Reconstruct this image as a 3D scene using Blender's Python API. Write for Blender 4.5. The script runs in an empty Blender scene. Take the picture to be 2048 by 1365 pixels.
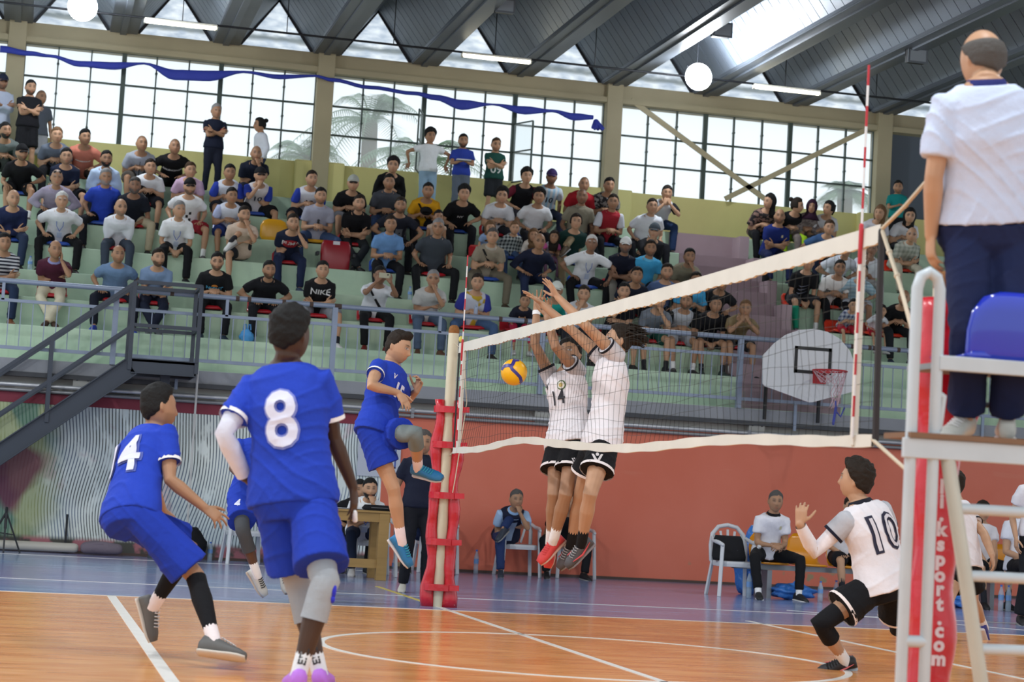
import bpy, bmesh, math, random
import numpy as np
from mathutils import Vector, Matrix
from mathutils.bvhtree import BVHTree
random.seed(7); rng = np.random.default_rng(7)
SC = bpy.context.scene; COL = SC.collection
V = lambda *a: np.array(a, float)
# ------------------------------------------------------------------ camera
CP = V(-3.8454, -13.5267, 1.0629); YAW, PIT, ROL, FP = -0.233353, 0.076088, 0.057109, 4056.7
cy, sy, cp_, sp_ = math.cos(YAW), math.sin(YAW), math.cos(PIT), math.sin(PIT)
CF = V(-sy*cp_, cy*cp_, sp_); _r = V(cy, sy, 0); _u = np.cross(_r, CF)
CR = math.cos(ROL)*_r + math.sin(ROL)*_u; CU = -math.sin(ROL)*_r + math.cos(ROL)*_u
def ray(px, py):
    return CF + (px-1024)/FP*CR - (py-682.5)/FP*CU
def at(px, py, Y=None, Z=None, X=None):
    d = ray(px, py)
    t = (Y-CP[1])/d[1] if Y is not None else (Z-CP[2])/d[2] if Z is not None else (X-CP[0])/d[0]
    return CP + t*d
def pix(P):
    d = np.asarray(P, float)-CP; w = d@CF
    return 1024+FP*(d@CR)/w, 682.5-FP*(d@CU)/w
cam = bpy.data.objects.new('camera', bpy.data.cameras.new('camera')); COL.objects.link(cam)
M = Matrix(((CR[0], CU[0], -CF[0], CP[0]), (CR[1], CU[1], -CF[1], CP[1]), (CR[2], CU[2], -CF[2], CP[2]), (0, 0, 0, 1)))
cam.matrix_world = M; cam.data.sensor_width = 36; cam.data.lens = FP/2048*36; cam.data.clip_end = 400
cam.data.dof.use_dof = True; cam.data.dof.focus_distance = 17.6; cam.data.dof.aperture_fstop = 3.6
SC.camera = cam
# ------------------------------------------------------------------ world, exposure
SC.view_settings.view_transform = 'Standard'; SC.view_settings.look = 'None'
SC.view_settings.exposure = 0.45; SC.view_settings.gamma = 1.0; SC.view_settings.use_curve_mapping = False
W = bpy.data.worlds.new('sky'); SC.world = W; W.use_nodes = True
bg = W.node_tree.nodes['Background']; bg.inputs[0].default_value = (0.86, 0.94, 1.0, 1); bg.inputs[1].default_value = 0.95
def lin(h):
    if not isinstance(h, str): return tuple(h)
    h = h.lstrip('#'); c = [int(h[i:i+2], 16)/255 for i in (0, 2, 4)]
    return tuple(x/12.92 if x <= .04045 else ((x+.055)/1.055)**2.4 for x in c)
# hall floodlights under the roof, over the court and behind the camera's side of the hall
def area(name, loc, tgt, size, power, color=(.97, .98, 1)):
    l = bpy.data.lights.new(name, 'AREA'); l.shape = 'DISK'; l.size = size; l.energy = power; l.color = color
    o = bpy.data.objects.new(name, l); COL.objects.link(o); o.location = loc
    o.rotation_euler = (Vector(tgt)-Vector(loc)).to_track_quat('-Z', 'Y').to_euler(); return o
for i, (x, y) in enumerate([(-7, -4), (0, -6), (7, -4), (-7, 4.5), (0.5, 5.5), (8, 4.5)]):
    area('floodlight_beam', (x, y, 8.6), (x*.6, y*.55, 0), .5, 230)
# ------------------------------------------------------------------ materials
MC = {}
def mat(name, col, rough=.6, metal=0., noise=None, bump=None, coat=0., emit=0., alpha=None, spec=.5):
    key = (name, str(col), rough, metal, noise, bump, coat, emit, alpha)
    if key in MC: return MC[key]
    m = bpy.data.materials.new(name); m.use_nodes = True; nt = m.node_tree; b = nt.nodes['Principled BSDF']
    c = lin(col); b.inputs['Base Color'].default_value = (*c, 1); b.inputs['Roughness'].default_value = rough
    b.inputs['Metallic'].default_value = metal; b.inputs['Coat Weight'].default_value = coat
    b.inputs['Specular IOR Level'].default_value = spec
    tc = nt.nodes.new('ShaderNodeTexCoord')
    if noise:
        sc, amt = noise[:2]; sx, sy_, sz = (noise[2:] + (1, 1, 1))[:3] if len(noise) > 2 else (1, 1, 1)
        mp = nt.nodes.new('ShaderNodeMapping'); mp.inputs['Scale'].default_value = (sx, sy_, sz)
        nt.links.new(tc.outputs['Object'], mp.inputs['Vector'])
        n = nt.nodes.new('ShaderNodeTexNoise'); n.inputs['Scale'].default_value = sc; n.inputs['Detail'].default_value = 5
        nt.links.new(mp.outputs[0], n.inputs['Vector'])
        mx = nt.nodes.new('ShaderNodeMix'); mx.data_type = 'RGBA'
        mx.inputs[6].default_value = (*[x*(1-amt) for x in c], 1); mx.inputs[7].default_value = (*[min(1, x*(1+amt)) for x in c], 1)
        nt.links.new(n.outputs['Fac'], mx.inputs[0]); nt.links.new(mx.outputs[2], b.inputs['Base Color'])
    if bump:
        n2 = nt.nodes.new('ShaderNodeTexNoise'); n2.inputs['Scale'].default_value = bump[0]; n2.inputs['Detail'].default_value = 3
        nt.links.new(tc.outputs['Object'], n2.inputs['Vector'])
        bp = nt.nodes.new('ShaderNodeBump'); bp.inputs['Strength'].default_value = bump[1]; bp.inputs['Distance'].default_value = bump[2] if len(bump) > 2 else .02
        nt.links.new(n2.outputs['Fac'], bp.inputs['Height']); nt.links.new(bp.outputs[0], b.inputs['Normal'])
    if emit:
        b.inputs['Emission Color'].default_value = (*c, 1); b.inputs['Emission Strength'].default_value = emit
    if alpha is not None:
        b.inputs['Alpha'].default_value = alpha
    MC[key] = m; return m
def ramp_mix(nt, fac, a, b):
    mx = nt.nodes.new('ShaderNodeMix'); mx.data_type = 'RGBA'; nt.links.new(fac, mx.inputs[0])
    for i, s in ((6, a), (7, b)):
        if isinstance(s, (tuple, str)): mx.inputs[i].default_value = (*lin(s), 1)
        else: nt.links.new(s, mx.inputs[i])
    return mx.outputs[2]
def mth(nt, op, a, b=0., c=0.):
    n = nt.nodes.new('ShaderNodeMath'); n.operation = op
    for i, s in enumerate((a, b, c)):
        if isinstance(s, (int, float)): n.inputs[i].default_value = s
        else: nt.links.new(s, n.inputs[i])
    return n.outputs[0]
def noise_n(nt, vec, scale, detail=4, sc=(1, 1, 1)):
    mp = nt.nodes.new('ShaderNodeMapping'); mp.inputs['Scale'].default_value = sc; nt.links.new(vec, mp.inputs['Vector'])
    n = nt.nodes.new('ShaderNodeTexNoise'); n.inputs['Scale'].default_value = scale; n.inputs['Detail'].default_value = detail
    nt.links.new(mp.outputs[0], n.inputs['Vector']); return n.outputs['Fac']
def clampr(nt, s, lo, hi):
    n = nt.nodes.new('ShaderNodeMapRange'); n.inputs[1].default_value = lo; n.inputs[2].default_value = hi; nt.links.new(s, n.inputs[0]); return n.outputs[0]
def newmat(name, rough=.6):
    m = bpy.data.materials.new(name); m.use_nodes = True; nt = m.node_tree; b = nt.nodes['Principled BSDF']
    b.inputs['Roughness'].default_value = rough; tc = nt.nodes.new('ShaderNodeTexCoord'); return m, nt, b, tc.outputs['Object']
# ------------------------------------------------------------------ mesh helpers
class Buf:
    def __init__(s): s.v = []; s.f = []; s.n = 0
    def add(s, v, f):
        v = np.asarray(v, float); s.v.append(v); s.f += [tuple(i+s.n for i in q) for q in f]; s.n += len(v)
    def box(s, a, b, M=None):
        (x0, y0, z0), (x1, y1, z1) = a, b
        v = V(*[0]); v = np.array([(x0, y0, z0), (x1, y0, z0), (x1, y1, z0), (x0, y1, z0), (x0, y0, z1), (x1, y0, z1), (x1, y1, z1), (x0, y1, z1)], float)
        s.add(v, [(0, 3, 2, 1), (4, 5, 6, 7), (0, 1, 5, 4), (1, 2, 6, 5), (2, 3, 7, 6), (3, 0, 4, 7)])
    def bar(s, p, q, w, h=None, up=(0, 0, 1)):
        p, q = np.array(p, float), np.array(q, float); h = h or w; d = (q-p)/np.linalg.norm(q-p)
        a = np.cross(d, up)
        if np.linalg.norm(a) < 1e-4: a = np.cross(d, (0, 1, 0))
        a /= np.linalg.norm(a); b = np.cross(a, d)
        v = [P+sx*a*w/2+sz*b*h/2 for P in (p, q) for sx, sz in ((-1, -1), (1, -1), (1, 1), (-1, 1))]
        s.add(v, [(0, 1, 2, 3), (7, 6, 5, 4), (0, 4, 5, 1), (1, 5, 6, 2), (2, 6, 7, 3), (3, 7, 4, 0)])
    def tube(s, pts, rad, seg=8, cap=True, flat=1., side=None):
        pts = [np.array(p, float) for p in pts]; n = len(pts)
        if np.isscalar(rad): rad = [rad]*n
        T = []
        for i in range(n):
            t = (pts[min(i+1, n-1)]-pts[i]); t = t/(np.linalg.norm(t)+1e-9)
            t0 = pts[i]-pts[max(i-1, 0)]; t0 = t0/(np.linalg.norm(t0)+1e-9)
            tt = t+t0; T.append(tt/(np.linalg.norm(tt)+1e-9))
        a = np.array(side, float) if side is not None else (V(0, 0, 1) if abs(T[0][2]) < .9 else V(0, 1, 0))
        rings = []; ds = []; rs = []
        for i in range(n):
            a = a-T[i]*(a@T[i]); a = a/(np.linalg.norm(a)+1e-9); b = np.cross(T[i], a)
            if cap is True and i == 0 or cap == 's' and i == 0:
                for k, e in ((-.85, .5), (-.5, .85)): rings.append((pts[0]+T[0]*rad[0]*k, a, b, rad[0]*e))
            rings.append((pts[i], a, b, rad[i]))
            if cap is True and i == n-1:
                for k, e in ((.5, .85), (.85, .5)): rings.append((pts[i]+T[i]*rad[i]*k, a, b, rad[i]*e))
        v = []; m = len(rings)
        for c, a_, b_, r in rings:
            for k in range(seg):
                w = 2*math.pi*k/seg; v.append(c+a_*math.cos(w)*r+b_*math.sin(w)*r*flat)
        f = [(i*seg+k, i*seg+(k+1) % seg, (i+1)*seg+(k+1) % seg, (i+1)*seg+k) for i in range(m-1) for k in range(seg)]
        if cap: f += [tuple(range(seg-1, -1, -1)), tuple((m-1)*seg+k for k in range(seg))]
        s.add(v, f)
    def rings(s, R, seg=16, cap=True, p=2.):
        """R: list of (centre, u axis, v axis, ru, rv)"""
        v = []
        for c, u, w, ru, rv in R:
            for k in range(seg):
                a = 2*math.pi*k/seg; ca, sa = math.cos(a), math.sin(a)
                q = (abs(ca)**p+abs(sa)**p)**(-1/p)
                v.append(np.asarray(c)+u*ca*ru*q+w*sa*rv*q)
        m = len(R)
        f = [(i*seg+k, i*seg+(k+1) % seg, (i+1)*seg+(k+1) % seg, (i+1)*seg+k) for i in range(m-1) for k in range(seg)]
        if cap: f += [tuple(range(seg-1, -1, -1)), tuple((m-1)*seg+k for k in range(seg))]
        s.add(v, f)
    def ball(s, c, r, seg=12, rows=8):
        c = np.array(c, float); r = np.array([r]*3 if np.isscalar(r) else r, float)
        v = [c+r*V(0, 0, 1)]
        for i in range(1, rows):
            t = math.pi*i/rows
            for k in range(seg):
                w = 2*math.pi*k/seg; v.append(c+r*V(math.sin(t)*math.cos(w), math.sin(t)*math.sin(w), math.cos(t)))
        v.append(c-r*V(0, 0, 1)); f = []
        for k in range(seg): f.append((0, 1+k, 1+(k+1) % seg)); f.append((len(v)-1, 1+(rows-2)*seg+(k+1) % seg, 1+(rows-2)*seg+k))
        for i in range(rows-2):
            for k in range(seg): f.append((1+i*seg+k, 1+(i+1)*seg+k, 1+(i+1)*seg+(k+1) % seg, 1+i*seg+(k+1) % seg))
        s.add(v, f)
    def lathe(s, c, prof, seg=16):
        c = np.array(c, float); s.rings([(c+V(0, 0, z), V(1, 0, 0), V(0, 1, 0), r, r) for r, z in prof], seg)
    def mesh(s, name):
        me = bpy.data.meshes.new(name); vv = np.concatenate(s.v) if s.v else np.zeros((0, 3))
        me.from_pydata(vv.tolist(), [], s.f); me.update(); return me
def link(name, me, m=None, parent=None, smooth=False, loc=None):
    o = bpy.data.objects.new(name, me); COL.objects.link(o)
    if parent is not None: o.parent = parent
    if m is not None and me is not None: me.materials.clear(); me.materials.append(m)
    if smooth and me is not None: me.polygons.foreach_set('use_smooth', [True]*len(me.polygons))
    if loc is not None: o.location = loc
    return o
def part(name, buf, m, parent=None, smooth=False, loc=None, bevel=0):
    o = link(name, buf.mesh(name), m, parent, smooth, loc)
    if bevel: bv = o.modifiers.new('b', 'BEVEL'); bv.width = bevel; bv.segments = 2; bv.limit_method = 'ANGLE'
    return o
def tag(o, label, cat, group=None):
    o['label'] = label; o['category'] = cat
    if group: o['group'] = group
    return o
def thing(name, label, cat, loc=(0, 0, 0), group=None):
    o = bpy.data.objects.new(name, None); COL.objects.link(o); o.location = loc; o.empty_display_size = .1
    return tag(o, label, cat, group)
def struct(name, buf=None, m=None, **k):
    o = part(name, buf, m, **k) if buf is not None else link(name, None)
    o['kind'] = 'structure'; return o
def inst(src, parent=None, loc=None, name=None):
    o = src.copy(); COL.objects.link(o)
    o.parent = parent
    if loc is not None: o.location = loc
    return o
def BX(a, b):
    B = Buf(); B.box(a, b); return B
def TB(p, r, seg=8, **k):
    B = Buf(); B.tube(p, r, seg, **k); return B
# ================================================================== STRUCTURE
YW = 13.4; XL, XR = -7.0, 14.0
LY = [14.0+.75*i for i in range(7)]; LZ = [2.95+.44*i for i in range(7)]
YB = 20.0; ZP = 6.42; ZBM = 7.93; ZBT = 8.27
# ---- floor
m, nt, b, ob = newmat('court_floor', .2)
sep = nt.nodes.new('ShaderNodeSeparateXYZ'); nt.links.new(ob, sep.inputs[0])
n1 = noise_n(nt, ob, 1.1, 6, (1, 3.2, 1)); n2 = noise_n(nt, ob, 7, 5, (.35, 3, 1)); n3 = noise_n(nt, ob, .45, 2)
o1 = ramp_mix(nt, clampr(nt, n1, .35, .65), '#d5853f', '#e9a560')
o2 = ramp_mix(nt, mth(nt, 'MULTIPLY', clampr(nt, n2, .5, .75), .5), o1, '#f0bb88')
b1 = ramp_mix(nt, clampr(nt, n1, .35, .7), '#6a82b0', '#93a8ca')
b2 = ramp_mix(nt, mth(nt, 'MULTIPLY', clampr(nt, n3, .4, .6), .45), b1, '#977fa6')
far = mth(nt, 'GREATER_THAN', sep.outputs[1], 4.53)
cfl = ramp_mix(nt, far, o2, b2); nt.links.new(cfl, b.inputs['Base Color'])
rr = mth(nt, 'MULTIPLY_ADD', n2, .16, .10); nt.links.new(rr, b.inputs['Roughness'])
bp = nt.nodes.new('ShaderNodeBump'); bp.inputs['Strength'].default_value = .06; bp.inputs['Distance'].default_value = .02
nt.links.new(noise_n(nt, ob, 1.6, 3, (1, 2.5, 1)), bp.inputs['Height']); nt.links.new(bp.outputs[0], b.inputs['Normal'])
floor = struct('floor', BX((-14, -20, -.2), (20, YW+.2, 0)), m)
wl = mat('white_line', '#d9d6cf', .45, noise=(6, .12)); yl = mat('yellow_line', '#c8b45a', .5)
def line(p, q, w=.05, mm=wl):
    B = Buf(); p, q = V(*p), V(*q); B.bar((p[0], p[1], .0015), (q[0], q[1], .0015), w, .003); part('court_line', B, mm, floor)
line((-9, 4.5), (9, 4.5), .04); line((0, -7), (0, 5.2)); line((0, 5.2), (0, 8.3), .05, yl); line((-3, -7), (-3, 4.5), .075); line((3, -7), (3, 4.5), .05)
h = at(683, 1187, Z=0)[1]; line((-9, h), (11, h), .035); h = at(470, 1130, Z=0)[1]; line((-9, h), (1.0, h), .03)
line((4.3, 7.2), (9.5, 2.2), .03); line((3, 4.5), (3, 4.9), .05)
B = Buf(); N = 96
for r0, r1 in ((1.775, 1.825),):
    v = [(r*math.cos(2*math.pi*i/N), r*math.sin(2*math.pi*i/N), z) for i in range(N) for r, z in ((r0, 0), (r0, .003), (r1, .003), (r1, 0))]
    f = [(4*i+k, 4*((i+1) % N)+k, 4*((i+1) % N)+k+1, 4*i+k+1) for i in range(N) for k in range(3)]
    B.add(v, f)
part('centre_circle_line', B, wl, floor)
# ---- lower wall: mural (left) and orange (right)
XO = at(757, 1050, Y=YW)[0]
m, nt, b, ob = newmat('striped_mural', .75)
sep = nt.nodes.new('ShaderNodeSeparateXYZ'); nt.links.new(ob, sep.inputs[0])
wob = noise_n(nt, ob, .7, 1, (.6, 1, .8))
xx = mth(nt, 'MULTIPLY_ADD', clampr(nt, wob, .3, .75), .30, sep.outputs[0])
st = mth(nt, 'SINE', mth(nt, 'MULTIPLY', xx, 2*math.pi/.041))
gap = noise_n(nt, ob, 5, 3, (1, 1, .6))
stm = mth(nt, 'MULTIPLY', clampr(nt, st, .35, .75), clampr(nt, gap, .33, .45))
dark = ramp_mix(nt, clampr(nt, noise_n(nt, ob, .9, 2), .42, .58), '#3a423f', '#6f8198')
base = ramp_mix(nt, clampr(nt, noise_n(nt, ob, .7, 3), .4, .62), '#e4ebe6', '#d2dfe2')
pk = ramp_mix(nt, mth(nt, 'MULTIPLY', clampr(nt, noise_n(nt, ob, 2.3, 4), .6, .68), .45), base, '#c98fa0')
c1 = ramp_mix(nt, stm, pk, dark)
xl = at(25, 860, Y=YW)[0]
gm = clampr(nt, mth(nt, 'ADD', sep.outputs[0], mth(nt, 'MULTIPLY', noise_n(nt, ob, 1.3, 3), .5)), xl+.95, xl+.6)
gcol = ramp_mix(nt, clampr(nt, noise_n(nt, ob, 1.6, 2), .45, .55), '#4f7f62', '#a9b47a')
c2 = ramp_mix(nt, mth(nt, 'MULTIPLY', gm, .8), c1, gcol)
# magenta creature-like swirl at the left
n8 = noise_n(nt, ob, 1.1, 1)
c3 = ramp_mix(nt, mth(nt, 'MULTIPLY', mth(nt, 'MULTIPLY', clampr(nt, n8, .55, .6), gm), .8), c2, '#7c2a52')
low = clampr(nt, sep.outputs[2], .22, .16)
c4 = ramp_mix(nt, low, c3, ramp_mix(nt, clampr(nt, noise_n(nt, ob, 4, 4), .5, .6), '#4b4a44', '#a96a72'))
nt.links.new(c4, b.inputs['Base Color'])
B = BX((XL, YW, 0), (XO, YW+.12, 1.9)); struct('wall_back_mural', B, m)
struct('trim_red_band', BX((XL, YW-.01, 1.9), (XO, YW+.12, 2.06)), mat('dark_red_paint', '#7e2338', .6, noise=(5, .15)))
m, nt, b, ob = newmat('orange_paint', .62)
c = ramp_mix(nt, clampr(nt, noise_n(nt, ob, .8, 6), .3, .7), '#cf6a50', '#d97860')
sep = nt.nodes.new('ShaderNodeSeparateXYZ'); nt.links.new(ob, sep.inputs[0])
chip = mth(nt, 'MULTIPLY', clampr(nt, noise_n(nt, ob, 3.1, 3), .63, .66), clampr(nt, sep.outputs[2], .32, .18))
c = ramp_mix(nt, chip, c, '#a08d6c'); c = ramp_mix(nt, mth(nt, 'MULTIPLY', clampr(nt, noise_n(nt, ob, 6, 2, (.2, 1, 1)), .7, .75), .2), c, '#d98a70')
nt.links.new(c, b.inputs['Base Color'])
struct('wall_back_orange', BX((XO, YW, 0), (XR, YW+.12, 2.1)), m)
struct('baseboard_back', BX((XL, YW-.015, 0), (XR, YW, .035)), mat('dark_joint', '#55453e', .8))
# ---- stand edge, recess and pipes
conc = mat('grey_concrete', '#8e9298', .8, noise=(2.2, .22), bump=(14, .2)); lconc = mat('pale_concrete', '#a5a6a2', .85, noise=(1.2, .25, 1, 1, 3))
struct('wall_recess', BX((XL, YW+.12, 1.9), (XR, YW+.3, 2.42)), lconc)
struct('trim_slab_edge', BX((XL, YW-.02, 2.30), (XR, LY[0], 2.47)), conc)
struct('trim_steel_lip', BX((XL, YW-.05, 2.24), (XR, YW+.1, 2.30)), mat('dark_steel', '#3d4045', .5, .3))
wp = mat('white_pipe', '#b9bcc0', .35, .4, noise=(9, .15))
t = thing('ledge_pipe', 'upper whitish conduit pipe running along the wall below the stands', 'pipe', (0, 0, 0)); part('pipe', TB([(XL, YW-.06, 2.13), (XR, YW-.06, 2.13)], .028), wp, t, True)
for i in range(8): part('clip', BX((XL+1+2.4*i, YW-.1, 2.095), (XL+1.04+2.4*i, YW-.022, 2.165)), conc, t)
t = thing('ledge_pipe', 'lower grey conduit pipe running along the top edge of the painted wall', 'pipe', (0, 0, 0)); part('pipe', TB([(XL, YW-.05, 2.06), (XR, YW-.05, 2.06)], .025), mat('grey_pipe', '#8b8d90', .4, .4), t, True)
for i in range(8): part('clip', BX((XL+1+2.4*i, YW-.09, 2.03), (XL+1.04+2.4*i, YW-.022, 2.09)), conc, t)
for i in range(6): # bolted wall brackets in the recess
    x = at(1513, 860, Y=YW)[0]+3.1*(i-3)
    o = struct('trim_bracket', BX((x-.12, YW-.02, 2.06), (x+.12, YW+.13, 2.3)), lconc)
    for dx in (-.07, .07):
        for z in (2.14, 2.24): part('bolt', TB([(x+dx, YW-.03, z), (x+dx, YW, z)], .012, 6), mat('bolt_steel', '#4a4c50', .4, .8), o)
# ---- tiers
m, nt, b, ob = newmat('mint_concrete', .7)
gr = clampr(nt, noise_n(nt, ob, .9, 6, (1, 1, 2.2)), .3, .7)
cm = ramp_mix(nt, gr, '#a8c3ac', '#c8dfc4'); cm = ramp_mix(nt, mth(nt, 'MULTIPLY', clampr(nt, noise_n(nt, ob, 2.4, 5, (1, 1, .35)), .58, .72), .4), cm, '#8fa596')
nt.links.new(cm, b.inputs['Base Color']); mint = m
mauve = mat('mauve_concrete', '#98848a', .8, noise=(1.6, .2)); yel = mat('yellow_paint', '#d3cb88', .7, noise=(1.1, .16))
XS0 = [at(1467, 758, Y=14)[0]]; XE = at(1335, 468, Y=18.5)[0]
st0, st1 = 6.0, 7.5
struct('trim_walkway', BX((XL, YW, 2.42), (XR, LY[0]+.05, 2.475)), mint)
def Lx(i): return 6.05+.05*i      # left block right end
for i in range(7):
    z0 = 2.2 if i == 0 else LZ[i-1]-.02
    y1 = LY[i+1]+.02 if i < 6 else YB+.1
    struct('trim_tier_left', BX((XL, LY[i], z0), (Lx(i), y1, LZ[i])), mint, bevel=.012)
    struct('trim_tier_right', BX((st1+.02*i, LY[i], z0), (XR, y1, LZ[i])), mint, bevel=.012)
    # aisle steps, half the rise of a tier
    struct('trim_aisle_step', BX((Lx(i), LY[i], z0-.02), (st1+.02*i, y1, LZ[i])), mauve)
    if i < 6: struct('trim_aisle_step', BX((Lx(i), LY[i]-.37, z0-.02), (st1+.02*i, LY[i]+.01, LZ[i]-.22)), mauve)
    if i > 0: struct('trim_aisle_curb', BX((st1+.02*i-.16, LY[i]-.38, z0), (st1+.02*i, LY[i]+.01, LZ[i]-.02)), mat('mauve_curb', '#a8949a', .8, noise=(2, .2)))
# ---- parapet + windows wall
struct('wall_parapet', BX((XL, YB-.05, LZ[6]-.3), (XR, YB+.2, ZP)), yel)
colx = [0.63+5.03*k for k in (-2, -1, 0, 1, 2)]
beige = mat('beige_paint', '#a39a7c', .7, noise=(1.5, .14))
for x in colx:
    struct('trim_column', BX((x-.14, YB-.22, LZ[6]), (x+.14, YB+.12, 8.32)), beige, bevel=.01)
    struct('trim_column_base', BX((x-.42, YB-.16, LZ[6]), (x+.42, YB-.04, ZP+.02)), yel, bevel=.03)
struct('trim_beam', BX((XL, YB-.1, ZBM), (XR, YB+.2, ZBT)), beige)
struct('trim_beam_lip', BX((XL, YB-.2, ZBM), (XR, YB-.1, ZBM+.09)), beige)
gsteel = mat('green_grey_steel', '#3e4c46', .5, .2)
m, nt, b, ob = newmat('frosted_glass', .3)
nt.nodes.remove(b); out = [n for n in nt.nodes if n.type == 'OUTPUT_MATERIAL'][0]
tr = nt.nodes.new('ShaderNodeBsdfTranslucent'); tr.inputs[0].default_value = (.93, .97, 1, 1)
tp = nt.nodes.new('ShaderNodeBsdfTransparent'); tp.inputs[0].default_value = (.99, 1, 1, 1)
mx = nt.nodes.new('ShaderNodeMixShader'); mx.inputs[0].default_value = .85; nt.links.new(tr.outputs[0], mx.inputs[1]); nt.links.new(tp.outputs[0], mx.inputs[2]); nt.links.new(mx.outputs[0], out.inputs[0]); frost = m
rowz = [ZP-.02, 6.92, 7.41, ZBM+.01]
wn = 0
pane_src = {}
for k in range(4):
    x0, x1 = colx[k]+.14, colx[k+1]-.14
    W_ = struct('window_%d' % (k+1)); W_.location = (x0, YB, 0); pw = (x1-x0)/9
    for j in range(10):
        th = j % 3 == 0 and 0 < j < 9
        w = .075 if th else .022
        part('mullion', BX((j*pw-w/2, -.04, ZP-.02), (j*pw+w/2, .03, ZBM)), gsteel, W_)
        if not th and j not in (0, 9):
            for z in (6.65, 6.92, 7.16, 7.41, 7.65): part('bar_clip', BX((j*pw-.02, -.045, z-.012), (j*pw+.02, .03, z+.012)), gsteel, W_)
    for z in rowz: part('transom', BX((0, -.03, z-.014), (x1-x0, .02, z+.014)), gsteel, W_)
    for r in range(3):
        for j in range(9):
            if k == 2 and r < 2 and j in (3, 5): continue
            if r not in pane_src: pane_src[r] = BX((.0, 0, rowz[r]), (pw, .006, rowz[r+1])).mesh('pane'); pane_src[r].materials.append(frost)
            link('pane', pane_src[r], None, W_).location = (j*pw, 0, 0)
    if k == 2: # two opened casements
        for j, hx, a in ((3, 3, -1.9), (5, 6, -2.15)):
            C_ = bpy.data.objects.new('casement', None); COL.objects.link(C_); C_.parent = W_
            C_.location = (hx*pw, -.03, 0)
            B = Buf(); zz0, zz1 = ZP-.02, 7.41
            for xx_ in (0, pw): B.bar((xx_, 0, zz0), (xx_, 0, zz1), .025)
            for z in (zz0, 6.92, zz1): B.bar((0, 0, z), (pw, 0, z), .022)
            part('casement_frame', B, gsteel, C_); part('pane', BX((.01, -.003, zz0), (pw-.01, .003, zz1)), frost, C_)
            C_.rotation_euler = (0, 0, a if j == 3 else -1.15)
# last bay: corrugated grey screen behind
B = Buf(); x = colx[4]+.14
while x < XR:
    B.box((x, YB+.02, LZ[6]), (x+.1, YB+.06, ZBM)); x += .16
part_ = struct('wall_right_bay', BX((colx[4]+.14, YB+.05, LZ[6]), (XR, YB+.12, ZBM)), mat('grey_screen', '#4d5762', .6))
# beige braces of bay 3
brm = mat('brace_beige', '#a99f7f', .6)
for p, q in (((1262, 200), (1535, 402)), ((1728, 262), (1450, 398))):
    a_, b_ = at(*p, Y=YB-.16), at(*q, Y=YB-.16); B = Buf(); B.bar(a_, b_, .03, .09, up=(0, 0, 1)); o = struct('trim_window_brace', B, brm)
# ---- roof: folded plate
FW = 5.03/3; tw = .44; zt = 8.27; zp = 9.12; Y0r, Y1r = -8.0, YB+.1
met = mat('roof_panel_grey', '#7c8794', .45, .25, noise=(1.3, .25)); met2 = mat('trough_grey', '#5c636c', .4, .35, noise=(1.1, .25, 1, .2, 1))
ceil = struct('ceiling')
pc = 0; rest = Buf(); x = colx[0]-.22-FW/2-.0
sw = .30
k = 0; panels = []
for f in range(-4, 15):
    xc = 0.63+FW*f+FW/2+.0      # a peak
    xa, xb = xc-(FW-tw)/2, xc+(FW-tw)/2
    # trough (right of this peak)
    B = Buf(); B.box((xb, Y0r, zt-.02), (xb+tw, Y1r, zt+.02)); B.box((xb-.01, Y0r, zt), (xb+.02, Y1r, zt+.1)); B.box((xb+tw-.02, Y0r, zt), (xb+tw+.01, Y1r, zt+.1)); B.box((xb+.16, Y0r, zt-.05), (xb+.26, Y1r, zt-.01))
    part('gutter_trough', B, met2, ceil)
    for s_, (xs, xe) in enumerate(((xa, xc), (xb, xc))):
        y = Y1r
        while y > Y0r:
            y2 = y-sw+.018
            v = [(xs, y, zt+.04), (xe, y, zp), (xe, y2, zp), (xs, y2, zt+.04)]; v += [(a, b_, c_+.03) for a, b_, c_ in v]
            fcs = [(0, 1, 2, 3), (7, 6, 5, 4), (0, 4, 5, 1), (1, 5, 6, 2), (2, 6, 7, 3), (3, 7, 4, 0)]
            panels.append((math.dist((xc, y, zt), CP), s_, xc, y, v, fcs, s_ == 0)); y -= sw
    B = Buf()
    for s_, (xs, xe) in enumerate(((xa, xc), (xb, xc))):
        v = [(xs, Y1r, zt+.06), (xe, Y1r, zp+.02), (xe, Y0r, zp+.02), (xs, Y0r, zt+.06)]; v += [(a, b_, c_+.02) for a, b_, c_ in v]
        B.add(v, [(0, 1, 2, 3), (7, 6, 5, 4), (0, 4, 5, 1), (1, 5, 6, 2), (2, 6, 7, 3), (3, 7, 4, 0)])
    part('roof_backing', B, mat('black_joint', '#1d2024', .8), ceil)
def inview(P):
    x_, y_ = pix(P); d = (np.array(P)-CP)@CF
    return d > 3 and -60 < x_ < 2110 and -60 < y_ < 1400
vis = [p for p in panels if inview((p[2]+(-.3 if p[1] == 0 else .3), p[3]-.15, 8.7))]
vis.sort(key=lambda p: p[0]); take = vis[:300]; tid = {id(p) for p in take}
for p in take:
    B = Buf(); B.add(p[4], p[5]); part('roof_panel', B, met, ceil)
for p in panels:
    if id(p) not in tid: rest.add(p[4], p[5])
part('roof_panel', rest, met, ceil)['kind'] = 'stuff'
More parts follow.
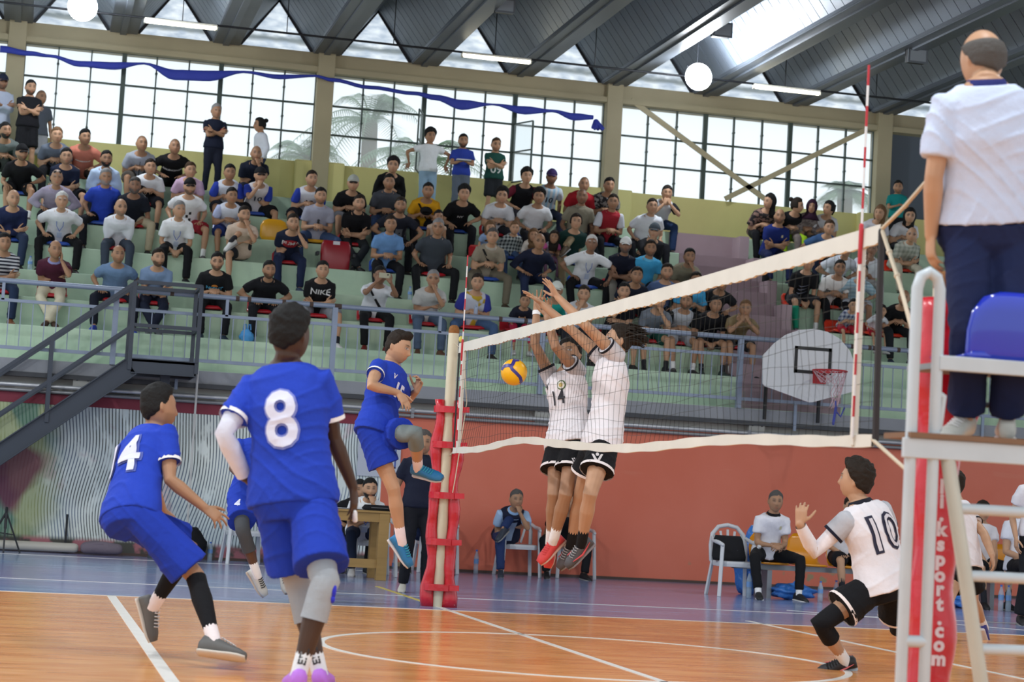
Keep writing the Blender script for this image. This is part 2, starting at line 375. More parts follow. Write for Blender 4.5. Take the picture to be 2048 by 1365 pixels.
# gable triangles: milky corrugated sheets behind the folds
m, nt, b, ob = newmat('milky_sheet', .35)
wv = noise_n(nt, ob, 3.5, 5, (1, 1, 2.5)); sep = nt.nodes.new('ShaderNodeSeparateXYZ'); nt.links.new(ob, sep.inputs[0])
band = mth(nt, 'MULTIPLY', clampr(nt, mth(nt, 'ABSOLUTE', mth(nt, 'ADD', sep.outputs[2], mth(nt, 'MULTIPLY', wv, .12))), 8.60, 8.53), clampr(nt, mth(nt, 'ADD', sep.outputs[2], mth(nt, 'MULTIPLY', wv, .12)), 8.45, 8.5))
cc = ramp_mix(nt, clampr(nt, wv, .3, .7), '#d4dae2', '#ffffff'); cc = ramp_mix(nt, mth(nt, 'MULTIPLY', band, .55), cc, '#8a908c')
nt.nodes.remove(b); out = [n for n in nt.nodes if n.type == 'OUTPUT_MATERIAL'][0]
tr = nt.nodes.new('ShaderNodeBsdfTranslucent'); nt.links.new(cc, tr.inputs[0]); tp = nt.nodes.new('ShaderNodeBsdfTransparent'); nt.links.new(cc, tp.inputs[0])
mx = nt.nodes.new('ShaderNodeMixShader'); mx.inputs[0].default_value = .8; nt.links.new(tr.outputs[0], mx.inputs[1]); nt.links.new(tp.outputs[0], mx.inputs[2]); nt.links.new(mx.outputs[0], out.inputs[0])
for f in range(-4, 15):
    xc = 0.63+FW*f+FW/2; hw = (FW-tw)/2
    B = Buf(); v = [(xc-hw, YB+.02, zt-.02), (xc+hw, YB+.02, zt-.02), (xc, YB+.02, zp)]; v += [(a, YB+.04, c_) for a, b_, c_ in v]
    B.add(v, [(0, 1, 2), (5, 4, 3), (0, 3, 4, 1), (1, 4, 5, 2), (2, 5, 3, 0)]); o = struct('window_gable', B, m)
    B = Buf(); B.bar((xc-hw, YB, zt), (xc, YB, zp), .03, .05); B.bar((xc+hw, YB, zt), (xc, YB, zp), .03, .05); part('gable_frame', B, mat('gable_dark', '#30343a', .6), o)
# ---- ceiling pipe, hangers, tubes, floodlights
YP = 18.0; zpipe = 8.12; bk = mat('black_steel', '#24262a', .5, .4)
t = thing('ceiling_pipe', 'thin dark pipe hung on rods under the roof, across the whole hall', 'pipe')
part('pipe', TB([(XL, YP, zpipe), (XR, YP, zpipe)], .018), bk, t, True)
for p in ((366, 27), (575, 45), (788, 75), (990, 98), (1190, 120), (1571, 155), (1753, 175)):
    x = at(*p, Y=YP)[0]; part('hanger_rod', TB([(x, YP, zpipe), (x, YP, 8.95)], .008, 6), bk, t)
for (p, q), lb in (((((290, 31), (435, 40))), 'leftmost glowing fluorescent tube under the ceiling pipe'), (((925, 92), (1062, 104)), 'middle glowing fluorescent tube under the ceiling pipe'), (((1508, 158), (1640, 170)), 'rightmost glowing fluorescent tube under the ceiling pipe')):
    a_, b_ = at(*p, Y=YP), at(*q, Y=YP); a_[2] = b_[2] = zpipe-.05
    t = thing('fluorescent_lamp', lb, 'lamp', (a_[0], YP, a_[2]), 'fluorescent lamps under the pipe'); L = b_[0]-a_[0]
    part('housing', BX((0, -.05, .02), (L, .05, .05)), mat('lamp_white', '#d8d8cc', .5), t)
    part('tube', TB([(.03, -.02, 0), (L-.03, -.02, 0)], .034), mat('tube_glow', '#fff6d8', .4, emit=6.), t, True)
    part('end_cap', BX((-.01, -.04, -.03), (.03, .04, .03)), mat('lamp_white', '#d8d8cc', .5), t)
    part('end_cap', BX((L-.03, -.04, -.03), (L+.01, .04, .03)), mat('lamp_white', '#d8d8cc', .5), t)
def floodlight(px, py, Y, lab, lit, s=.3):
    c = at(px, py, Y=Y); t = thing('floodlight', lab, 'lamp', c, 'floodlights under the roof')
    part('housing', BX((-s/2, -.02, -s*.36), (s/2, .12, s*.36)), bk, t, bevel=.02)
    part('frame', BX((-s/2-.01, -.035, -s*.36-.01), (s/2+.01, -.02, s*.36+.01)), mat('frame_grey', '#6c747a', .4, .5), t)
    if lit:
        B = Buf(); B.tube([(0, -.07, 0), (0, -.036, 0)], .22, 24, cap='f'); part('lens', B, mat('flood_glow', '#f4f8ff', .4, emit=60.), t)  # lens disc made wider than its housing to stand in for glare
        l = bpy.data.lights.new('flood', 'POINT'); l.energy = 150; l.shadow_soft_size = .12; l.color = (.92, .96, 1); o = bpy.data.objects.new('bulb', l); COL.objects.link(o); o.parent = t; o.location = (0, -.25, -.02)
    else: part('lens', BX((-s/2+.02, -.045, -s*.36+.02), (s/2-.02, -.036, s*.36-.02)), mat('lens_grey', '#8f9ba1', .2), t)
    B = Buf(); B.tube([(-s/2-.02, .05, 0), (-s/2-.02, .05, s*.6), (s/2+.02, .05, s*.6), (s/2+.02, .05, 0)], .008, 6)
    part('yoke', B, bk, t); part('stem', TB([(0, .05, s*.6), (0, .05, 9.1-c[2])], .01, 6), bk, t)
floodlight(165, 15, 17.5, 'glaring lit floodlight at the top left above the windows', True)
floodlight(1395, 155, 17.5, 'glaring lit floodlight over the third column, above the braces', True)
floodlight(1444, 60, 15.5, 'unlit grey floodlight hanging above the right glaring one', False)
floodlight(1834, 112, 15.0, 'unlit floodlight hanging beside the head of the referee', False)
floodlight(1010, 12, 15.5, 'unlit floodlight at the top edge above the middle tube lamp', False, .28)
# ---- blue garland
gm_ = mat('blue_cloth', '#2a3aa0', .7, bump=(20, .4))
pts = [(0, 98, 14), (60, 107, 10), (100, 112, 6), (160, 128, 12), (230, 132, 16), (288, 127, 4), (350, 150, 22), (420, 152, 22), (487, 144, 5), (560, 154, 10), (630, 152, 5), (665, 160, 8), (740, 175, 8), (830, 187, 8), (870, 195, 12), (925, 210, 22), (985, 209, 4), (1050, 221, 18), (1105, 222, 6), (1150, 234, 16), (1195, 235, 8)]
B = Buf(); R = []
for i in range(len(pts)-1):
    for u_ in np.linspace(0, 1, 6)[:-1]:
        e = (1-math.cos(u_*math.pi))/2; p = [pts[i][k]*(1-e if k else 1-u_)+pts[i+1][k]*(e if k else u_) for k in range(3)]
        c = at(p[0], p[1], Y=YB-.3); R.append((c, V(0, 1, 0), V(0, 0, 1), .03+.012*math.sin(i*3+u_*9), max(.012, p[2]/2/120)))
B.rings(R, 10)
t = thing('blue_garland', 'long blue cloth swag tied across the tops of the windows', 'drapery', (0, 0, 0)); part('swag', B, gm_, t, True)
c = at(1192, 244, Y=YB-.3); B = Buf()
for i in range(7): B.tube([c+V(.0, 0, 0), c+V(-.05+.03*i, -.02*(i % 3), -.1-.02*(i % 2))], [.05, .03], 8)
part('knot', B, gm_, t, True)
# ---- palms outside
def palm(px, py, Y, lab, n=16, R_=1.6, seed=1):
    c = at(px, py, Y=Y); t = thing('palm_tree', lab, 'tree', (c[0], c[1], 0), 'palm trees outside the windows')
    rr_ = random.Random(seed); part('trunk', TB([(0, 0, 0), (.1, 0, c[2]*.5), (0, 0, c[2])], [.22, .18, .16], 10), mat('palm_bark', '#6b6254', .9), t, True)
    for i in range(n):
        az = 2*math.pi*i/n+rr_.random()*.4; el = rr_.uniform(.2, 1.25); B = Buf(); pr = []
        for j in range(9):
            s_ = j/8; r_ = R_*s_; pr.append(V(math.cos(az)*math.cos(el)*r_, math.sin(az)*math.cos(el)*r_, c[2]+math.sin(el)*r_-.75*R_*s_*s_))
        B.tube(pr, [.02*(1-.1*j) for j in range(9)], 5)
        for j in range(1, 28):
            s_ = j/28*8; a_ = int(s_); P = pr[a_]*(1-(s_-a_))+pr[min(a_+1, 8)]*(s_-a_); d = pr[min(a_+1, 8)]-pr[a_]; d /= np.linalg.norm(d)
            side = np.cross(d, V(0, 0, 1)); side /= np.linalg.norm(side)+1e-6; ll = .42*math.sin(math.pi*min(.97, .12+j/28*.85))
            for sg in (-1, 1):
                q = P+side*sg*ll+d*ll*.5-V(0, 0, ll*.35); B.add([P-d*.012, P+d*.012, q], [(0, 1, 2)])
        part('frond', B, mat('palm_green', '#6f8a6a', .6), t)
palm(845, 330, 24, 'green palm seen through the open casement behind the man in the white t-shirt', 22, 1.9, 1)
palm(740, 250, 27, 'pale palm seen behind the frosted panes left of the open casement', 20, 2.0, 5)
palm(610, 320, 25, 'dark palm fronds behind the frosted pane beside the second column', 18, 1.3, 3)
palm(1690, 385, 26, 'small palm crown behind the last window above the woman with the ponytail', 16, .8, 4)
struct('ground', BX((-40, YB+.6, -.3), (50, 60, -.05)), mat('outside_ground', '#a8a294', .9))
# ---- guard rail
rb = mat('rail_paint', '#8794a8', .45, .2, noise=(8, .12)); rx = mat('rust', '#4a3b34', .8)
t = thing('guard_railing', 'light blue-grey metal guard railing along the front edge of the stands', 'railing', (0, YW, 2.47))
B = TB([(XL, -.02, .99), (XR, -.02, .99)], .034); part('top_rail', B, rb, t, True)
part('middle_rail', BX((XL, -.04, .72), (XR, 0, .76)), rb, t); part('bottom_rail', BX((XL, -.04, .11), (XR, 0, .155)), rb, t)
x = at(665, 700, Y=YW)[0]
for i in range(-3, 6):
    part('post', BX((x+2.88*i-.035, -.06, .0), (x+2.88*i+.035, .01, .97)), rb, t)
    part('stub', BX((x+2.88*i+1.44-.02, -.04, .74), (x+2.88*i+1.44+.02, 0, .97)), rb, t)
    part('bracket', BX((x+2.88*i+.84-.02, -.08, -.27), (x+2.88*i+.84+.02, -.05, .12)), rb, t)
bal = BX((-.006, -.026, .155), (.006, -.014, .72)).mesh('baluster'); bal.materials.append(rb); xb = -4.9
while xb < 12.5:
    link('baluster', bal, None, t).location = (xb, 0, 0); xb += .152
for i in range(22):
    x_ = rng.uniform(-4.6, 11); part('rust_spot', TB([(x_, -.02, .99), (x_+.05, -.02, .99)], .0348, 8, cap=False), rx, t)
# ---- dark steel stair
ds = mat('stair_steel', '#3b424c', .5, .35, noise=(3, .1)); YS = 12.45; YS2 = 13.28
t = thing('steel_staircase', 'dark grey steel staircase and landing with handrails leading up to the stands', 'staircase', at(330, 1100, Y=YS)*V(1, 1, 0))
o0 = np.array(t.location)
A = lambda x, y, Y=YS: at(x, y, Y=Y)-o0
for Y in (YS, YS2):
    p1, p2 = A(262, 733), A(-120, 988); p1[1] = p2[1] = Y-o0[1]; B = Buf(); B.bar(p1, p2, .03, .2, up=(0, -1, 0)); 
    d = p2-p1; d /= np.linalg.norm(d); nrm = V(-d[2], 0, d[0])
    B = Buf(); w = nrm*.115; v = [p1+w, p1-w, p2-w, p2+w]; v += [q+V(0, .02, 0) for q in v]
    B.add(v, [(0, 1, 2, 3), (7, 6, 5, 4), (0, 4, 5, 1), (1, 5, 6, 2), (2, 6, 7, 3), (3, 7, 4, 0)])
    for sgn in (-1, 1): B.bar(p1+w*sgn+V(0, -.02, 0), p2+w*sgn+V(0, -.02, 0), .06, .014, up=nrm)
    part('stringer', B, ds, t)
q1, q2 = A(262, 733), A(392, 745)
for k in range(9):
    f = (k+.7)/9.5; c = q1*(1-f)+A(-120, 988)*f; B = BX((c[0]-.15, YS-o0[1]+.02, c[2]+.0), (c[0]+.13, YS2-o0[1], c[2]+.03)); part('tread', B, ds, t)
zl = q1[2]; B = Buf(); x0, x1 = A(262, 733)[0], A(392, 745)[0]
zt_ = A(262, 716)[2]
for Y in (YS, YS2-.06): B = Buf(); B.box((x0, Y-o0[1], zt_-.19), (x1, Y-o0[1]+.02, zt_)); B.box((x0, Y-o0[1]-.04, zt_-.012), (x1, Y-o0[1]+.02, zt_)); B.box((x0, Y-o0[1]-.04, zt_-.19), (x1, Y-o0[1]+.02, zt_-.178)); part('landing_beam', B, ds, t)
part('landing_deck', BX((x0, YS-o0[1], zt_-.04), (x1, YW-o0[1], zt_-.012)), ds, t)
part('end_beam', BX((x1-.02, YS-o0[1], zt_-.19), (x1, YW-o0[1], zt_-.0)), ds, t)
zr = zt_+.97; zm = zt_+.42
for Y in (YS, YS2):
    y = Y-o0[1]; rails = []
    for zz, dz in ((zr, 0), (zm, 0)):
        a_, b_ = V(x1, y, zz), V(x0, y, zz); c_ = b_+(A(-120, 988)-A(262, 733)); B = Buf()
        B.bar(a_, b_, .045); B.bar(b_, c_, .045); part('handrail', B, ds, t)
    for x_ in (x0-.02, x1): part('post', BX((x_-.025, y-.025, zt_-.15), (x_+.025, y+.025, zr)), ds, t)
    d = A(-120, 988)-A(262, 733)
    for f in (.45, .95): c_ = V(x0, y, zt_)+d*f; part('post', BX((c_[0]-.025, y-.025, c_[2]-.1), (c_[0]+.025, y+.025, c_[2]+zr-zt_)), ds, t)
part('cross_rail', BX((x1-.02, YS-o0[1], zr-.02), (x1+.02, YS2-o0[1], zr+.02)), ds, t)
part('cross_rail', BX((x1-.02, YS-o0[1], zm-.02), (x1+.02, YS2-o0[1], zm+.02)), ds, t)
c_ = A(313, 1000, 12.9); part('support_post', BX((c_[0]-.06, .4, 0), (c_[0]+.06, .52, zt_-.03)), ds, t)
c_ = A(385, 900, 13.2); part('drain_pipe', TB([(c_[0], .75, .35), (c_[0], .75, zt_-.05)], .015), mat('white_pipe2', '#c9cac8', .5), t)
# ================================================================== PEOPLE
def nrm_(v): v = np.asarray(v, float); return v/(np.linalg.norm(v)+1e-9)
def ss(x, a, b): t = np.clip((x-a)/(b-a), 0, 1); return t*t*(3-2*t)
def head_grid(nu, nv):
    """rows of points in head space: x right, y forward, z up; u=0 is the back of the head"""
    P = []
    for i in range(1, nv):
        t = i/nv; z = .118*math.cos(math.pi*(t+.035*math.sin(2*math.pi*t)))
        r = math.sqrt(max(0, 1-abs(z/.118)**(2.0 if z > 0 else 3.4)))
        for k in range(nu):
            a = 2*math.pi*k/nu; a = a-.38*math.sin(a)*-1 if nu > 0 else a
            P.append((a, z, r))
    A_ = np.array(P); a = A_[:, 0]; z = A_[:, 1]; r = A_[:, 2]
    a = a  # a = pi is the front
    x = np.sin(a)*.080*r; y = -np.cos(a)*.097*r
    lo = np.clip(-z/.118, 0, 1)
    x = x*(1-.30*lo**1.4); y = np.where(y < 0, y*(1-.42*lo**1.1), y*(1-.10*lo)); y = y+.004
    F = (y > 0).astype(float); ax = np.abs(x); g = lambda q, s: np.exp(-(q/s)**2)
    nose = np.interp(z, [-.048, -.040, -.030, -.012, .012, .030], [0, .012, .024, .014, .004, 0])
    y = y+F*(nose*g(x, .0105+.004*(z < -.02)) + .005*g(z-.030, .009)*g(x, .045) - .010*g(ax-.031, .014)*g(z-.010, .011)
             + .006*g(x, .021)*(g(z+.060, .006)+g(z+.071, .006)) + .009*g(x, .020)*g(z+.100, .014) - .003*g(z+.084, .006)*g(x, .02) + .002*g(ax-.038, .012)*g(z+.025, .012))
    return np.stack([x, y, z], 1)
HG = {n: head_grid(*n) for n in ((64, 56), (30, 26))}
def grid_faces(nu, nv, top, bot):
    f = [(i*nu+k, i*nu+(k+1) % nu, (i+1)*nu+(k+1) % nu, (i+1)*nu+k) for i in range(nv-2) for k in range(nu)]
    f += [(top, (k+1) % nu, k) for k in range(nu)] + [(bot, (nv-2)*nu+k, (nv-2)*nu+(k+1) % nu) for k in range(nu)]
    return f
def hairline(P):
    az = np.degrees(np.arctan2(np.abs(P[:, 0]), P[:, 1]))   # 0 = front
    return np.interp(az, [0, 40, 62, 78, 95, 115, 180], [.080, .073, .060, .020, .004, -.035, -.070])+.004*np.sin(70*P[:, 0]+3)+.003*np.sin(150*P[:, 0]+60*P[:, 1])
def head_colors(P, skin, hairc, style, beard, stub=.0, detail=False):
    """colour of every point of a head from its place on it"""
    x, y, z = P[:, 0], P[:, 1], P[:, 2]; ax = np.abs(x); n = len(P)
    c = np.tile(np.array(skin), (n, 1)); hc = np.array(hairc); front = (y > .03)
    def mixc(m, col): 
        nonlocal c
        m = np.clip(m, 0, 1)[:, None]; c = c*(1-m)+np.array(col)*m
    mixc(front*np.exp(-((z+.03)/.03)**2-((ax-.04)/.02)**2)*.18, np.array(skin)*V(1.1, .7, .65))
    hl = hairline(P); shade = ss(z-hl, -.012, .006)
    if style in ('bald', 'shaved'): mixc(shade*(.12 if style == 'bald' else .5), hc); mixc(shade*(1-ss(z, .02, .06))*(.35 if style == 'bald' else .2), hc)
    elif style == 'balding': mixc(ss(z-hl, -.012, .006)*(1-ss(z, .045, .075))*.75, hc)
    else: mixc(shade*.9, hc)
    if beard > 0:
        m = ss(-z, .030, .042)*ss(y, -.01, .02)*(1-.75*np.exp(-(x/.016)**2-((z+.066)/.010)**2))
        m = m*(1-ss(ax*0+np.where(z > -.05, .055-ax, 1), .0, .02)*(z > -.047)*(ax < .05))
        mixc(m*beard, hc)
    mixc(front*ss(.017-ax+.0, -.004, .004)*0, skin)
    mixc(front*np.exp(-(x/.020)**4-((z+.0655)/.0085)**4)*.7, np.array(skin)*V(.95, .52, .5))
    mixc(front*np.exp(-((ax-.031)/.018)**4-((z-.032)/.0048)**4)*.85, hc)
    ew = .0135 if detail else .016; eh = .0062 if detail else .0085
    mixc(front*np.exp(-((ax-.031)/.019)**4-((z-.011)/.0125)**4)*.62, np.array(skin)*.30)  # eye-socket shade painted into the skin colour
    if detail:
        mixc(front*np.exp(-((ax-.031)/ew)**4-((z-.010)/eh)**4), (.55, .52, .5)); mixc(front*np.exp(-((ax-.031)/.0055)**4-((z-.010)/.0058)**4), (.03, .02, .015))
    else: mixc(front*np.exp(-((ax-.031)/.0125)**4-((z-.010)/.0055)**4)*.75, (.05, .035, .03))
    mixc(front*np.exp(-((ax-.008)/.004)**2-((z+.042)/.003)**2)*.6, np.array(skin)*.3)
    return c
def hand_buf(B, wr, dr, nr, thumb, curl=.3, spread=.12, s=1., seg=6):
    """wr wrist, dr direction of the fingers, nr back of the hand, thumb = +-1 side"""
    dr = nrm_(dr); nr = nrm_(np.asarray(nr)-dr*(np.dot(nr, dr))); xr = np.cross(dr, nr)*thumb
    T = lambda x, y, z: wr+s*(x*xr+y*dr+z*nr)
    B.rings([(T(0, -.015, 0), xr, nr, .026*s, .019*s), (T(0, .01, 0), xr, nr, .030*s, .018*s), (T(.004, .04, 0), xr, nr, .039*s, .0165*s), (T(.002, .075, .001), xr, nr, .041*s, .014*s), (T(0, .092, 0), xr, nr, .036*s, .010*s)], 10 if seg > 5 else 8)
    for k, (bx, by, L, r) in enumerate(((.030, .086, .070, .0088), (.0105, .092, .080, .0090), (-.0095, .089, .073, .0086), (-.029, .080, .057, .0076))):
        cl = (curl[k] if not np.isscalar(curl) else curl); an = (1.5-k)*spread; d = nrm_(math.sin(an)*xr+math.cos(an)*dr)
        p = T(bx, by-.012, 0); pts = [p]; a = 0
        for m_, fr in ((.75, .46), (1., .31), (.8, .23)):
            a += cl*m_; q = pts[-1]+s*(L+.01)*fr*(math.cos(a)*d-math.sin(a)*nr); pts.append(q)
        B.tube(pts, [r*s, r*s*.95, r*s*.88, r*s*.72], seg)
    p = T(.026, .022, -.004); d1 = nrm_(.80*xr+.62*dr-.25*nr); c0 = curl if np.isscalar(curl) else curl[1]; d2 = nrm_(d1*(1-.3*c0)+dr*.45-.35*nr*c0)
    B.tube([p, p+d1*.042*s, p+d1*.042*s+d2*.034*s, p+d1*.042*s+d2*.034*s+nrm_(d2+.2*dr)*.024*s], [.0135*s, .0112*s, .0102*s, .0082*s], seg)
def ik(a, b, l1, l2, pole):
    a, b = np.array(a, float), np.array(b, float); d = b-a; L = np.linalg.norm(d); L2 = min(L, (l1+l2)*.995); d = d/(L+1e-9); b = a+d*L2
    ca = (l1*l1+L2*L2-l2*l2)/(2*l1*L2); ca = max(-1, min(1, ca)); pv = np.asarray(pole, float); pv = pv-d*(pv@d); pv = nrm_(pv)
    return a+d*l1*ca+pv*l1*math.sqrt(1-ca*ca), b
msk = newmat('skin', .5); nt, b_ = msk[1], msk[2]
at_ = nt.nodes.new('ShaderNodeAttribute'); at_.attribute_name = 'Col'; nt.links.new(at_.outputs['Color'], b_.inputs['Base Color'])
b_.inputs['Specular IOR Level'].default_value = .35; SKIN = msk[0]
PENDING = []   # (object, finish function)
def remesh(o, vox, sm=3, fin=None):
    r = o.modifiers.new('r', 'REMESH'); r.mode = 'VOXEL'; r.voxel_size = vox; r.use_smooth_shade = True
    if sm: k = o.modifiers.new('s', 'SMOOTH'); k.iterations = sm; k.factor = .6
    PENDING.append((o, fin)); return o
def flush():
    dg = bpy.context.evaluated_depsgraph_get(); dg.update()
    res = [(o, bpy.data.meshes.new_from_object(o.evaluated_get(dg)), fin) for o, fin in PENDING]
    for o, me, fin in res:
        old = o.data; mats = [m for m in old.materials]; o.modifiers.clear()
        me.materials.clear()
        for m in mats: me.materials.append(m)
        o.data = me; me.name = o.name; bpy.data.meshes.remove(old)
        if fin: fin(o)
    PENDING.clear()
def getv(me):
    a = np.empty(len(me.vertices)*3); me.vertices.foreach_get('co', a); return a.reshape(-1, 3)
def set_col(me, c):
    at = me.color_attributes.get('Col') or me.color_attributes.new('Col', 'FLOAT_COLOR', 'POINT')
    d = np.ones((len(me.vertices), 4)); d[:, :3] = c; at.data.foreach_set('color', d.ravel())
def merge_bufs(me, P, F, c0, c1):
    """append points and faces (with colours) to a mesh"""
    v0 = getv(me); f0 = [tuple(p.vertices) for p in me.polygons]; n = len(v0)
    nm = bpy.data.meshes.new('m'); nm.from_pydata(np.concatenate([v0, P]).tolist(), [], f0+[tuple(i+n for i in q) for q in F]); nm.update()
    nm.polygons.foreach_set('use_smooth', [True]*len(nm.polygons)); set_col(nm, np.concatenate([c0, c1])); return nm
def frame(f, u):
    f = nrm_(f); r = nrm_(np.cross(f, u)); u = np.cross(r, f); return r, f, u
HAIRC = {'black': (.012, .010, .009), 'dark': (.022, .016, .012), 'brown': (.06, .035, .02), 'light': (.16, .09, .045), 'grey': (.24, .24, .24), 'white': (.62, .62, .60), 'salt': (.085, .080, .075)}
SKINC = {'l': (.50, .29, .175), 'm': (.38, .21, .12), 'd': (.28, .15, .09), 'b': (.060, .030, .018), 'x': (.11, .055, .033)}
def hair_mesh(key, style, T, sc, col, top=.02, side=.006, noise=.0, seed=0):
    P = HG[key].copy(); nu, nv = key; hl = hairline(P); z = P[:, 2]; y = P[:, 1]
    nn = P/np.linalg.norm(P, axis=1)[:, None]
    if style == 'bald' or style == 'shaved': return None
    m = ss(z-hl, -.004, .012); topw = ss(z, .02, .075); th = (side+(top-side)*topw)
    r_ = np.random.default_rng(seed); ph = r_.uniform(0, 6, 6)
    if noise: th = th+noise*(np.sin(90*P[:, 0]+ph[0]+4*np.sin(60*z+ph[1]))*np.sin(80*y+ph[2])+.6*np.sin(160*P[:, 0]+ph[3])*np.sin(150*z+ph[4]+90*y))*(.4+.6*topw)
    if style == 'balding': m = m*(1-ss(z, .04, .066)); th = th*0+side
    if style == 'quiff': th = th+.022*ss(y, .02, .07)*topw
    if style == 'mop': th = th+.012*ss(z, .0, .05)
    if style in ('hood', 'hijab'): hl = np.interp(np.degrees(np.arctan2(np.abs(P[:, 0]), y)), [0, 28, 45, 70, 180], [.062, .045, -.2, -.2, -.2]); m = ss(z-hl, -.003, .01); th = th*0+.012
    if style == 'cap':
        m = ss(z-np.interp(y, [-.1, .1], [.012, .040]), -.002, .006); th = .012+.004*topw
    if style in ('long', 'bob', 'tail', 'bun'): hl2 = np.where(y < .035, np.minimum(hl, -.03 if style in ('bun', 'tail') else -.2), hl); m = ss(z-hl2, -.004, .01); th = th*0+.014+.004*topw
    if style == 'longback': hl2 = np.where(y < .02, np.minimum(hl, -.2), hl); m = ss(z-hl2, -.004, .01); th = np.where(y < 0, .03, th)
    out = P+nn*(th*m-.002*(m < .02))[:, None]
    topv = V(0, 0, .118)+V(0, 0, float(np.mean(th[:nu]*m[:nu]))); Pn = np.concatenate([out, [topv]])
    mm = np.concatenate([m, [1 if style != 'balding' else 0]])
    F = [q for q in grid_faces(nu, nv, len(P), len(P)-1)[:-nu] if max(mm[i] for i in q) > .02]
    B = Buf(); B.add(Pn, F)
    if style == 'bun': B.ball((0, -.105, .085), .038, 10, 8)
    if style == 'tail':
        B.tube([(0, -.09, .07), (0, -.135, .05), (0, -.14, -.02), (0, -.12, -.09)], [.02, .032, .028, .012], 8)
    if style in ('long', 'longback'): B.rings([(V(0, -.03, .0), V(1, 0, 0), V(0, 1, 0), .088, .07), (V(0, -.04, -.08), V(1, 0, 0), V(0, 1, 0), .092, .06), (V(0, -.055, -.17), V(1, 0, 0), V(0, 1, 0), .095, .045), (V(0, -.06, -.25), V(1, 0, 0), V(0, 1, 0), .07, .03)], 14)
    if style == 'hijab': B.rings([(V(0, -.02, -.07), V(1, 0, 0), V(0, 1, 0), .075, .085), (V(0, -.02, -.13), V(1, 0, 0), V(0, 1, 0), .10, .09), (V(0, 0, -.20), V(1, 0, 0), V(0, 1, 0), .15, .12)], 14)
    if style == 'spiky':
        for i in range(150):
            a = r_.uniform(-1.3, 1.3); b2 = r_.uniform(.05, 1.4); d = nrm_(V(math.sin(a)*.8, -math.sin(b2)*.9-.15, math.cos(a)*math.cos(b2)+.15)); p = d*V(.080, .098, .118); w = r_.uniform(.6, 1.5)
            B.tube([p, p+d*.03*w+V(0, -.014, 0), p+d*.045*w+V(r_.uniform(-.02, .02), -.055*w, -.012)], [.013, .009, .002], 4)
    me = B.mesh('hair'); return me
def cap_parts(key, par, T, col, brim=True):
    B = Buf(); n = 9; pv = []
    for j, (dy, dz) in enumerate(((.0, 0), (.045, -.006), (.075, -.018))):
        for k in range(n):
            x = (k/(n-1)-.5)*2; w = .070*(1-.0*j) ; y0 = .088*math.sqrt(max(0, 1-(x*.86)**2)); pv.append((x*w*(1-.12*j*abs(x)), y0+dy*(1-.55*x*x), .036+dz-.012*x*x))
    pv += [(a, b, c-.005) for a, b, c in pv]; f = [(j*n+k, j*n+k+1, (j+1)*n+k+1, (j+1)*n+k) for j in range(2) for k in range(n-1)]; f += [tuple(i+3*n for i in q[::-1]) for q in f]
    f += [(2*n+k, 2*n+k+1, 5*n+k+1, 5*n+k) for k in range(n-1)]
    B.add(pv, f); B.v = [T(v) for v in B.v]; return part('cap_brim', B, col, par, True)
def cloth(col, tex=None):
    c_ = np.array(lin(col)); col = tuple(float(round(x, 4)) for x in np.minimum(c_*(1.0+.35*min(1, c_.mean()/.45)), .84))
    return mat('cloth', col, .85, bump=(16, .35, .02), noise=(30, .05), spec=.25) if not tex else tex
def stripes(c1, c2, period, axis=2, name='striped_cloth', duty=.0):
    key = ('st', c1, c2, period, axis, name)
    if key in MC: return MC[key]
    m, nt, b, ob = newmat(name, .85); sep = nt.nodes.new('ShaderNodeSeparateXYZ'); nt.links.new(ob, sep.inputs[0])
    if axis == 'check':
        a = [clampr(nt, mth(nt, 'SINE', mth(nt, 'MULTIPLY', sep.outputs[i], 6.283/period)), -.1, .1) for i in (0, 2)]; f = mth(nt, 'MULTIPLY', mth(nt, 'ADD', a[0], a[1]), .5)
    elif axis == 'spots': f = clampr(nt, noise_n(nt, ob, 1/period, 2), .48, .52)
    else: f = clampr(nt, mth(nt, 'SINE', mth(nt, 'MULTIPLY', sep.outputs[axis], 6.283/period)), duty-.1, duty+.1)
    nt.links.new(ramp_mix(nt, f, c1, c2), b.inputs['Base Color']); MC[key] = m; return m
def wrinkle(ob, amp, up):
    me = ob.data; P = getv(me); n = np.empty(len(P)*3); me.vertices.foreach_get('normal', n); n = n.reshape(-1, 3); q = np.array(ob.parent.location)*1.7+P
    w = np.stack([np.sin(q@V(9, 5, 7)+1), np.sin(q@V(-6, 8, 5)+2), np.sin(q@V(7, -5, 9))], 1)*.035; q = q+w
    a = 1-np.abs(np.sin(q@V(17, 9, 24)+2*np.sin(q@V(5, -11, 3)))); b = 1-np.abs(np.sin(q@V(-15, 13, 27)+2*np.sin(q@V(-7, 4, 6)))); c = np.sin(q@V(14, 19, -11))
    m = .5+.5*np.sin(q@V(6, -5, 8)); d = amp*(1.3*a**3*m+1.1*b**3*(1-m)+.35*c-.35); P = P+n*d[:, None]; me.vertices.foreach_set('co', P.ravel()); me.update()
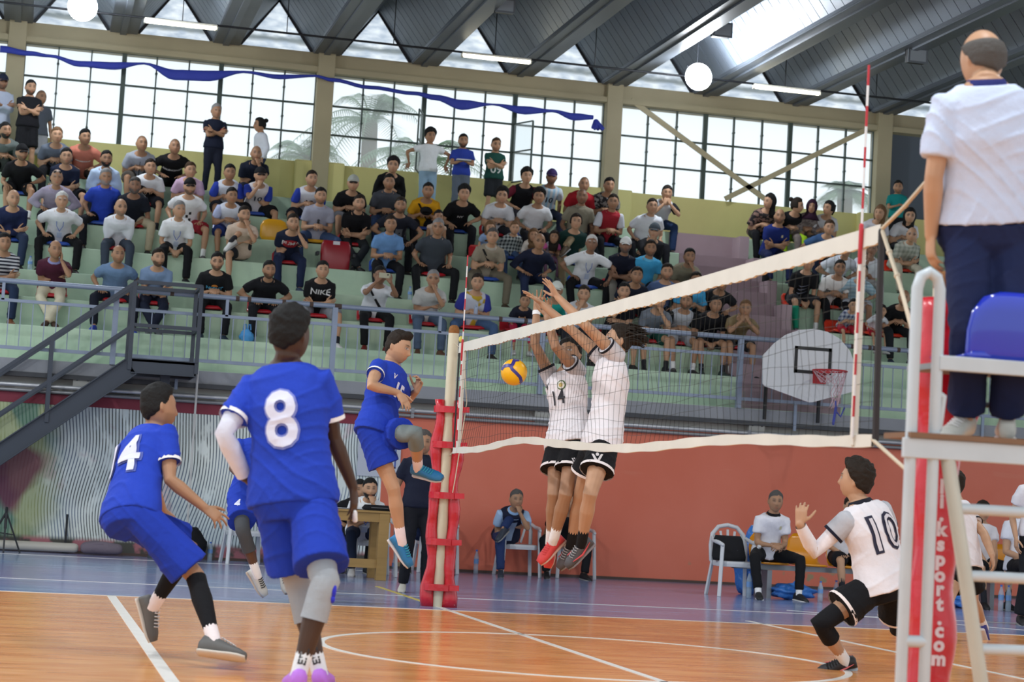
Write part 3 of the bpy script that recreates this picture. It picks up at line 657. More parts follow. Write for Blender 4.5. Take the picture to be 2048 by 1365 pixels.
def make_person(name, label, cat, J, look, group=None, fg=False):
    """J: world-space joints. look: dict of appearance."""
    base = J['base']; root = thing(name, label, cat, base, group); o = np.array(base, float)
    s = J.get('s', 1.); g = look.get('girth', 1.); L = {k: (np.array(v, float)-o if isinstance(v, (tuple, list, np.ndarray)) and len(np.shape(v)) == 1 and k not in ('hf', 'hu') else v) for k, v in J.items() if k not in ('s', 'base', 'hand')}
    skin = np.array(look['skin']) if not isinstance(look['skin'], str) else np.array(SKINC[look['skin']])
    hc = np.array(HAIRC[look.get('hc', 'dark')])
    vox, cvox = (.0062, .0095) if fg else (.021, .024)
    pel, nk = L['pel'], L['neck']; up = nrm_(nk-pel); shl = L['shR']-L['shL']; hpl = L['hpR']-L['hpL']
    Ht = np.linalg.norm(nk-pel)
    def fr(t):
        lat = nrm_(hpl)*(1-ss(t, .2, .8))+nrm_(shl)*ss(t, .2, .8); lat = nrm_(lat-up*(lat@up)); return lat, np.cross(up, lat)
    bend = L.get('bend', 0.)
    TR = [(-.20, .115, .085), (-.08, .158, .112), (.06, .163, .116), (.26, .150, .108), (.46, .143, .106), (.66, .160, .114), (.82, .172, .116), (.93, .162, .102), (.985, .138, .090), (1.03, .100, .076), (1.08, .072, .064)]
    def torso(B, ex=0., t0=-.3, t1=2, wide=1., seg=20, hem=0.):
        R = []
        for t, a, b in TR:
            if t < t0 or t > t1: continue
            la, fw = fr(t); f2 = (1 if t > .75 else g); c = pel+up*t*Ht-fw*bend*math.sin(math.pi*min(1, max(0, t)))
            belly = (g-1)*.10*math.exp(-((t-.3)/.25)**2)
            R.append((c+fw*belly, la, fw, s*(a*f2+ex+hem*max(0, .35-t))*wide, s*(b*f2+ex*.9+belly*.5+hem*max(0, .35-t)*.6)))
        if R: B.rings(R, seg)
    hd, hf, hu = L['head'], J['hf'], J['hu']; hr, hf, hu = frame(hf, hu)
    hs = look.get('hs', 1.05 if fg else 1.07)*s**.35
    TH = lambda P: hd+hs*(np.asarray(P)@np.stack([hr, hf, hu]))
    # ---------------- body
    B = Buf(); torso(B, -.006, -.12)
    nb = pel+up*Ht*.96
    B.tube([nb, nk+up*.03, TH((0, -.012, -.085)), TH((0, -.008, -.02))], [.066*s, .062*s, .057*s, .052*s], 12)
    hw = .085*s
    for sd in ('L', 'R'):
        sh, el, wr = L['sh'+sd], L['el'+sd], L['wr'+sd]; inn = nb*.55+sh*.45-up*.03*s
        am = look.get('arm', 1.)
        ua, fa = el-sh, wr-el
        B.tube([inn, sh, sh+ua*.35, sh+ua*.75, el, el+fa*.25, el+fa*.6, wr], [x*s*am for x in (.055, .056, .049, .041, .037, .040, .033, .0255)], 10)
        h_, kn, an = L['hp'+sd], L['kn'+sd], L['an'+sd]; th, cf = kn-h_, an-kn; lm = look.get('leg', 1.)
        B.tube([h_-th*.02, h_+th*.2, h_+th*.55, h_+th*.85, kn, kn+cf*.12, kn+cf*.32, kn+cf*.62, kn+cf*.88, an], [x*s*lm for x in (.078, .082, .070, .056, .053, .048, .055, .044, .034, .033)], 12)
        ft = L.get('to'+sd)
        if ft is not None and look.get('barefoot'): B.tube([an, an*.4+ft*.6, ft], [.03*s, .035*s, .02*s], 8)
    H = J['hand']; hb = B if fg else Buf()
    for sd in ('L', 'R'):
        sg = 1
        d_, n_, th_, cu, sp = H[sd]
        hand_buf(hb, L['wr'+sd], d_, n_, th_, cu, sp, s*1.0, 8 if fg else 5)
    key = (64, 56) if fg else (30, 26)
    HP = TH(HG[key]); nu, nv = key
    HV = np.concatenate([HP, [TH((0, 0, .118)), TH((0, -.0, -.118))]]); HF = grid_faces(nu, nv, len(HP), len(HP)+1)
    EB = Buf()
    for sg in (-1, 1):
        eb = Buf(); eb.ball((0, 0, 0), (.009, .018, .031), 10, 8); ev = eb.v[0]; ca, sa = math.cos(.45), math.sin(.45)
        ev = np.stack([ev[:, 0]*ca-ev[:, 1]*sa, ev[:, 0]*sa+ev[:, 1]*ca, ev[:, 2]], 1)*V(sg, 1, 1)+V(sg*.077, -.012, -.004); EB.add(TH(ev), eb.f)
    def hcol(Pw):
        Pl = ((Pw-hd)/hs)@np.stack([hr, hf, hu]).T; inside = (np.linalg.norm(Pl/V(.095, .13, .135), axis=1) < 1)
        c = np.tile(skin, (len(Pw), 1)); cc_ = head_colors(Pl, skin, hc, look.get('hair', 'short'), look.get('beard', 0), detail=fg)
        earm = (np.abs(Pl[:, 0]) > .074) & (Pl[:, 2] < .03); cc_[earm] = skin
        c[inside] = cc_[inside]; return c
    if fg:
        B.add(HV, HF); B.add(EB.v[0], []) if 0 else None
        for v, f0 in ((EB, 0),): B.add(np.concatenate(EB.v), EB.f)
    body = part('body', B, SKIN, root, True)
    if fg:
        def fin(ob):
            P = getv(ob.data); c = hcol(P)
            r_ = .97+.06*np.sin(P@V(31, 27, 23))*np.sin(P@V(-17, 29, 37)); set_col(ob.data, c*r_[:, None])
    else:
        def fin(ob):
            P0 = getv(ob.data); X = np.concatenate([HV]+EB.v+hb.v); nH = len(HV); Fx = list(HF)
            Fx += [tuple(i+nH for i in q) for q in EB.f]; nE = nH+EB.n; Fx += [tuple(i+nE for i in q) for q in hb.f]
            cX = np.tile(skin, (len(X), 1)); cX[:nH] = hcol(HV); mats = [SKIN]
            c0 = np.tile(skin, (len(P0), 1)); nm = merge_bufs(ob.data, X, Fx, c0, cX); nm.materials.append(SKIN); ob.data = nm
    remesh(body, vox, 2 if fg else 2, fin)
    # ---------------- hair, cap
    st = look.get('hair', 'short')
    hm = hair_mesh(key, st, TH, hs, None, *look.get('hp', (.016, .004, .003)), seed=int(abs(o[0]*100)))
    if hm is not None:
        vv = TH(getv(hm)); hm.vertices.foreach_set('co', vv.ravel()); hm.update()
        nmh = {'cap': 'cap', 'hijab': 'headscarf', 'hood': 'hood'}.get(st, 'hair')
        cm = cloth(look.get('capc', '#15161a')) if nmh != 'hair' else mat('hair_'+look.get('hc', 'dark'), [max(x, .012) for x in hc], .75, spec=.2, bump=(60, .6, .01))
        link(nmh, hm, cm, root, True)
        if st == 'cap' and look.get('brim', 1): cap_parts(key, root, TH, cloth(look.get('brimc', look.get('capc', '#15161a'))))
    if look.get('beard', 0) > .8 and 0: pass
    if look.get('glasses'):
        B = Buf(); zo = .010 if look['glasses'] != 'top' else .075
        for sg in (-1, 1):
            pts = [(sg*.032+.021*math.cos(a), (.095 if zo < .05 else .075)-.006*abs(math.cos(a)), zo+.015*math.sin(a)) for a in np.linspace(0, 2*math.pi, 11)]
            B.tube(pts, .0022, 5); B.tube([(sg*.053, .09 if zo < .05 else .07, zo+.005), (sg*.079, 0, zo+.006)], .002, 4)
        B.tube([(-.012, .1 if zo < .05 else .08, zo+.004), (.012, .1 if zo < .05 else .08, zo+.004)], .002, 4)
        if look['glasses'] in ('sun', 'top'):
            for sg in (-1, 1): B.ball((sg*.032, (.094 if zo < .05 else .074), zo), (.020, .003, .014), 10, 6)
        B.v = [TH(v) for v in B.v]; part('glasses', B, mat('glasses_frame', '#16171a', .3), root, True)
    # ---------------- shirt
    tp = look.get('top'); ex = look.get('loose', .016 if fg else .020)
    if tp:
        tc = cloth(tp) if isinstance(tp, str) else tp
        B = Buf(); hemt = look.get('hem', -.10); torso(B, ex, hemt-.02, 1.04, seg=24, hem=look.get('flare', .05))
        nb2 = nk; slv = look.get('slv', .62); slc = look.get('slvc'); SB = [B, B] if not slc else [Buf(), Buf()]
        for i, sd in enumerate(('L', 'R')):
            if slv <= 0: continue
            sh, el, wr = L['sh'+sd], L['el'+sd], L['wr'+sd]; inn = nb*.5+sh*.5-up*.035*s; ua, fa = el-sh, wr-el; am = look.get('arm', 1.)
            if slv <= 1: pts = [inn, sh, sh+ua*slv*.5, sh+ua*slv]; rr_ = [.058, .066, .064, .064]
            else: pts = [inn, sh, sh+ua*.5, el, el+fa*.5, el+fa*min(.97, slv-1)]; rr_ = [.058, .064, .056, .050, .046, .038]
            SB[i].tube(pts, [r*s*am+ex*.35 for r in rr_], 14, cap='s')
            if slc and fg is False: pass
        shirt = part(look.get('topname', 'shirt'), B, tc, root, True); remesh(shirt, cvox, 3 if fg else 2, lambda ob: wrinkle(ob, .0065 if fg else .006, up))
        if slc:
            for b2 in SB: remesh(part('sleeve', b2, cloth(slc) if isinstance(slc, str) else slc, root, True), cvox, 2)
        root['_sh'] = shirt.name
        cf_ = look.get('cuff')
        if cf_ and slv <= 1:
            for sd in ('L', 'R'):
                sh, el = L['sh'+sd], L['el'+sd]; ua = nrm_(el-sh); e = sh+(el-sh)*slv; r = .064*s*look.get('arm', 1.)+ex*.35
                BB = Buf(); BB.tube([e-ua*.016, e+ua*.005], r*1.01, 20, cap=False); part('sleeve_cuff', BB, cloth(cf_), root, True)
        if look.get('collar'):
            BB = Buf(); la, fw = fr(1.0); c = nk+up*(-.005)
            BB.rings([(c-up*.012*s, la, fw, .112*s, .092*s), (c+up*.016*s, la, fw, .094*s, .082*s), (c+up*.045*s, la, fw, .074*s, .070*s)], 18); part('collar', BB, cloth(look['collar']), root, True)
    # ---------------- bottoms
    bt = look.get('bot', '#1b1d22'); bl = look.get('botlen', 2.)   # <1 share of the thigh, 2 full length
    B = Buf(); torso(B, .022 if fg else .016, -.3, .14, seg=20)
    ends = []
    for sd in ('L', 'R'):
        h_, kn, an = L['hp'+sd], L['kn'+sd], L['an'+sd]; th, cf = kn-h_, an-kn; lm = look.get('leg', 1.); lo = look.get('bloose', .018)
        if bl <= 1: pts = [h_-th*.05, h_+th*bl*.35, h_+th*bl*.7, h_+th*bl]; rr_ = [.097, .099+lo*.3, .092+lo*.8, .084+lo*1.4]
        else: pts = [h_-th*.03, h_+th*.25, h_+th*.6, kn, kn+cf*.15, kn+cf*.5, kn+cf*min(.98, bl-1)]; rr_ = [.095, .094, .076+lo*.4, .060+lo*.5, .058+lo*.6, .052+lo*.6, .044+lo*.8]
        B.tube(pts, [r*s*lm for r in rr_], 16, cap='s'); ends.append((pts[-1], nrm_(pts[-1]-pts[-2]), rr_[-1]*s*lm))
    leg = part('shorts' if bl <= 1 else 'trousers', B, cloth(bt) if isinstance(bt, str) else bt, root, True); remesh(leg, cvox, 2, lambda ob: wrinkle(ob, .006 if fg else .005, up))
    root['_bo'] = leg.name
    if look.get('bcuff'):
        for c, d, r in ends:
            BB = Buf(); BB.tube([c-d*.018, c+d*.004], r*1.0, 20, cap=False); part('shorts_trim', BB, cloth(look['bcuff']), root, True)
    # ---------------- feet
    for sd in ('L', 'R'):
        kn, an = L['kn'+sd], L['an'+sd]; cf = an-kn; to = L['to'+sd]
        if look.get('sock'):
            k0 = look.get('sockh', .72); BB = Buf(); BB.tube([kn+cf*k0, kn+cf*(k0*.4+.6), an+nrm_(cf)*.02], [(.047 if k0 < .5 else .040)*s, .039*s, .038*s], 12); part('sock', BB, cloth(look['sock']), root, True)
        fd = nrm_(to-an); low = -nrm_(np.cross(np.cross(fd, nrm_(-cf) if abs(nrm_(cf)@fd) < .95 else V(0, 0, 1)), fd))
        lat = np.cross(fd, low); LF = max(.15, np.linalg.norm(to-an))
        def ST(x, y, z): return an+s*(lat*x-low*z)+fd*y
        l_ = .20*s; BB = Buf(); shc = look.get('shoe', '#1b1b1d')
        spec = [(-.070, .030, .030, -.045), (-.055, .036, .048, -.030), (-.01, .037, .052, -.025), (.05, .039, .042, -.038), (.11, .044, .031, -.052), (.155, .041, .025, -.058), (.195, .026, .017, -.066)]
        BB.rings([(ST(0, y*s, z), lat, -low, w*s, h*s) for y, w, h, z in spec], 12, p=2.4)
        sh_ = part('shoe', BB, mat('shoe', shc, .6, noise=(40, .1)), root, True)
        BB = Buf(); BB.rings([(ST(0, y*s, -.081), lat, -low, w*1.06*s, .012*s) for y, w, h, z in spec], 12, p=2.6); part('sole', BB, mat('sole', look.get('sole', '#d9d9d6' if fg else '#8d8d8d'), .6), sh_, True)
        if fg:
            for i in range(5): BB = Buf(); BB.tube([ST(-.022, (.045+.018*i)*s, .012-.008*i), ST(.0, (.052+.018*i)*s, .018-.008*i), ST(.022, (.045+.018*i)*s, .012-.008*i)], .004, 5); part('lace', BB, mat('lace', look.get('lace', '#e8e8e8'), .8), sh_, True)
            if look.get('swoosh'): 
                for sx in (-1, 1): BB = Buf(); BB.tube([ST(sx*.040, .13*s, -.030), ST(sx*.043, .05*s, -.045), ST(sx*.041, .0, -.028), ST(sx*.038, -.05*s, -.008)], [.003, .009, .006, .002], 6); part('shoe_mark', BB, mat('shoe_mark', look['swoosh'], .6), sh_, True)
        pad = look.get('pad')
        if pad and (pad is not True) and sd in look.get('padon', 'LR'):
            h_ = L['hp'+sd]; th = kn-h_; a1, a2 = look.get('padh', (.72, .30)); k_ = look.get('leg', 1.)*s
            BB = Buf(); BB.tube([h_+th*a1, h_+th*.9, kn+nrm_(th-cf)*.01, kn+cf*.12, kn+cf*a2], [.068*k_, .064*k_, .064*k_, .058*k_, .060*k_], 16, cap=False)
            part('knee_pad', BB, cloth(pad), root, True)
            if look.get('padstripe'):
                for e, c in ((.0, look['padstripe']),): BB = Buf(); q = h_+th*(a1+.08); d = nrm_(th); BB.tube([q, q+d*.012], .071*k_, 16, cap=False); part('pad_stripe', BB, cloth(c), root, True)
    return root
def decal(root, text, size, P, fwd, upv, col, on='_sh', off=.004, bold=.0, name='number', hgt=1.0, dist=.5, sub=2, ext=None):
    """flat print: glyph mesh laid onto the garment by casting it along -fwd"""
    cu = bpy.data.curves.new('t', 'FONT'); cu.body = text; cu.size = size; cu.align_x = 'CENTER'; cu.align_y = 'CENTER'; cu.offset = bold; cu.resolution_u = 3
    to = bpy.data.objects.new('t', cu); me = bpy.data.meshes.new_from_object(to); bpy.data.objects.remove(to)
    bm = bmesh.new(); bm.from_mesh(me)
    for _ in range(sub): 
        es = [e for e in bm.edges if e.calc_length() > size*.12]
        if es: bmesh.ops.subdivide_edges(bm, edges=es, cuts=1); bmesh.ops.triangulate(bm, faces=bm.faces)
    bm.to_mesh(me); bm.free()
    return press(root, me, P, fwd, upv, col, on, off, name, hgt, dist)
def press(root, me, P, fwd, upv, col, on='_sh', off=.004, name='print', hgt=1., dist=.5):
    r, f, u = frame(-np.asarray(fwd), upv)     # looking at the print from outside: right is r
    tgt = bpy.data.objects[root[on]]; tv = getv(tgt.data); tree = BVHTree.FromPolygons(tv.tolist(), [tuple(p.vertices) for p in tgt.data.polygons])
    v = getv(me); o = np.array(root.location); P = np.asarray(P)-o; fw = nrm_(fwd); out = []
    for x, y, z in v:
        q = P+r*x+u*y*hgt; h = tree.ray_cast(Vector(q+fw*dist), Vector(-fw), dist*2)
        out.append(np.array(h[0])+fw*off if h[0] is not None else None)
    good = [q for q in out if q is not None]
    if not good: return None
    dm = np.median([((q-P)@fw) for q in good]); out = [q if q is not None and (q-P)@fw < dm+.035 else None for q in out]; out = [q if q is not None else P+r*v[i][0]+u*v[i][1]*hgt+fw*dm for i, q in enumerate(out)]
    me.vertices.foreach_set('co', np.array(out).ravel()); me.update()
    return link(name, me, mat('print', col, .7), root)
def poly_me(pts, n=0):
    me = bpy.data.meshes.new('p'); bm = bmesh.new(); vs = [bm.verts.new((x, y, 0)) for x, y in pts]; bm.faces.new(vs); bmesh.ops.triangulate(bm, faces=bm.faces)
    for _ in range(2): bmesh.ops.subdivide_edges(bm, edges=bm.edges, cuts=1); bmesh.ops.triangulate(bm, faces=bm.faces)
    bm.to_mesh(me); bm.free(); return me
# ---------------- seated / standing poses by IK
def pose(base_hip, yaw=0., lean=.15, s=1., arms='lap', legs='n', look_=(0, 0), foot=None, stand=False, side=0., hipz=None, seed=0, headdx=0.):
    """yaw 0 faces the camera side (-Y). returns joints"""
    r_ = random.Random(seed); F = V(math.sin(yaw), -math.cos(yaw), 0); R = V(-math.cos(yaw), -math.sin(yaw), 0)  # R = person's right
    U = V(0, 0, 1); hip = np.array(base_hip, float); up = nrm_(U*math.cos(lean)*math.cos(side)+F*math.sin(lean)+R*math.sin(side))
    nk = hip+up*.50*s; J = {'s': s, 'pel': hip, 'neck': nk, 'bend': .03 if lean > .3 else .0}
    R2 = nrm_(R-up*(R@up)); F2 = np.cross(R2, up)*-1 if np.dot(np.cross(R2, up), F) < 0 else np.cross(R2, up)
    hy, hp = look_; hf = nrm_(F*math.cos(hy)+(-R)*math.sin(hy)+U*hp)   # + yaw = to the person's left
    J['hf'] = hf; J['hu'] = nrm_(U+.3*(up-U)); J['head'] = nk+nrm_(up*.6+U*.6)*.168*s+F*.03*s+R*headdx
    for sd, g in (('R', 1), ('L', -1)):
        J['sh'+sd] = nk-up*.065*s+R2*g*.170*s; J['hp'+sd] = hip+R*g*.088*s
    H = {}
    for sd, g in (('R', 1), ('L', -1)):
        if stand:
            dx = legs if isinstance(legs, (int, float)) else .10
            an = hip*V(1, 1, 0)+V(0, 0, foot+.085*s)+R*g*dx*s-F*.02; kn, an = ik(J['hp'+sd], an, .45*s, .42*s, F)
        else:
            sp = {'n': .16, 'w': .26, 'c': .08, 't': .10}.get(legs, .16); fx = {'c': -.04}.get(legs, sp)
            an = hip*V(1, 1, 0)+F*(.47*s+(.12 if legs == 'c' else 0)+.04*r_.uniform(-1, 1))+R*g*fx*s; an[2] = foot+.085*s
            if legs == 'x' and sd == 'L': # left ankle over the right knee
                an = hip+F*.50*s+R*.16*s+U*.10*s; kn = None
            pole = U*1.0+F*.3+R*g*(.9 if legs == 'c' else .35 if sp > .2 else .15)
            kn, an = ik(J['hp'+sd], an, .45*s, .42*s, pole)
        J['kn'+sd], J['an'+sd] = kn, an
        fd = nrm_(F+R*g*(.25 if legs != 'c' else -.1)-U*.06); 
        if legs == 'x' and sd == 'L': fd = nrm_(R*.6+F*.5-U*.5)
        J['to'+sd] = an+fd*.2*s
    ch = nk-up*.17*s+F2*.16*s; mouth = J['head']+hf*.10*s-V(0, 0, .085)*s
    thR, thL = (J['hpR']*.35+J['knR']*.65)+U*.09*s, (J['hpL']*.35+J['knL']*.65)+U*.09*s
    mid = (J['knR']+J['knL'])/2
    down = -U*.5
    def setarm(sd, tgt, pole, hd=None, hn=None, cu=.5, sp=.05):
        g = 1 if sd == 'R' else -1
        el, wr = ik(J['sh'+sd], tgt, .285*s, .25*s, pole); J['el'+sd], J['wr'+sd] = el, wr
        d = nrm_(hd if hd is not None else wr-el); n = hn if hn is not None else U; H[sd] = (d, n, 1 if sd == 'L' else -1, cu, sp)
    outp = lambda g: -U*.8+R*g*.28-F*.45
    for sd, g in (('R', 1), ('L', -1)):
        th = thR if sd == 'R' else thL; kn = J['kn'+sd]
        if arms == 'lap': setarm(sd, hip+F*.36*s+U*(.13 if lean < .35 else .10)*s+R*g*.055*s, outp(g), nrm_(F*.3-R*g*.9-U*.2), nrm_(F+U*.6), .8)
        elif arms == 'between': setarm(sd, mid-F*.06*s+U*.0+R*g*.05*s, outp(g), nrm_(F*.3-R*g*.6-U*.6), nrm_(F+U*.3), .9)
        elif arms == 'thighs' or (arms in ('chinR', 'chinL') and arms[-1] != sd and 0): setarm(sd, th, outp(g), nrm_(F-U*.25-R*g*.2), U, .25)
        elif arms == 'knees': setarm(sd, kn+U*.07*s-F*.03, outp(g)*V(1, 1, 1), nrm_(F-U*.6), nrm_(U+F*.5), .6)
        elif arms == 'cross':
            t = ch-up*.06*s+(R2*-g*.085*s)+F2*(.02 if g > 0 else .075)*s; setarm(sd, t, -up*1.0+R2*g*.7+F2*.2, nrm_(-R2*g*.95+up*.25), nrm_(F2+up*.2), .35)
        elif arms in ('chinR', 'chinL'):
            if arms[-1] == sd: setarm(sd, mouth-U*.07*s+R*g*.03*s, -U+F*.5+R*g*.3, nrm_(U*.8-hf*.3-R*g*.2), nrm_(F+R*g*.4), 1.0)
            else: setarm(sd, hip+F*.26*s+U*.14*s-R*g*.04*s, outp(g), nrm_(-R*g+F*.2), nrm_(F+U*.4), .4)
        elif arms in ('cheekR', 'cheekL'):
            if arms[-1] == sd: setarm(sd, J['head']+R*g*.085*s+hf*.03*s-U*.14*s, -U+F*.5+R*g*.5, U, R*g, .3)
            else: setarm(sd, hip+F*.26*s+U*.16*s-R*g*.04*s, outp(g), nrm_(-R*g+F*.2), nrm_(F+U*.4), .4)
        elif arms == 'face2': setarm(sd, mouth-U*.09*s+hf*.01+R*g*.045*s, -U+F*.4+R*g*.7, nrm_(U*.9-R*g*.35-F*.1), nrm_(F+R*g*.5), .5)
        elif arms == 'phone': setarm(sd, hip+F*.33*s+U*.20*s+R*g*.055*s, outp(g), nrm_(F*.5-R*g*.7+U*.3), nrm_(F-U*.2), .8)
        elif arms == 'phoneup': setarm(sd, mouth+F*.17*s+R*g*.10*s-U*.02, -U+R*g*.7, nrm_(-R*g*.5+U*.7), nrm_(F+R*g*.2), 1.1)
        elif arms == 'wide': setarm(sd, hip+R*g*.36*s+U*.12*s-F*.10, R*g, nrm_(R*g*.4-U*.9), nrm_(-F+U*.1), .3)
        elif arms == 'down': setarm(sd, hip+R*g*.24*s+U*(-.06)*s+F*.04, R*g*.4-F, nrm_(-U+F*.1), R*g, .35)
        elif arms == 'down+phone' : setarm(sd, hip+F*.30*s+U*.22*s+R*g*.04*s, -U+R*g*.6, nrm_(F*.6-R*g*.6+U*.2), nrm_(F*.2+U), .7)
        elif arms == 'hips': setarm(sd, kn*.5+J['hp'+sd]*.5+U*.1*s+R*g*.03 if sd == 'R' else kn+U*.07*s-F*.05+R*g*.02, R*g-U*.1, nrm_(F-R*g*.6-U*.3), U, .4)
        elif arms == 'kneeR': setarm(sd, (kn+U*.07*s) if sd == 'R' else th, outp(g), nrm_(F-U*.4), U, .5)
    J['hand'] = H; return J
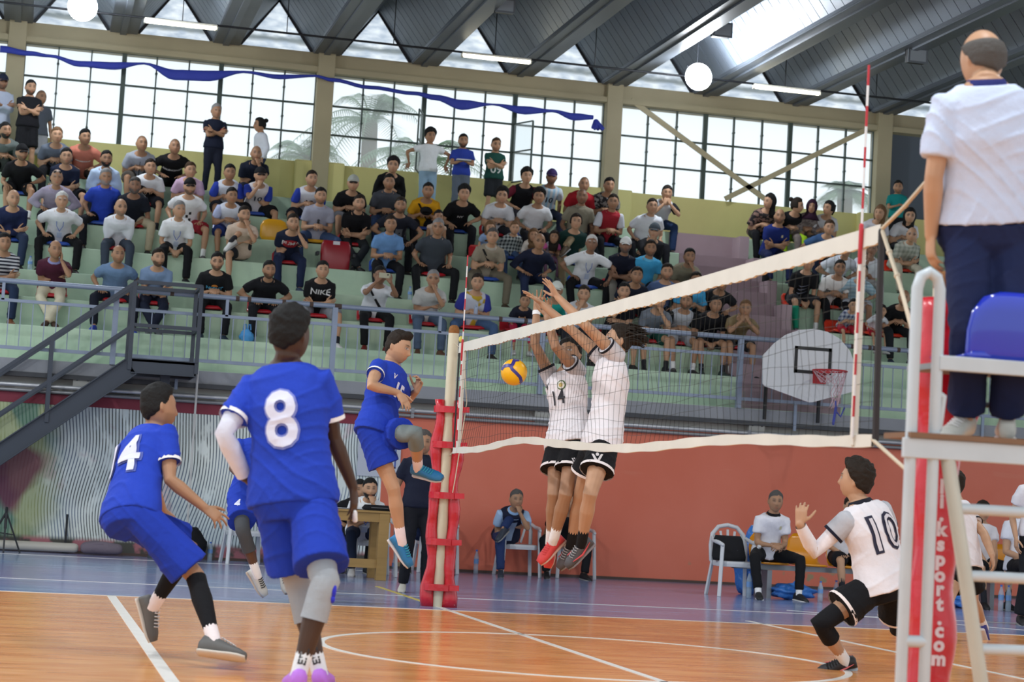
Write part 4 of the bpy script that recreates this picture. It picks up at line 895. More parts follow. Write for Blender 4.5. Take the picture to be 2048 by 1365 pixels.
# ================================================================== SPECTATORS
# x | y of the head top | tier | arms | legs | skin | hair | hair colour | beard | top | sleeve | bottom | length | shoe | extras | label
SPEC = '''
10|466|1|cross|n|m|short|black|.2|st|.6|#22304a|2|#7a4a2c|st=#1d2030,#c9cbd0,.045|man at the left edge in a navy and white striped t-shirt with crossed arms
112|480|1|cheekL|c|m|balding|dark|.15|#4a1e30|.55|#b9b39c|2|#4a352a|collar=#7d7fa8|balding man in a maroon polo and cream trousers with a hand on his cheek
238|490|1|thighs|w|m|balding|dark|.3|#66809f|.6|#1a1e2b|1.95|#2b45b0|hx=.04|heavy man in a grey-blue t-shirt and blue slippers leaning on his thigh
318|497|1|cross|c|l|short|dark|.8|#7288a6|.6|#1b2133|2|#5a5d62||bearded man in a grey-blue t-shirt with crossed arms and crossed ankles
436|505|1|lap|n|l|short|black|.7|#17181b|.6|#181a20|2|#26384a|glasses=1;txt=NIGHT,#4fa3c8,.075;sun=1|man with glasses in a black t-shirt printed with an orange sun
540|526|1|thighs|n|m|short|black|.7|#15161a|.6|#191b21|2|#4c7aa0|collar=#15161a|man in a black polo sitting above the head of player number 8
647|522|1|cross|w|l|short|black|.1|#16171a|.62|#7f8289|.85|#e6e6e6|txt=NIKE,#d9d9d9,.13|young man in a black t-shirt with large white lettering and grey shorts
762|532|1|phoneup|n|d|short|black|.1|#c4c8cc|.55|#121316|2|#7a2222|strap=1|young man in a white t-shirt with a black strap filming with his phone
868|540|1|chinL|n|m|short|grey|.1|#a8a9a6|.6|#4a5a70|2|#6a4a36|glasses=1|grey-haired man with glasses in a pale t-shirt resting chin on hand
957|547|1|lap|w|l|short|dark|.2|st|.7|#42597c|2|#2a2320|girth=1.15;bt=1|stout man in a blue, white and yellow t-shirt holding a small bottle
1052|596|1|lap|n|m|short|dark|0|#1a1d2b|.6|#b02848|1.6|#cfcfcf|s=.72|child in a navy t-shirt and crimson trousers behind the raised hands
1115|563|1|lap|n|m|cap|dark|.3|#1d8a80|.6|#22252c|2|#333333|capc=#b8beb6|man in a pale grey cap and teal t-shirt behind the blockers' arms
1170|571|1|chinR|n|l|short|dark|.3|#b8bcc0|.5|#30343c|2|#26262a||young man in a white vest-like t-shirt with his hand over his mouth
1250|565|1|chinR|n|l|short|black|.4|#15171f|.6|#14151a|1.2|#26262a||young man in a black t-shirt covering his mouth, just above the right blocker
1321|588|1|chinL|n|l|short|dark|.4|#6a727c|.6|#1d4a40|.8|#22252c||young man in a grey t-shirt and dark green shorts with hand on chin
1375|585|1|lap|n|m|short|black|.6|#9a9ea4|.6|#85888e|.8|#26262a|slvc=#17181b|young man in a grey t-shirt with black sleeves and grey shorts
1434|592|1|between|n|m|short|black|.2|#121318|.6|#17181c|.8|#3c4c48||dark-haired youth in a black t-shirt bending forward, hands between his knees
1493|600|1|face2|n|m|short|light|.1|#7d6c4c|.6|#23252a|.8|#2a2d33||blond-topped youth in a khaki t-shirt holding both hands to his face
1276|545|2|lap|n|m|short|black|.2|#1a2030|.6|#181a20|2|#222222||dark-haired man in a navy top directly behind the youth covering his mouth
1336|527|2|thighs|n|l|short|dark|.5|#4b5f85|.6|#20242c|2|#222222||young man in a dusty blue t-shirt looking past the net tape
1394|572|2|lap|n|m|short|dark|.2|#3f97c4|.6|#1c1e24|2|#222222|sun=1|person in a sky blue t-shirt with an orange print, face behind the net tape
1446|561|2|kneeR|n|m|short|black|.2|#17191d|.6|#14151a|2|#999999||youth in a dark t-shirt sitting beside the mauve aisle
28|380|3|cross|n|l|bald|salt|.3|#1b2547|1.7|#28344c|2|#1c1d20|seat=b|man in a dark navy long-sleeved shirt with crossed arms at the left edge
125|383|3|thighs|w|l|short|white|0|#c3c6ca|.7|#101114|2|#111111|seat=b;lan=1;collar=#c3c6ca;glasses=0|white-haired man in a white shirt with a blue lanyard
243|397|3|phone|n|l|bald|salt|.5|#c0c4ca|1.8|#3a4350|2|#1a1a1a|glasses=1;phone=1;collar=#c0c4ca|bald man with glasses in a white shirt looking at a phone
360|402|3|between|n|l|short|grey|0|#c9ccce|.7|#121317|2|#15151a|lan=1;collar=#c9ccce;seat=n|grey-haired man in a white short-sleeved shirt with lanyard and card
490|412|3|chinL|x|l|short|dark|.6|#b7a594|.6|#23252a|.75|#d6d6d4|seat=n|man in a beige t-shirt with one leg crossed showing a white sneaker
588|428|3|cheekL|n|l|short|dark|.3|#182036|.6|#1d2743|2|#44506a|txt=PUMA,#d8d8d8,.10;ringp=1;hx=-.06|man in a navy t-shirt with a red ring print holding a phone to his ear
783|431|3|lap|n|m|short|dark|.1|#5f86b4|.55|#15161b|2|#1a1a1a|collar=#5f86b4|man in a light blue polo clasping his hands in front of black trousers
878|437|3|thighs|w|m|short|grey|0|#3c434b|.6|#15161a|2|#1a1a1a|glasses=1;girth=1.12;collar=#3c434b;s=1.04|large grey-haired man with glasses in a charcoal polo
987|456|3|lap|w|l|short|salt|0|#8a8272|.6|#6b6455|2|#4a3c30|collar=#9c968a;strap=1;seat=b|man in a khaki polo with a thin black bag strap
1081|466|3|thighs|n|m|bald|dark|0|#1a2036|1.3|#232d4a|2|#222222|glasses=1;seat=n|bald man with glasses in a dark navy sweater
1185|470|3|hips|w|d|short|white|0|#c5c8cb|.75|#111216|2|#151515|lan=1;collar=#c5c8cb;seat=b|white-haired man in a white shirt with a badge, hand on his thigh
1253|474|3|cross|n|d|cap|salt|.7|#15192a|.6|#77746c|2|#222222|capc=#c7c9c6;collar=#15192a|man with a beard, pale cap and navy polo with crossed arms
1303|480|3|thighs|n|m|short|dark|.5|#3c95c0|.6|#20242c|2|#222222|collar=#57a8cc|man in a bright sky blue polo
1381|497|3|chinL|n|m|short|black|.4|#76705c|.6|#2c2e34|2|#222222|collar=#76705c|curly-haired man in an olive polo with his hand on his chin
115|338|4|thighs|n|m|shaved|grey|.1|#8b8495|1.8|#14151b|2|#2b2522|glasses=top;collar=#8b8495|cropped grey-haired man in a mauve-grey long-sleeved shirt with glasses on his head
213|337|4|thighs|w|m|short|grey|.8|#2742a8|.65|#14161e|2|#1a1a1a|collar=#2742a8;glasses=0|grey-bearded man in a royal blue polo
271|355|4|between|w|d|short|salt|.9|#161b26|.6|#a2977e|2|#2a2a2a|glasses=top;girth=1.12;seat=r;hx=-.05|broad man with sunglasses on his head, dark t-shirt and beige trousers
381|356|4|thighs|w|l|cap|black|.7|#c8cacc|.6|#8a2430|.85|#333333|capc=#141518;grid=1|man in a black cap and white t-shirt with a black block print, red shorts
465|375|4|lap|n|m|short|black|0|#b9bfcb|.6|#1f2f66|.8|#eeeeee|slvc=#9fa9c8;s=.93|youth in a white football shirt with small badges and blue trim
643|375|4|lap|w|l|short|black|.5|#9093a2|.62|#3c5074|2|#222222|collar=#9093a2;hungsun=1;seat=y;girth=1.08|man in a light grey polo with sunglasses hung at the neck
720|390|4|cross|c|l|short|dark|.5|#121317|.6|#272c30|2|#1a1a1a|collar=#121317;seat=r|man in a black polo with crossed arms and crossed ankles
803|394|4|hips|n|m|short|dark|.6|#20232e|.6|#15161b|2|#222222|glasses=top;chestband=1|man in a dark polo with a grey chest panel and sunglasses on his head
878|419|4|lap|n|m|short|black|0|#b09a88|.1|#2a2c33|.8|#444444|s=.72|small boy in a beige vest below the man in yellow
982|442|4|lap|n|l|longback|light|0|#7c93b6|.5|#3a4766|2|#777777|s=.62|little fair-haired girl in a pale blue top behind the man in the khaki polo
1031|442|4|down|n|l|short|light|0|ck|1.7|#42587c|2|#333333|ck=#1f2a30,#b9c2c0,.05;s=.68|boy in a dark and white checked shirt
1069|457|4|lap|n|l|longback|light|0|#c0b9b0|1.6|#8a8a94|2|#777777|s=.60|little girl in a cream top left of the bald man with glasses
1110|462|4|lap|n|m|longback|dark|0|#8d8a99|.4|#7a5a74|2|#777777|s=.60;slvc=#b8548e|little girl in a grey top with pink sleeves
1154|427|4|kneeR|x|l|bun|dark|0|#14332f|.7|#8a7a60|2|#5a4a3a|choker=1|woman in a dark green blouse with a choker and khaki trousers
1311|446|4|chinR|n|l|cap|grey|.1|#1a1b20|1.9|#25282f|2|#222222|capc=#4c555c;brim=1|man in a grey flat cap and dark jacket with hand at his mouth
45|288|5|kneeR|n|m|cap|black|.6|#141518|.65|#17181c|.75|#222222|capc=#141518;seat=b|man in a black cap, black t-shirt and shorts near the left edge
134|296|5|cross|w|l|short|black|.4|#1a2238|.65|#191b22|.85|#222222||man in a dark navy sports t-shirt with crossed arms below the salmon t-shirt
214|301|5|lap|n|m|short|black|1|#a3b6d8|1.8|#20242c|2|#222222|collar=#a3b6d8|man with a full black beard in a light blue shirt
302|323|5|lap|n|l|short|dark|0|#c3c6ca|.65|#23252c|.9|#333333|diag=1;s=.95|teenager in a white and black football shirt
382|324|5|lap|n|l|short|brown|0|#b49ab2|.65|#25262e|.9|#333333|s=.95|boy in a pale pink t-shirt behind the black-capped man
461|333|5|lap|n|m|short|black|.1|#b9bfca|.65|#23252e|.8|#333333|slvc=#2b40a0;txt=1,#2a2f45,.16|player in a white shirt with blue sleeves sitting at the left of three alike
522|339|5|chinR|w|l|cap|dark|.3|#c3c0c2|.65|#17181c|.85|#333333|capc=#1b1c20;slvc=#2b40a0;txt=10,#2a2f45,.15;seat=b|player in a black cap and white shirt number 10 with blue sleeves, hand at mouth
625|341|5|lap|w|l|short|dark|.2|#c0c3cb|.65|#23252e|.8|#333333|slvc=#2b40a0;txt=12,#2a2f45,.15|player in a white shirt number 12 with blue sleeves, right of the cap wearer
708|350|5|lap|n|l|cap|dark|.1|#14161a|.6|#7a7d84|.9|#333333|capc=#9a9f98;brimc=#222222|youth in a grey and black cap and black t-shirt
780|348|5|lap|n|m|short|black|.2|#41454d|.65|#33476c|2|#222222|collar=#41454d|man in a charcoal polo and jeans below the long-haired man
858|370|5|lap|n|m|short|black|.2|#c9951c|.65|#1b1c22|2|#222222|strap=1;heldcap=1|man in a mustard yellow t-shirt holding a black cap
930|371|5|kneeR|n|l|mop|black|0|#131418|.65|#16171c|2|#8a3a2a|seat=b;txt=NY,#d0d0d0,.07|curly-haired teenager in a black t-shirt with a small white monogram
1006|375|5|lap|n|l|mop|black|0|#bfc3c8|.62|#2a2c33|2|#333333|glasses=1;txt=EXPLORING,#70757c,.045;blocks=1|curly-haired boy with glasses in a white printed t-shirt
1080|377|5|thighs|n|m|mop|black|0|#c3c6c9|.62|#1c1d22|2|#333333||youth with a curly fringe in a plain white t-shirt
1166|377|5|thighs|w|d|shaved|black|.2|#7f7a6a|.65|#2b2d33|2|#222222|collar=#7f7a6a;girth=1.05|close-cropped man in a khaki polo right of the plain white t-shirt
1228|388|5|lap|n|m|short|dark|.1|#9a2530|.65|#15161c|2|#222222|slvc=#b9bcc4;collar=#9a2530;seat=b|man in a red polo with white shoulders
1306|397|5|thighs|w|l|short|dark|.1|#c2c6cc|.65|#17181f|2|#222222|collar=#c2c6cc;girth=1.08;seat=n|man in a white polo right of the red polo
12|248|6|lap|n|m|short|black|1|#5d6664|.65|#15171c|2|#222222|panelc=1|bearded man in a grey and dark green t-shirt at the left edge
115|254|6|lap|n|l|short|light|0|#5d6674|.65|#17181c|2|#222222||fair-haired youth in a slate grey t-shirt
171|258|6|thighs|n|m|quiff|black|.2|#b8705e|.68|#3a302c|2|#222222|txt=INDEPENDENT,#d8c8c0,.035|youth in a salmon t-shirt with two small lines of print
285|281|6|lap|n|m|shaved|dark|.1|#8f95a0|.7|#55504a|.9|#222222|placket=1|shaven-headed man in a light grey buttoned shirt
351|279|6|thighs|n|m|shaved|dark|.2|#121316|.65|#171f1f|2|#222222|txt=BALENCIAGA,#c8c8c8,.05|bulky shaven-headed man in a black t-shirt with white lettering
514|291|6|chinL|n|m|bald|dark|.4|#141b2c|.65|#1c2333|2|#222222|collar=#141b2c|bald man in a dark navy polo with his chin on his hand
788|315|6|lap|n|l|mop|black|.1|#101114|1.8|#17181c|2|#222222|glasses=1;inner=#9b9da0|long-haired man in a black open shirt and glasses
1055|337|6|thighs|n|l|mop|black|0|#131419|.65|#1d1b24|2|#222222|slvc=#6d2032|youth in a black t-shirt with dark red sleeve ends
1105|338|6|down|n|d|cap|black|.4|st|.62|#20263c|2|#222222|capc=#3a2c5c;st=#9fc4dc,#d0d6da,.085,0;txt=10,#1d2233,.15;slvc=#b9c6d2|man in a purple cap and sky blue striped shirt number 10
1170|353|6|lap|n|m|shaved|dark|.2|#a3212b|.65|#2b2024|2|#222222||close-cropped man in a plain red t-shirt
1220|355|6|lap|n|m|quiff|black|.2|sp|.62|#2a2c30|2|#222222|sp=#20242a,#8f8f8c,.05|man in a black and grey patterned shirt below the third column
1336|372|6|face2|n|l|short|dark|.1|#b6b8bc|.65|#1f3254|2|#3a3634|glasses=top;slvc=#17191f;seat=n|man in a grey and black t-shirt and jeans, hands at mouth, beside the aisle
1541|388|6|lap|n|l|longback|black|0|sp|.8|#15161b|2|#222222|sp=#1e1a1c,#8a6d62,.05;hy=-1.1;seat=n|woman with long dark hair and a flowery blouse looking up to the left
1596|401|6|lap|n|l|bun|dark|0|#141519|.15|#9ac326|2|#333333|hy=.9;seat=n|woman with a hair bun, black top and neon green trousers
1626|401|6|lap|n|m|hijab|black|0|sp|1.9|#7a706c|2|#333333|capc=#2c1428;sp=#6a5f5e,#8a7f7c,.05;seat=n|woman in a dark plum headscarf
1660|407|6|lap|n|l|tail|black|0|#b7b9bc|.6|#2a2c33|2|#333333|hy=-1.0;txt=HONEY,#55585e,.05;seat=n|woman with a ponytail in a white printed t-shirt
1561|417|5|cross|n|m|balding|black|.6|#1a2a6c|.65|#1a234a|1.95|#222838|seat=n;tri=1|balding man in a royal blue football shirt with crossed arms
1661|451|5|thighs|n|l|short|brown|.1|#39567e|.65|#20263c|2|#222222|seat=o|person in a blue-grey top bending behind the net tape
1762|417|6|lap|n|l|longback|light|0|#b3b3ba|.6|#23252c|2|#333333|hy=-.7;seat=n|fair-haired woman in a white t-shirt beside the teal t-shirt
1822|425|6|lap|n|l|longback|black|0|#bdbec2|.6|#23252c|2|#333333|glasses=1;seat=n|woman with long black hair and glasses in a white t-shirt
1826|454|5|cross|n|l|bald|grey|0|ck|.7|#a6a290|2|#333333|ck=#8e9488,#b6b8ac,.07;glasses=1;collar=#a8aa9e;seat=o|grey-haired man with glasses in a checked shirt and beige trousers
1746|482|4|chinR|n|d|bald|grey|.1|#c3c6cc|.9|#a9aaa8|2|#333333|seat=o|bald man in a long white tunic with his hand at his mouth
1695|490|4|thighs|n|m|short|dark|.1|#bcc1c8|.65|#20222a|2|#333333|collar=#bcc1c8;seat=n|man in a white polo whose head is hidden by the net tape
1619|509|3|between|n|l|short|black|0|#121418|.65|#2b2d32|.85|#23252a|swp=1;gsock=1;seat=o|young man in a black t-shirt with big swooshes and a green sock
1682|520|3|lap|n|m|short|black|.1|#c9c9c6|.62|#121318|2|#222222|glasses=1;txt=Emirates,#33363c,.085;txt2=FLY BETTER,#33363c,.05;seat=o|man with glasses in a white football shirt with an airline name
1727|540|3|thighs|n|m|short|black|.1|st|.7|#9499a0|.9|#333333|st=#8fb0c0,#a9c4cf,.05;seat=o|man in a pale blue striped polo behind the near antenna
1709|606|2|lap|n|l|short|black|0|ck|.7|#a91f33|.8|#333333|ck=#b4bcc8,#38446a,.06;s=.66;seat=o|small child in a white and blue patterned t-shirt and red shorts behind the net edge
1766|616|2|thighs|n|l|short|black|0|#b9bcc0|.7|#a01d2d|.8|#cccccc|s=.58;seat=o|toddler in a white t-shirt and red shorts
1811|581|2|lap|n|m|bald|black|.3|#0f1013|.7|#1c2024|2|#26324a|seat=o;hy=-.5|bald man in a black t-shirt beside the toddler
'''
SEATC = {'r': ('#b3202a', 'red'), 'b': ('#2b4fa8', 'blue'), 'y': ('#d59a1c', 'yellow'), 'o': ('#d8391f', 'orange-red')}
seat_src = {}
def seat(px_hip, k, c, label, back=None):
    """shell seat: pan, low back rim, steel bracket"""
    hexc, nm = SEATC[c]
    t = thing('stadium_seat', label, 'seat', px_hip, 'plastic seats on the stands')
    if c not in seat_src:
        B = Buf(); R = []
        for y, hw, z, th in ((-.24, .18, .035, .02), (-.20, .21, .055, .018), (-.05, .215, .045, .016), (.12, .21, .05, .016), (.18, .205, .09, .02), (.215, .20, .20, .012), (.225, .17, .24, .01)):
            R.append((V(0, y, z), V(1, 0, 0), nrm_(V(0, -.5, 1)) if y > .15 else V(0, 0, 1), hw, th))
        B.rings(R, 14, p=3.2); me = B.mesh('seat_shell'); me.materials.append(mat('seat_'+nm.replace('-', '_'), hexc, .3, noise=(5, .1))); me.polygons.foreach_set('use_smooth', [True]*len(me.polygons))
        B2 = BX((-.12, -.12, 0), (.12, .1, .035)).mesh('bracket'); B2.materials.append(bk); seat_src[c] = (me, B2)
    link('seat_shell', seat_src[c][0], None, t); link('bracket', seat_src[c][1], None, t); return t
def chestpt(J, h=.62, out=.3):
    up = nrm_(J['neck']-J['pel']); la = nrm_(J['shR']-J['shL']); fw = np.cross(up, la); return J['pel']+up*(np.linalg.norm(J['neck']-J['pel'])*h), fw, up, -la
def place_seated(x, y, hipY, hipz, foot, arms, legs, s, hy, seed, dx=0., fixed=None):
    best = None
    X = at(x, y, Y=hipY-.08)[0]-dx
    lo, hi = .02, .95
    def mk(l, X, s): return pose((X, hipY, hipz), lean=l, s=s, arms=arms, legs=legs, look_=hy, foot=foot, seed=seed)
    def top(J): return pix(J['head']+J['hu']*.134*s**.35)
    for it in range(4):
        a, b = lo, hi
        for _ in range(12):
            m_ = (a+b)/2; J = mk(m_, X, s); ty = top(J)[1]
            if ty < y: a = m_
            else: b = m_
        J = mk(a, X, s); tx, ty = top(J); X += (x-tx)/125.
        if a < .05 and ty > y+2: s *= min(1.08, 1+(ty-y)/115*.9)
    return J, s
SCOL = {'st': 1, 'ck': 1, 'sp': 1}
FIN = []   # prints laid on garments after the garments are final
for li, ln in enumerate(SPEC.strip().split('\n')):
    x, y, k, arms, legs, sk, hair, hc, beard, top, slv, bot, bl, shoe, ext, lab = ln.split('|')
    x, y, k = float(x), float(y), int(k); E_ = dict(e.split('=') for e in ext.split(';') if e)
    s = float(E_.get('s', 1.)); rr_ = random.Random(li*7+3)
    X0 = at(x, y, Y=LY[k]+.2)[0]
    hy = float(E_['hy']) if 'hy' in E_ else math.atan((.6-X0)/LY[k])*.8+rr_.uniform(-.15, .15)
    kid = s < .8; hipY = LY[k]+(.26 if not kid else .12); hipz = LZ[k]+.075+.085*s
    foot = LZ[k-1] if not kid else LZ[k-1]+.44*(1-s)*.9
    J, s2 = place_seated(x, y, hipY, hipz, foot, arms, legs, s, (hy, -.08+rr_.uniform(-.06, .04)), li, float(E_.get('hx', 0)))
    J['base'] = np.array((J['pel'][0], LY[k]+.2, LZ[k]))
    tc = top
    if top in SCOL and not E_.get('bt'):
        a = E_[top].split(','); tc = stripes(a[0], a[1], float(a[2]), (int(a[3]) if len(a) > 3 else 2) if top == 'st' else {'ck': 'check', 'sp': 'spots'}[top], {'st': 'striped_cloth', 'ck': 'checked_cloth', 'sp': 'patterned_cloth'}[top]) 
    if E_.get('bt'):
        m, nt, b, ob = newmat('splash_print_cloth', .85); n_ = noise_n(nt, ob, 3.2, 2, (1, 1, 1)); c1 = ramp_mix(nt, clampr(nt, n_, .50, .52), '#c4c8d4', '#b79a2a'); sp2 = nt.nodes.new('ShaderNodeSeparateXYZ'); nt.links.new(ob, sp2.inputs[0])
        nt.links.new(ramp_mix(nt, clampr(nt, mth(nt, 'ABSOLUTE', sp2.outputs[0]), .14, .15), c1, '#2c348f'), b.inputs['Base Color']); tc = m
    look = dict(skin=sk, hair=hair, hc=hc, beard=float(beard), top=tc, slv=float(slv), bot=bot, botlen=float(bl), shoe=shoe, girth=float(E_.get('girth', 1)), collar=E_.get('collar'), slvc=E_.get('slvc'))
    if s < .8: look['hs'] = 1.0; look['arm'] = .85; look['leg'] = .9
    for q in ('capc', 'brimc'):
        if q in E_: look[q] = E_[q]
    if E_.get('glasses', '0') != '0': look['glasses'] = {'1': 'clear', 'top': 'top'}[E_['glasses']]
    if hair == 'mop': look['hp'] = (.03, .014, .004)
    if float(bl) <= 1: look['sock'] = '#c9c9c9' if li % 2 else '#2a2b30'; look['sockh'] = .78
    pr = make_person('person', lab, 'person', J, look, 'spectators on the stands')
    sc_ = E_.get('seat', 'r' if k == 1 else ('rbr'[li % 3] if k < 6 else 'n'))
    if sc_ != 'n': seat((J['pel'][0], LY[k]+.22, LZ[k]), k, sc_, SEATC[sc_][1]+' plastic seat under the '+' '.join(lab.split()[:10]))
    FIN.append((pr, J, E_, s2))
# standing people on the top tier: x, y top, Y, arms, yaw, look
STAND = [
 (5, 144, 19.3, 'cross', .3, 0, dict(skin='d', hair='cap', hc='black', capc='#1d2438', beard=.5, top='#9aa3b4', slv=1.8, bot='#2a2d36', botlen=2), 'standing man in a navy cap and pale grey shirt at the left edge'),
 (62, 157, 19.0, 'cross', .15, .1, dict(skin='l', hair='short', hc='black', beard=.8, top='#16171c', slv=.6, bot='#15161a', botlen=.9, shoe='#222222', girth=1.08), 'bearded man in a black t-shirt and black shorts standing with crossed arms at the left'),
 (82, 177, 19.6, 'down', .3, .2, dict(skin='m', hair='shaved', hc='dark', beard=.3, top='#4d535d', slv=.6, bot='#8a8c90', botlen=.9), 'man in a grey t-shirt standing half hidden behind the bearded one'),
 (433, 205, 19.2, 'cross', .1, .1, dict(skin='m', hair='short', hc='grey', beard=.1, top='#161d30', slv=.6, slvc='#161d30', bot='#161b2b', botlen=2, cuff='#8e2430'), 'man in a navy polo with red sleeve edges standing with crossed arms before the windows'),
 (525, 234, 19.5, 'down', -1.3, -.1, dict(skin='m', hair='bun', hc='black', top='#b7bcc4', slv=1.9, bot='#22304a', botlen=2), 'woman with a hair bun and white hooded top standing in profile'),
 (861, 256, 19.4, 'wide', .0, .1, dict(skin='m', hair='mop', hc='black', hp=(.035, .016, .005), top='#c2c8cc', slv=.5, bot='#7f9ab0', botlen=2), 'young man in a white t-shirt and light jeans leaning back with spread arms'),
 (927, 266, 19.4, 'down+phone', -.1, 0, dict(skin='m', hair='short', hc='black', beard=.8, top='#2a3f9a', slv=.65, bot='#5c6674', botlen=2), 'bearded man in a royal blue t-shirt standing and holding papers'),
 (992, 274, 19.4, 'cross', .05, 0, dict(skin='l', hair='short', hc='brown', beard=.5, glasses='clear', top='#1d4a42', slv=.7, bot='#22262b', botlen=.9, girth=1.1), 'man in a dark green shirt with a big white 09 standing with crossed arms'),
 (1796, 360, 19.3, 'down+phone', -.2, -.2, dict(skin='m', hair='short', hc='black', beard=.5, top='#127a78', slv=.7, bot='#14151a', botlen=2), 'man in a teal t-shirt standing at the top right behind the women'),
]
for i, (x, y, Y, arms, yaw, hy, look, lab) in enumerate(STAND):
    tp = at(x, y, Y=Y); foot = LZ[6]; s = (tp[2]-foot)/1.785
    J = pose((tp[0], Y, foot+.94*s), yaw=yaw, lean=.02, s=s, arms=arms, legs=.12, look_=(hy, -.05), foot=foot, stand=True, seed=i)
    J['base'] = np.array((tp[0], Y, foot)); pr = make_person('person', lab, 'person', J, look, 'standing spectators')
    FIN.append((pr, J, {'txt': '09,#c9d2cf,.24'} if '09' in lab else {}, s))
def do_prints():
    for pr, J, E_, s in FIN:
        P, fw, up, rt = chestpt(J, .66)
        if 'txt' in E_:
            a = E_['txt'].split(','); h = .30 if a[0] == '09' else .80 if a[0] in ('PUMA', 'NIKE') else .62; decal(pr, a[0], float(a[2])*s, chestpt(J, h)[0], fw, up, a[1], bold=.003, name='lettering')
        if 'txt2' in E_: a = E_['txt2'].split(','); decal(pr, a[0], float(a[2])*s, chestpt(J, .5)[0], fw, up, a[1], bold=.001, name='lettering')
        if E_.get('sun'): press(pr, poly_me([(.045*math.cos(a), .045*math.sin(a)) for a in np.linspace(0, math.pi if 'NIGHT' in E_.get('txt', '') else 6.1, 12)]), chestpt(J, .70 if 'txt' in E_ else .62)[0], fw, up, '#d98a3a')
        if E_.get('ringp'):
            cu = [(.12*math.cos(a), .085*math.sin(a)) for a in np.linspace(0, 2*math.pi, 25)]+[(.10*math.cos(a), .068*math.sin(a)) for a in np.linspace(2*math.pi, 0, 25)]; press(pr, poly_me(cu), chestpt(J, .78)[0], fw, up, '#a8242e', name='ring_print')
        if E_.get('lan'):
            b_ = J['neck']; o_ = pr.location; f2 = fw
            B = Buf(); c = np.array(chestpt(J, .45)[0])+fw*.155*s
            for sg in (-1, 1): B.tube([b_+rt*.05*sg-up*.02+fw*.075, b_+rt*.045*sg-up*.15+fw*.135, c+up*.04], .004, 4)
            B.v = [v-np.array(o_) for v in B.v]; part('lanyard', B, mat('lanyard_blue', '#3a62b8', .6), pr)
            B = Buf(); q = [c+rt*a+up*b2+fw*d for a, b2, d in ((-.035, -.08, 0), (.035, -.08, 0), (.035, .02, 0), (-.035, .02, 0), (-.035, -.08, .004), (.035, -.08, .004), (.035, .02, .004), (-.035, .02, .004))]
            B.add([v-np.array(o_) for v in q], [(0, 3, 2, 1), (4, 5, 6, 7), (0, 1, 5, 4), (1, 2, 6, 5), (2, 3, 7, 6), (3, 0, 4, 7)]); part('badge', B, mat('badge_card', '#b9c4d8', .4), pr)
        if E_.get('strap'):
            me = poly_me([(-.15, .24), (-.115, .24), (.12, -.16), (.085, -.18)]); press(pr, me, chestpt(J, .6)[0], fw, up, '#17181b', name='bag_strap')
        if E_.get('grid'):
            for gx in (-1, 0, 1):
                for gy in (-1, 0, 1):
                    if (gx+gy) % 2 == 0: press(pr, poly_me([(gx*.045-.018, gy*.06-.026), (gx*.045+.018, gy*.06-.026), (gx*.045+.018, gy*.06+.026), (gx*.045-.018, gy*.06+.026)]), chestpt(J, .45)[0], fw, up, '#1c1d20', name='block_print')
        if E_.get('blocks'):
            for gx in (-1, 1): press(pr, poly_me([(gx*.05-.035, -.03), (gx*.05+.035, -.03), (gx*.05+.035, .03), (gx*.05-.035, .03)]), chestpt(J, .42)[0], fw, up, '#3c4c58', name='block_print')
        if E_.get('diag'): press(pr, poly_me([(-.14, .12), (-.06, .12), (.14, -.10), (.14, -.16), (.02, -.16), (-.14, .02)]), chestpt(J, .55)[0], fw, up, '#1a1b1f', name='diagonal_print')
        if E_.get('chestband'): press(pr, poly_me([(-.15, -.12), (.15, -.12), (.15, .06), (-.15, .06)]), chestpt(J, .55)[0], fw, up, '#6a6c72', name='chest_panel')
        if E_.get('panelc'): press(pr, poly_me([(-.14, -.2), (-.08, -.2), (-.06, .1), (-.13, .12)]), chestpt(J, .6)[0], fw, up, '#1f3b35', name='side_panel'); press(pr, poly_me([(.14, -.2), (.08, -.2), (.06, .1), (.13, .12)]), chestpt(J, .6)[0], fw, up, '#1f3b35', name='side_panel')
        if E_.get('swp'):
            for q in (-.07, 0, .07): press(pr, poly_me([(-.09, q-.01), (-.05, q-.035), (.09, q+.03), (-.04, q-.012)]), chestpt(J, .52)[0], fw, up, '#8c93a8', name='swoosh_print')
        if E_.get('tri'): press(pr, poly_me([(.07, -.02), (.10, -.02), (.10, .025), (.07, .025)]), chestpt(J, .75)[0], fw, up, '#c9c3a0', name='crest')
        if E_.get('hungsun'):
            B = Buf(); o_ = np.array(pr.location)
            for d in (.17, .21): B.ball(chestpt(J, .9)[0]-up*(d-.07)+fw*.14-o_, (.022, .01, .018), 8, 6)
            part('sunglasses', B, mat('glasses_frame', '#16171a', .3), pr, True)
        if E_.get('placket'): press(pr, poly_me([(-.006, -.2), (.006, -.2), (.006, .14), (-.006, .14)]), chestpt(J, .62)[0], fw, up, '#3a3c42', name='placket')
        if E_.get('inner'): press(pr, poly_me([(-.05, -.26), (.05, -.26), (.06, .16), (-.06, .16)]), chestpt(J, .62)[0], fw, up, E_['inner'], name='inner_shirt')
        if E_.get('choker'): 
            B = Buf(); c = J['neck']*.55+J['head']*.45-np.array(pr.location)-up*.015; B.rings([(c-up*.008, rt, fw, .060*s, .058*s), (c+up*.008, rt, fw, .059*s, .057*s)], 14, cap=False); part('choker', B, cloth('#101114'), pr)
        if E_.get('gsock'):
            o_ = np.array(pr.location); kn, an = J['knR'], J['anR']; B = Buf(); B.tube([kn*.75+an*.25-o_, kn*.5+an*.5-o_, an-o_], [.062, .060, .045], 12); part('green_sock', B, cloth('#1d8a6c'), pr, True)
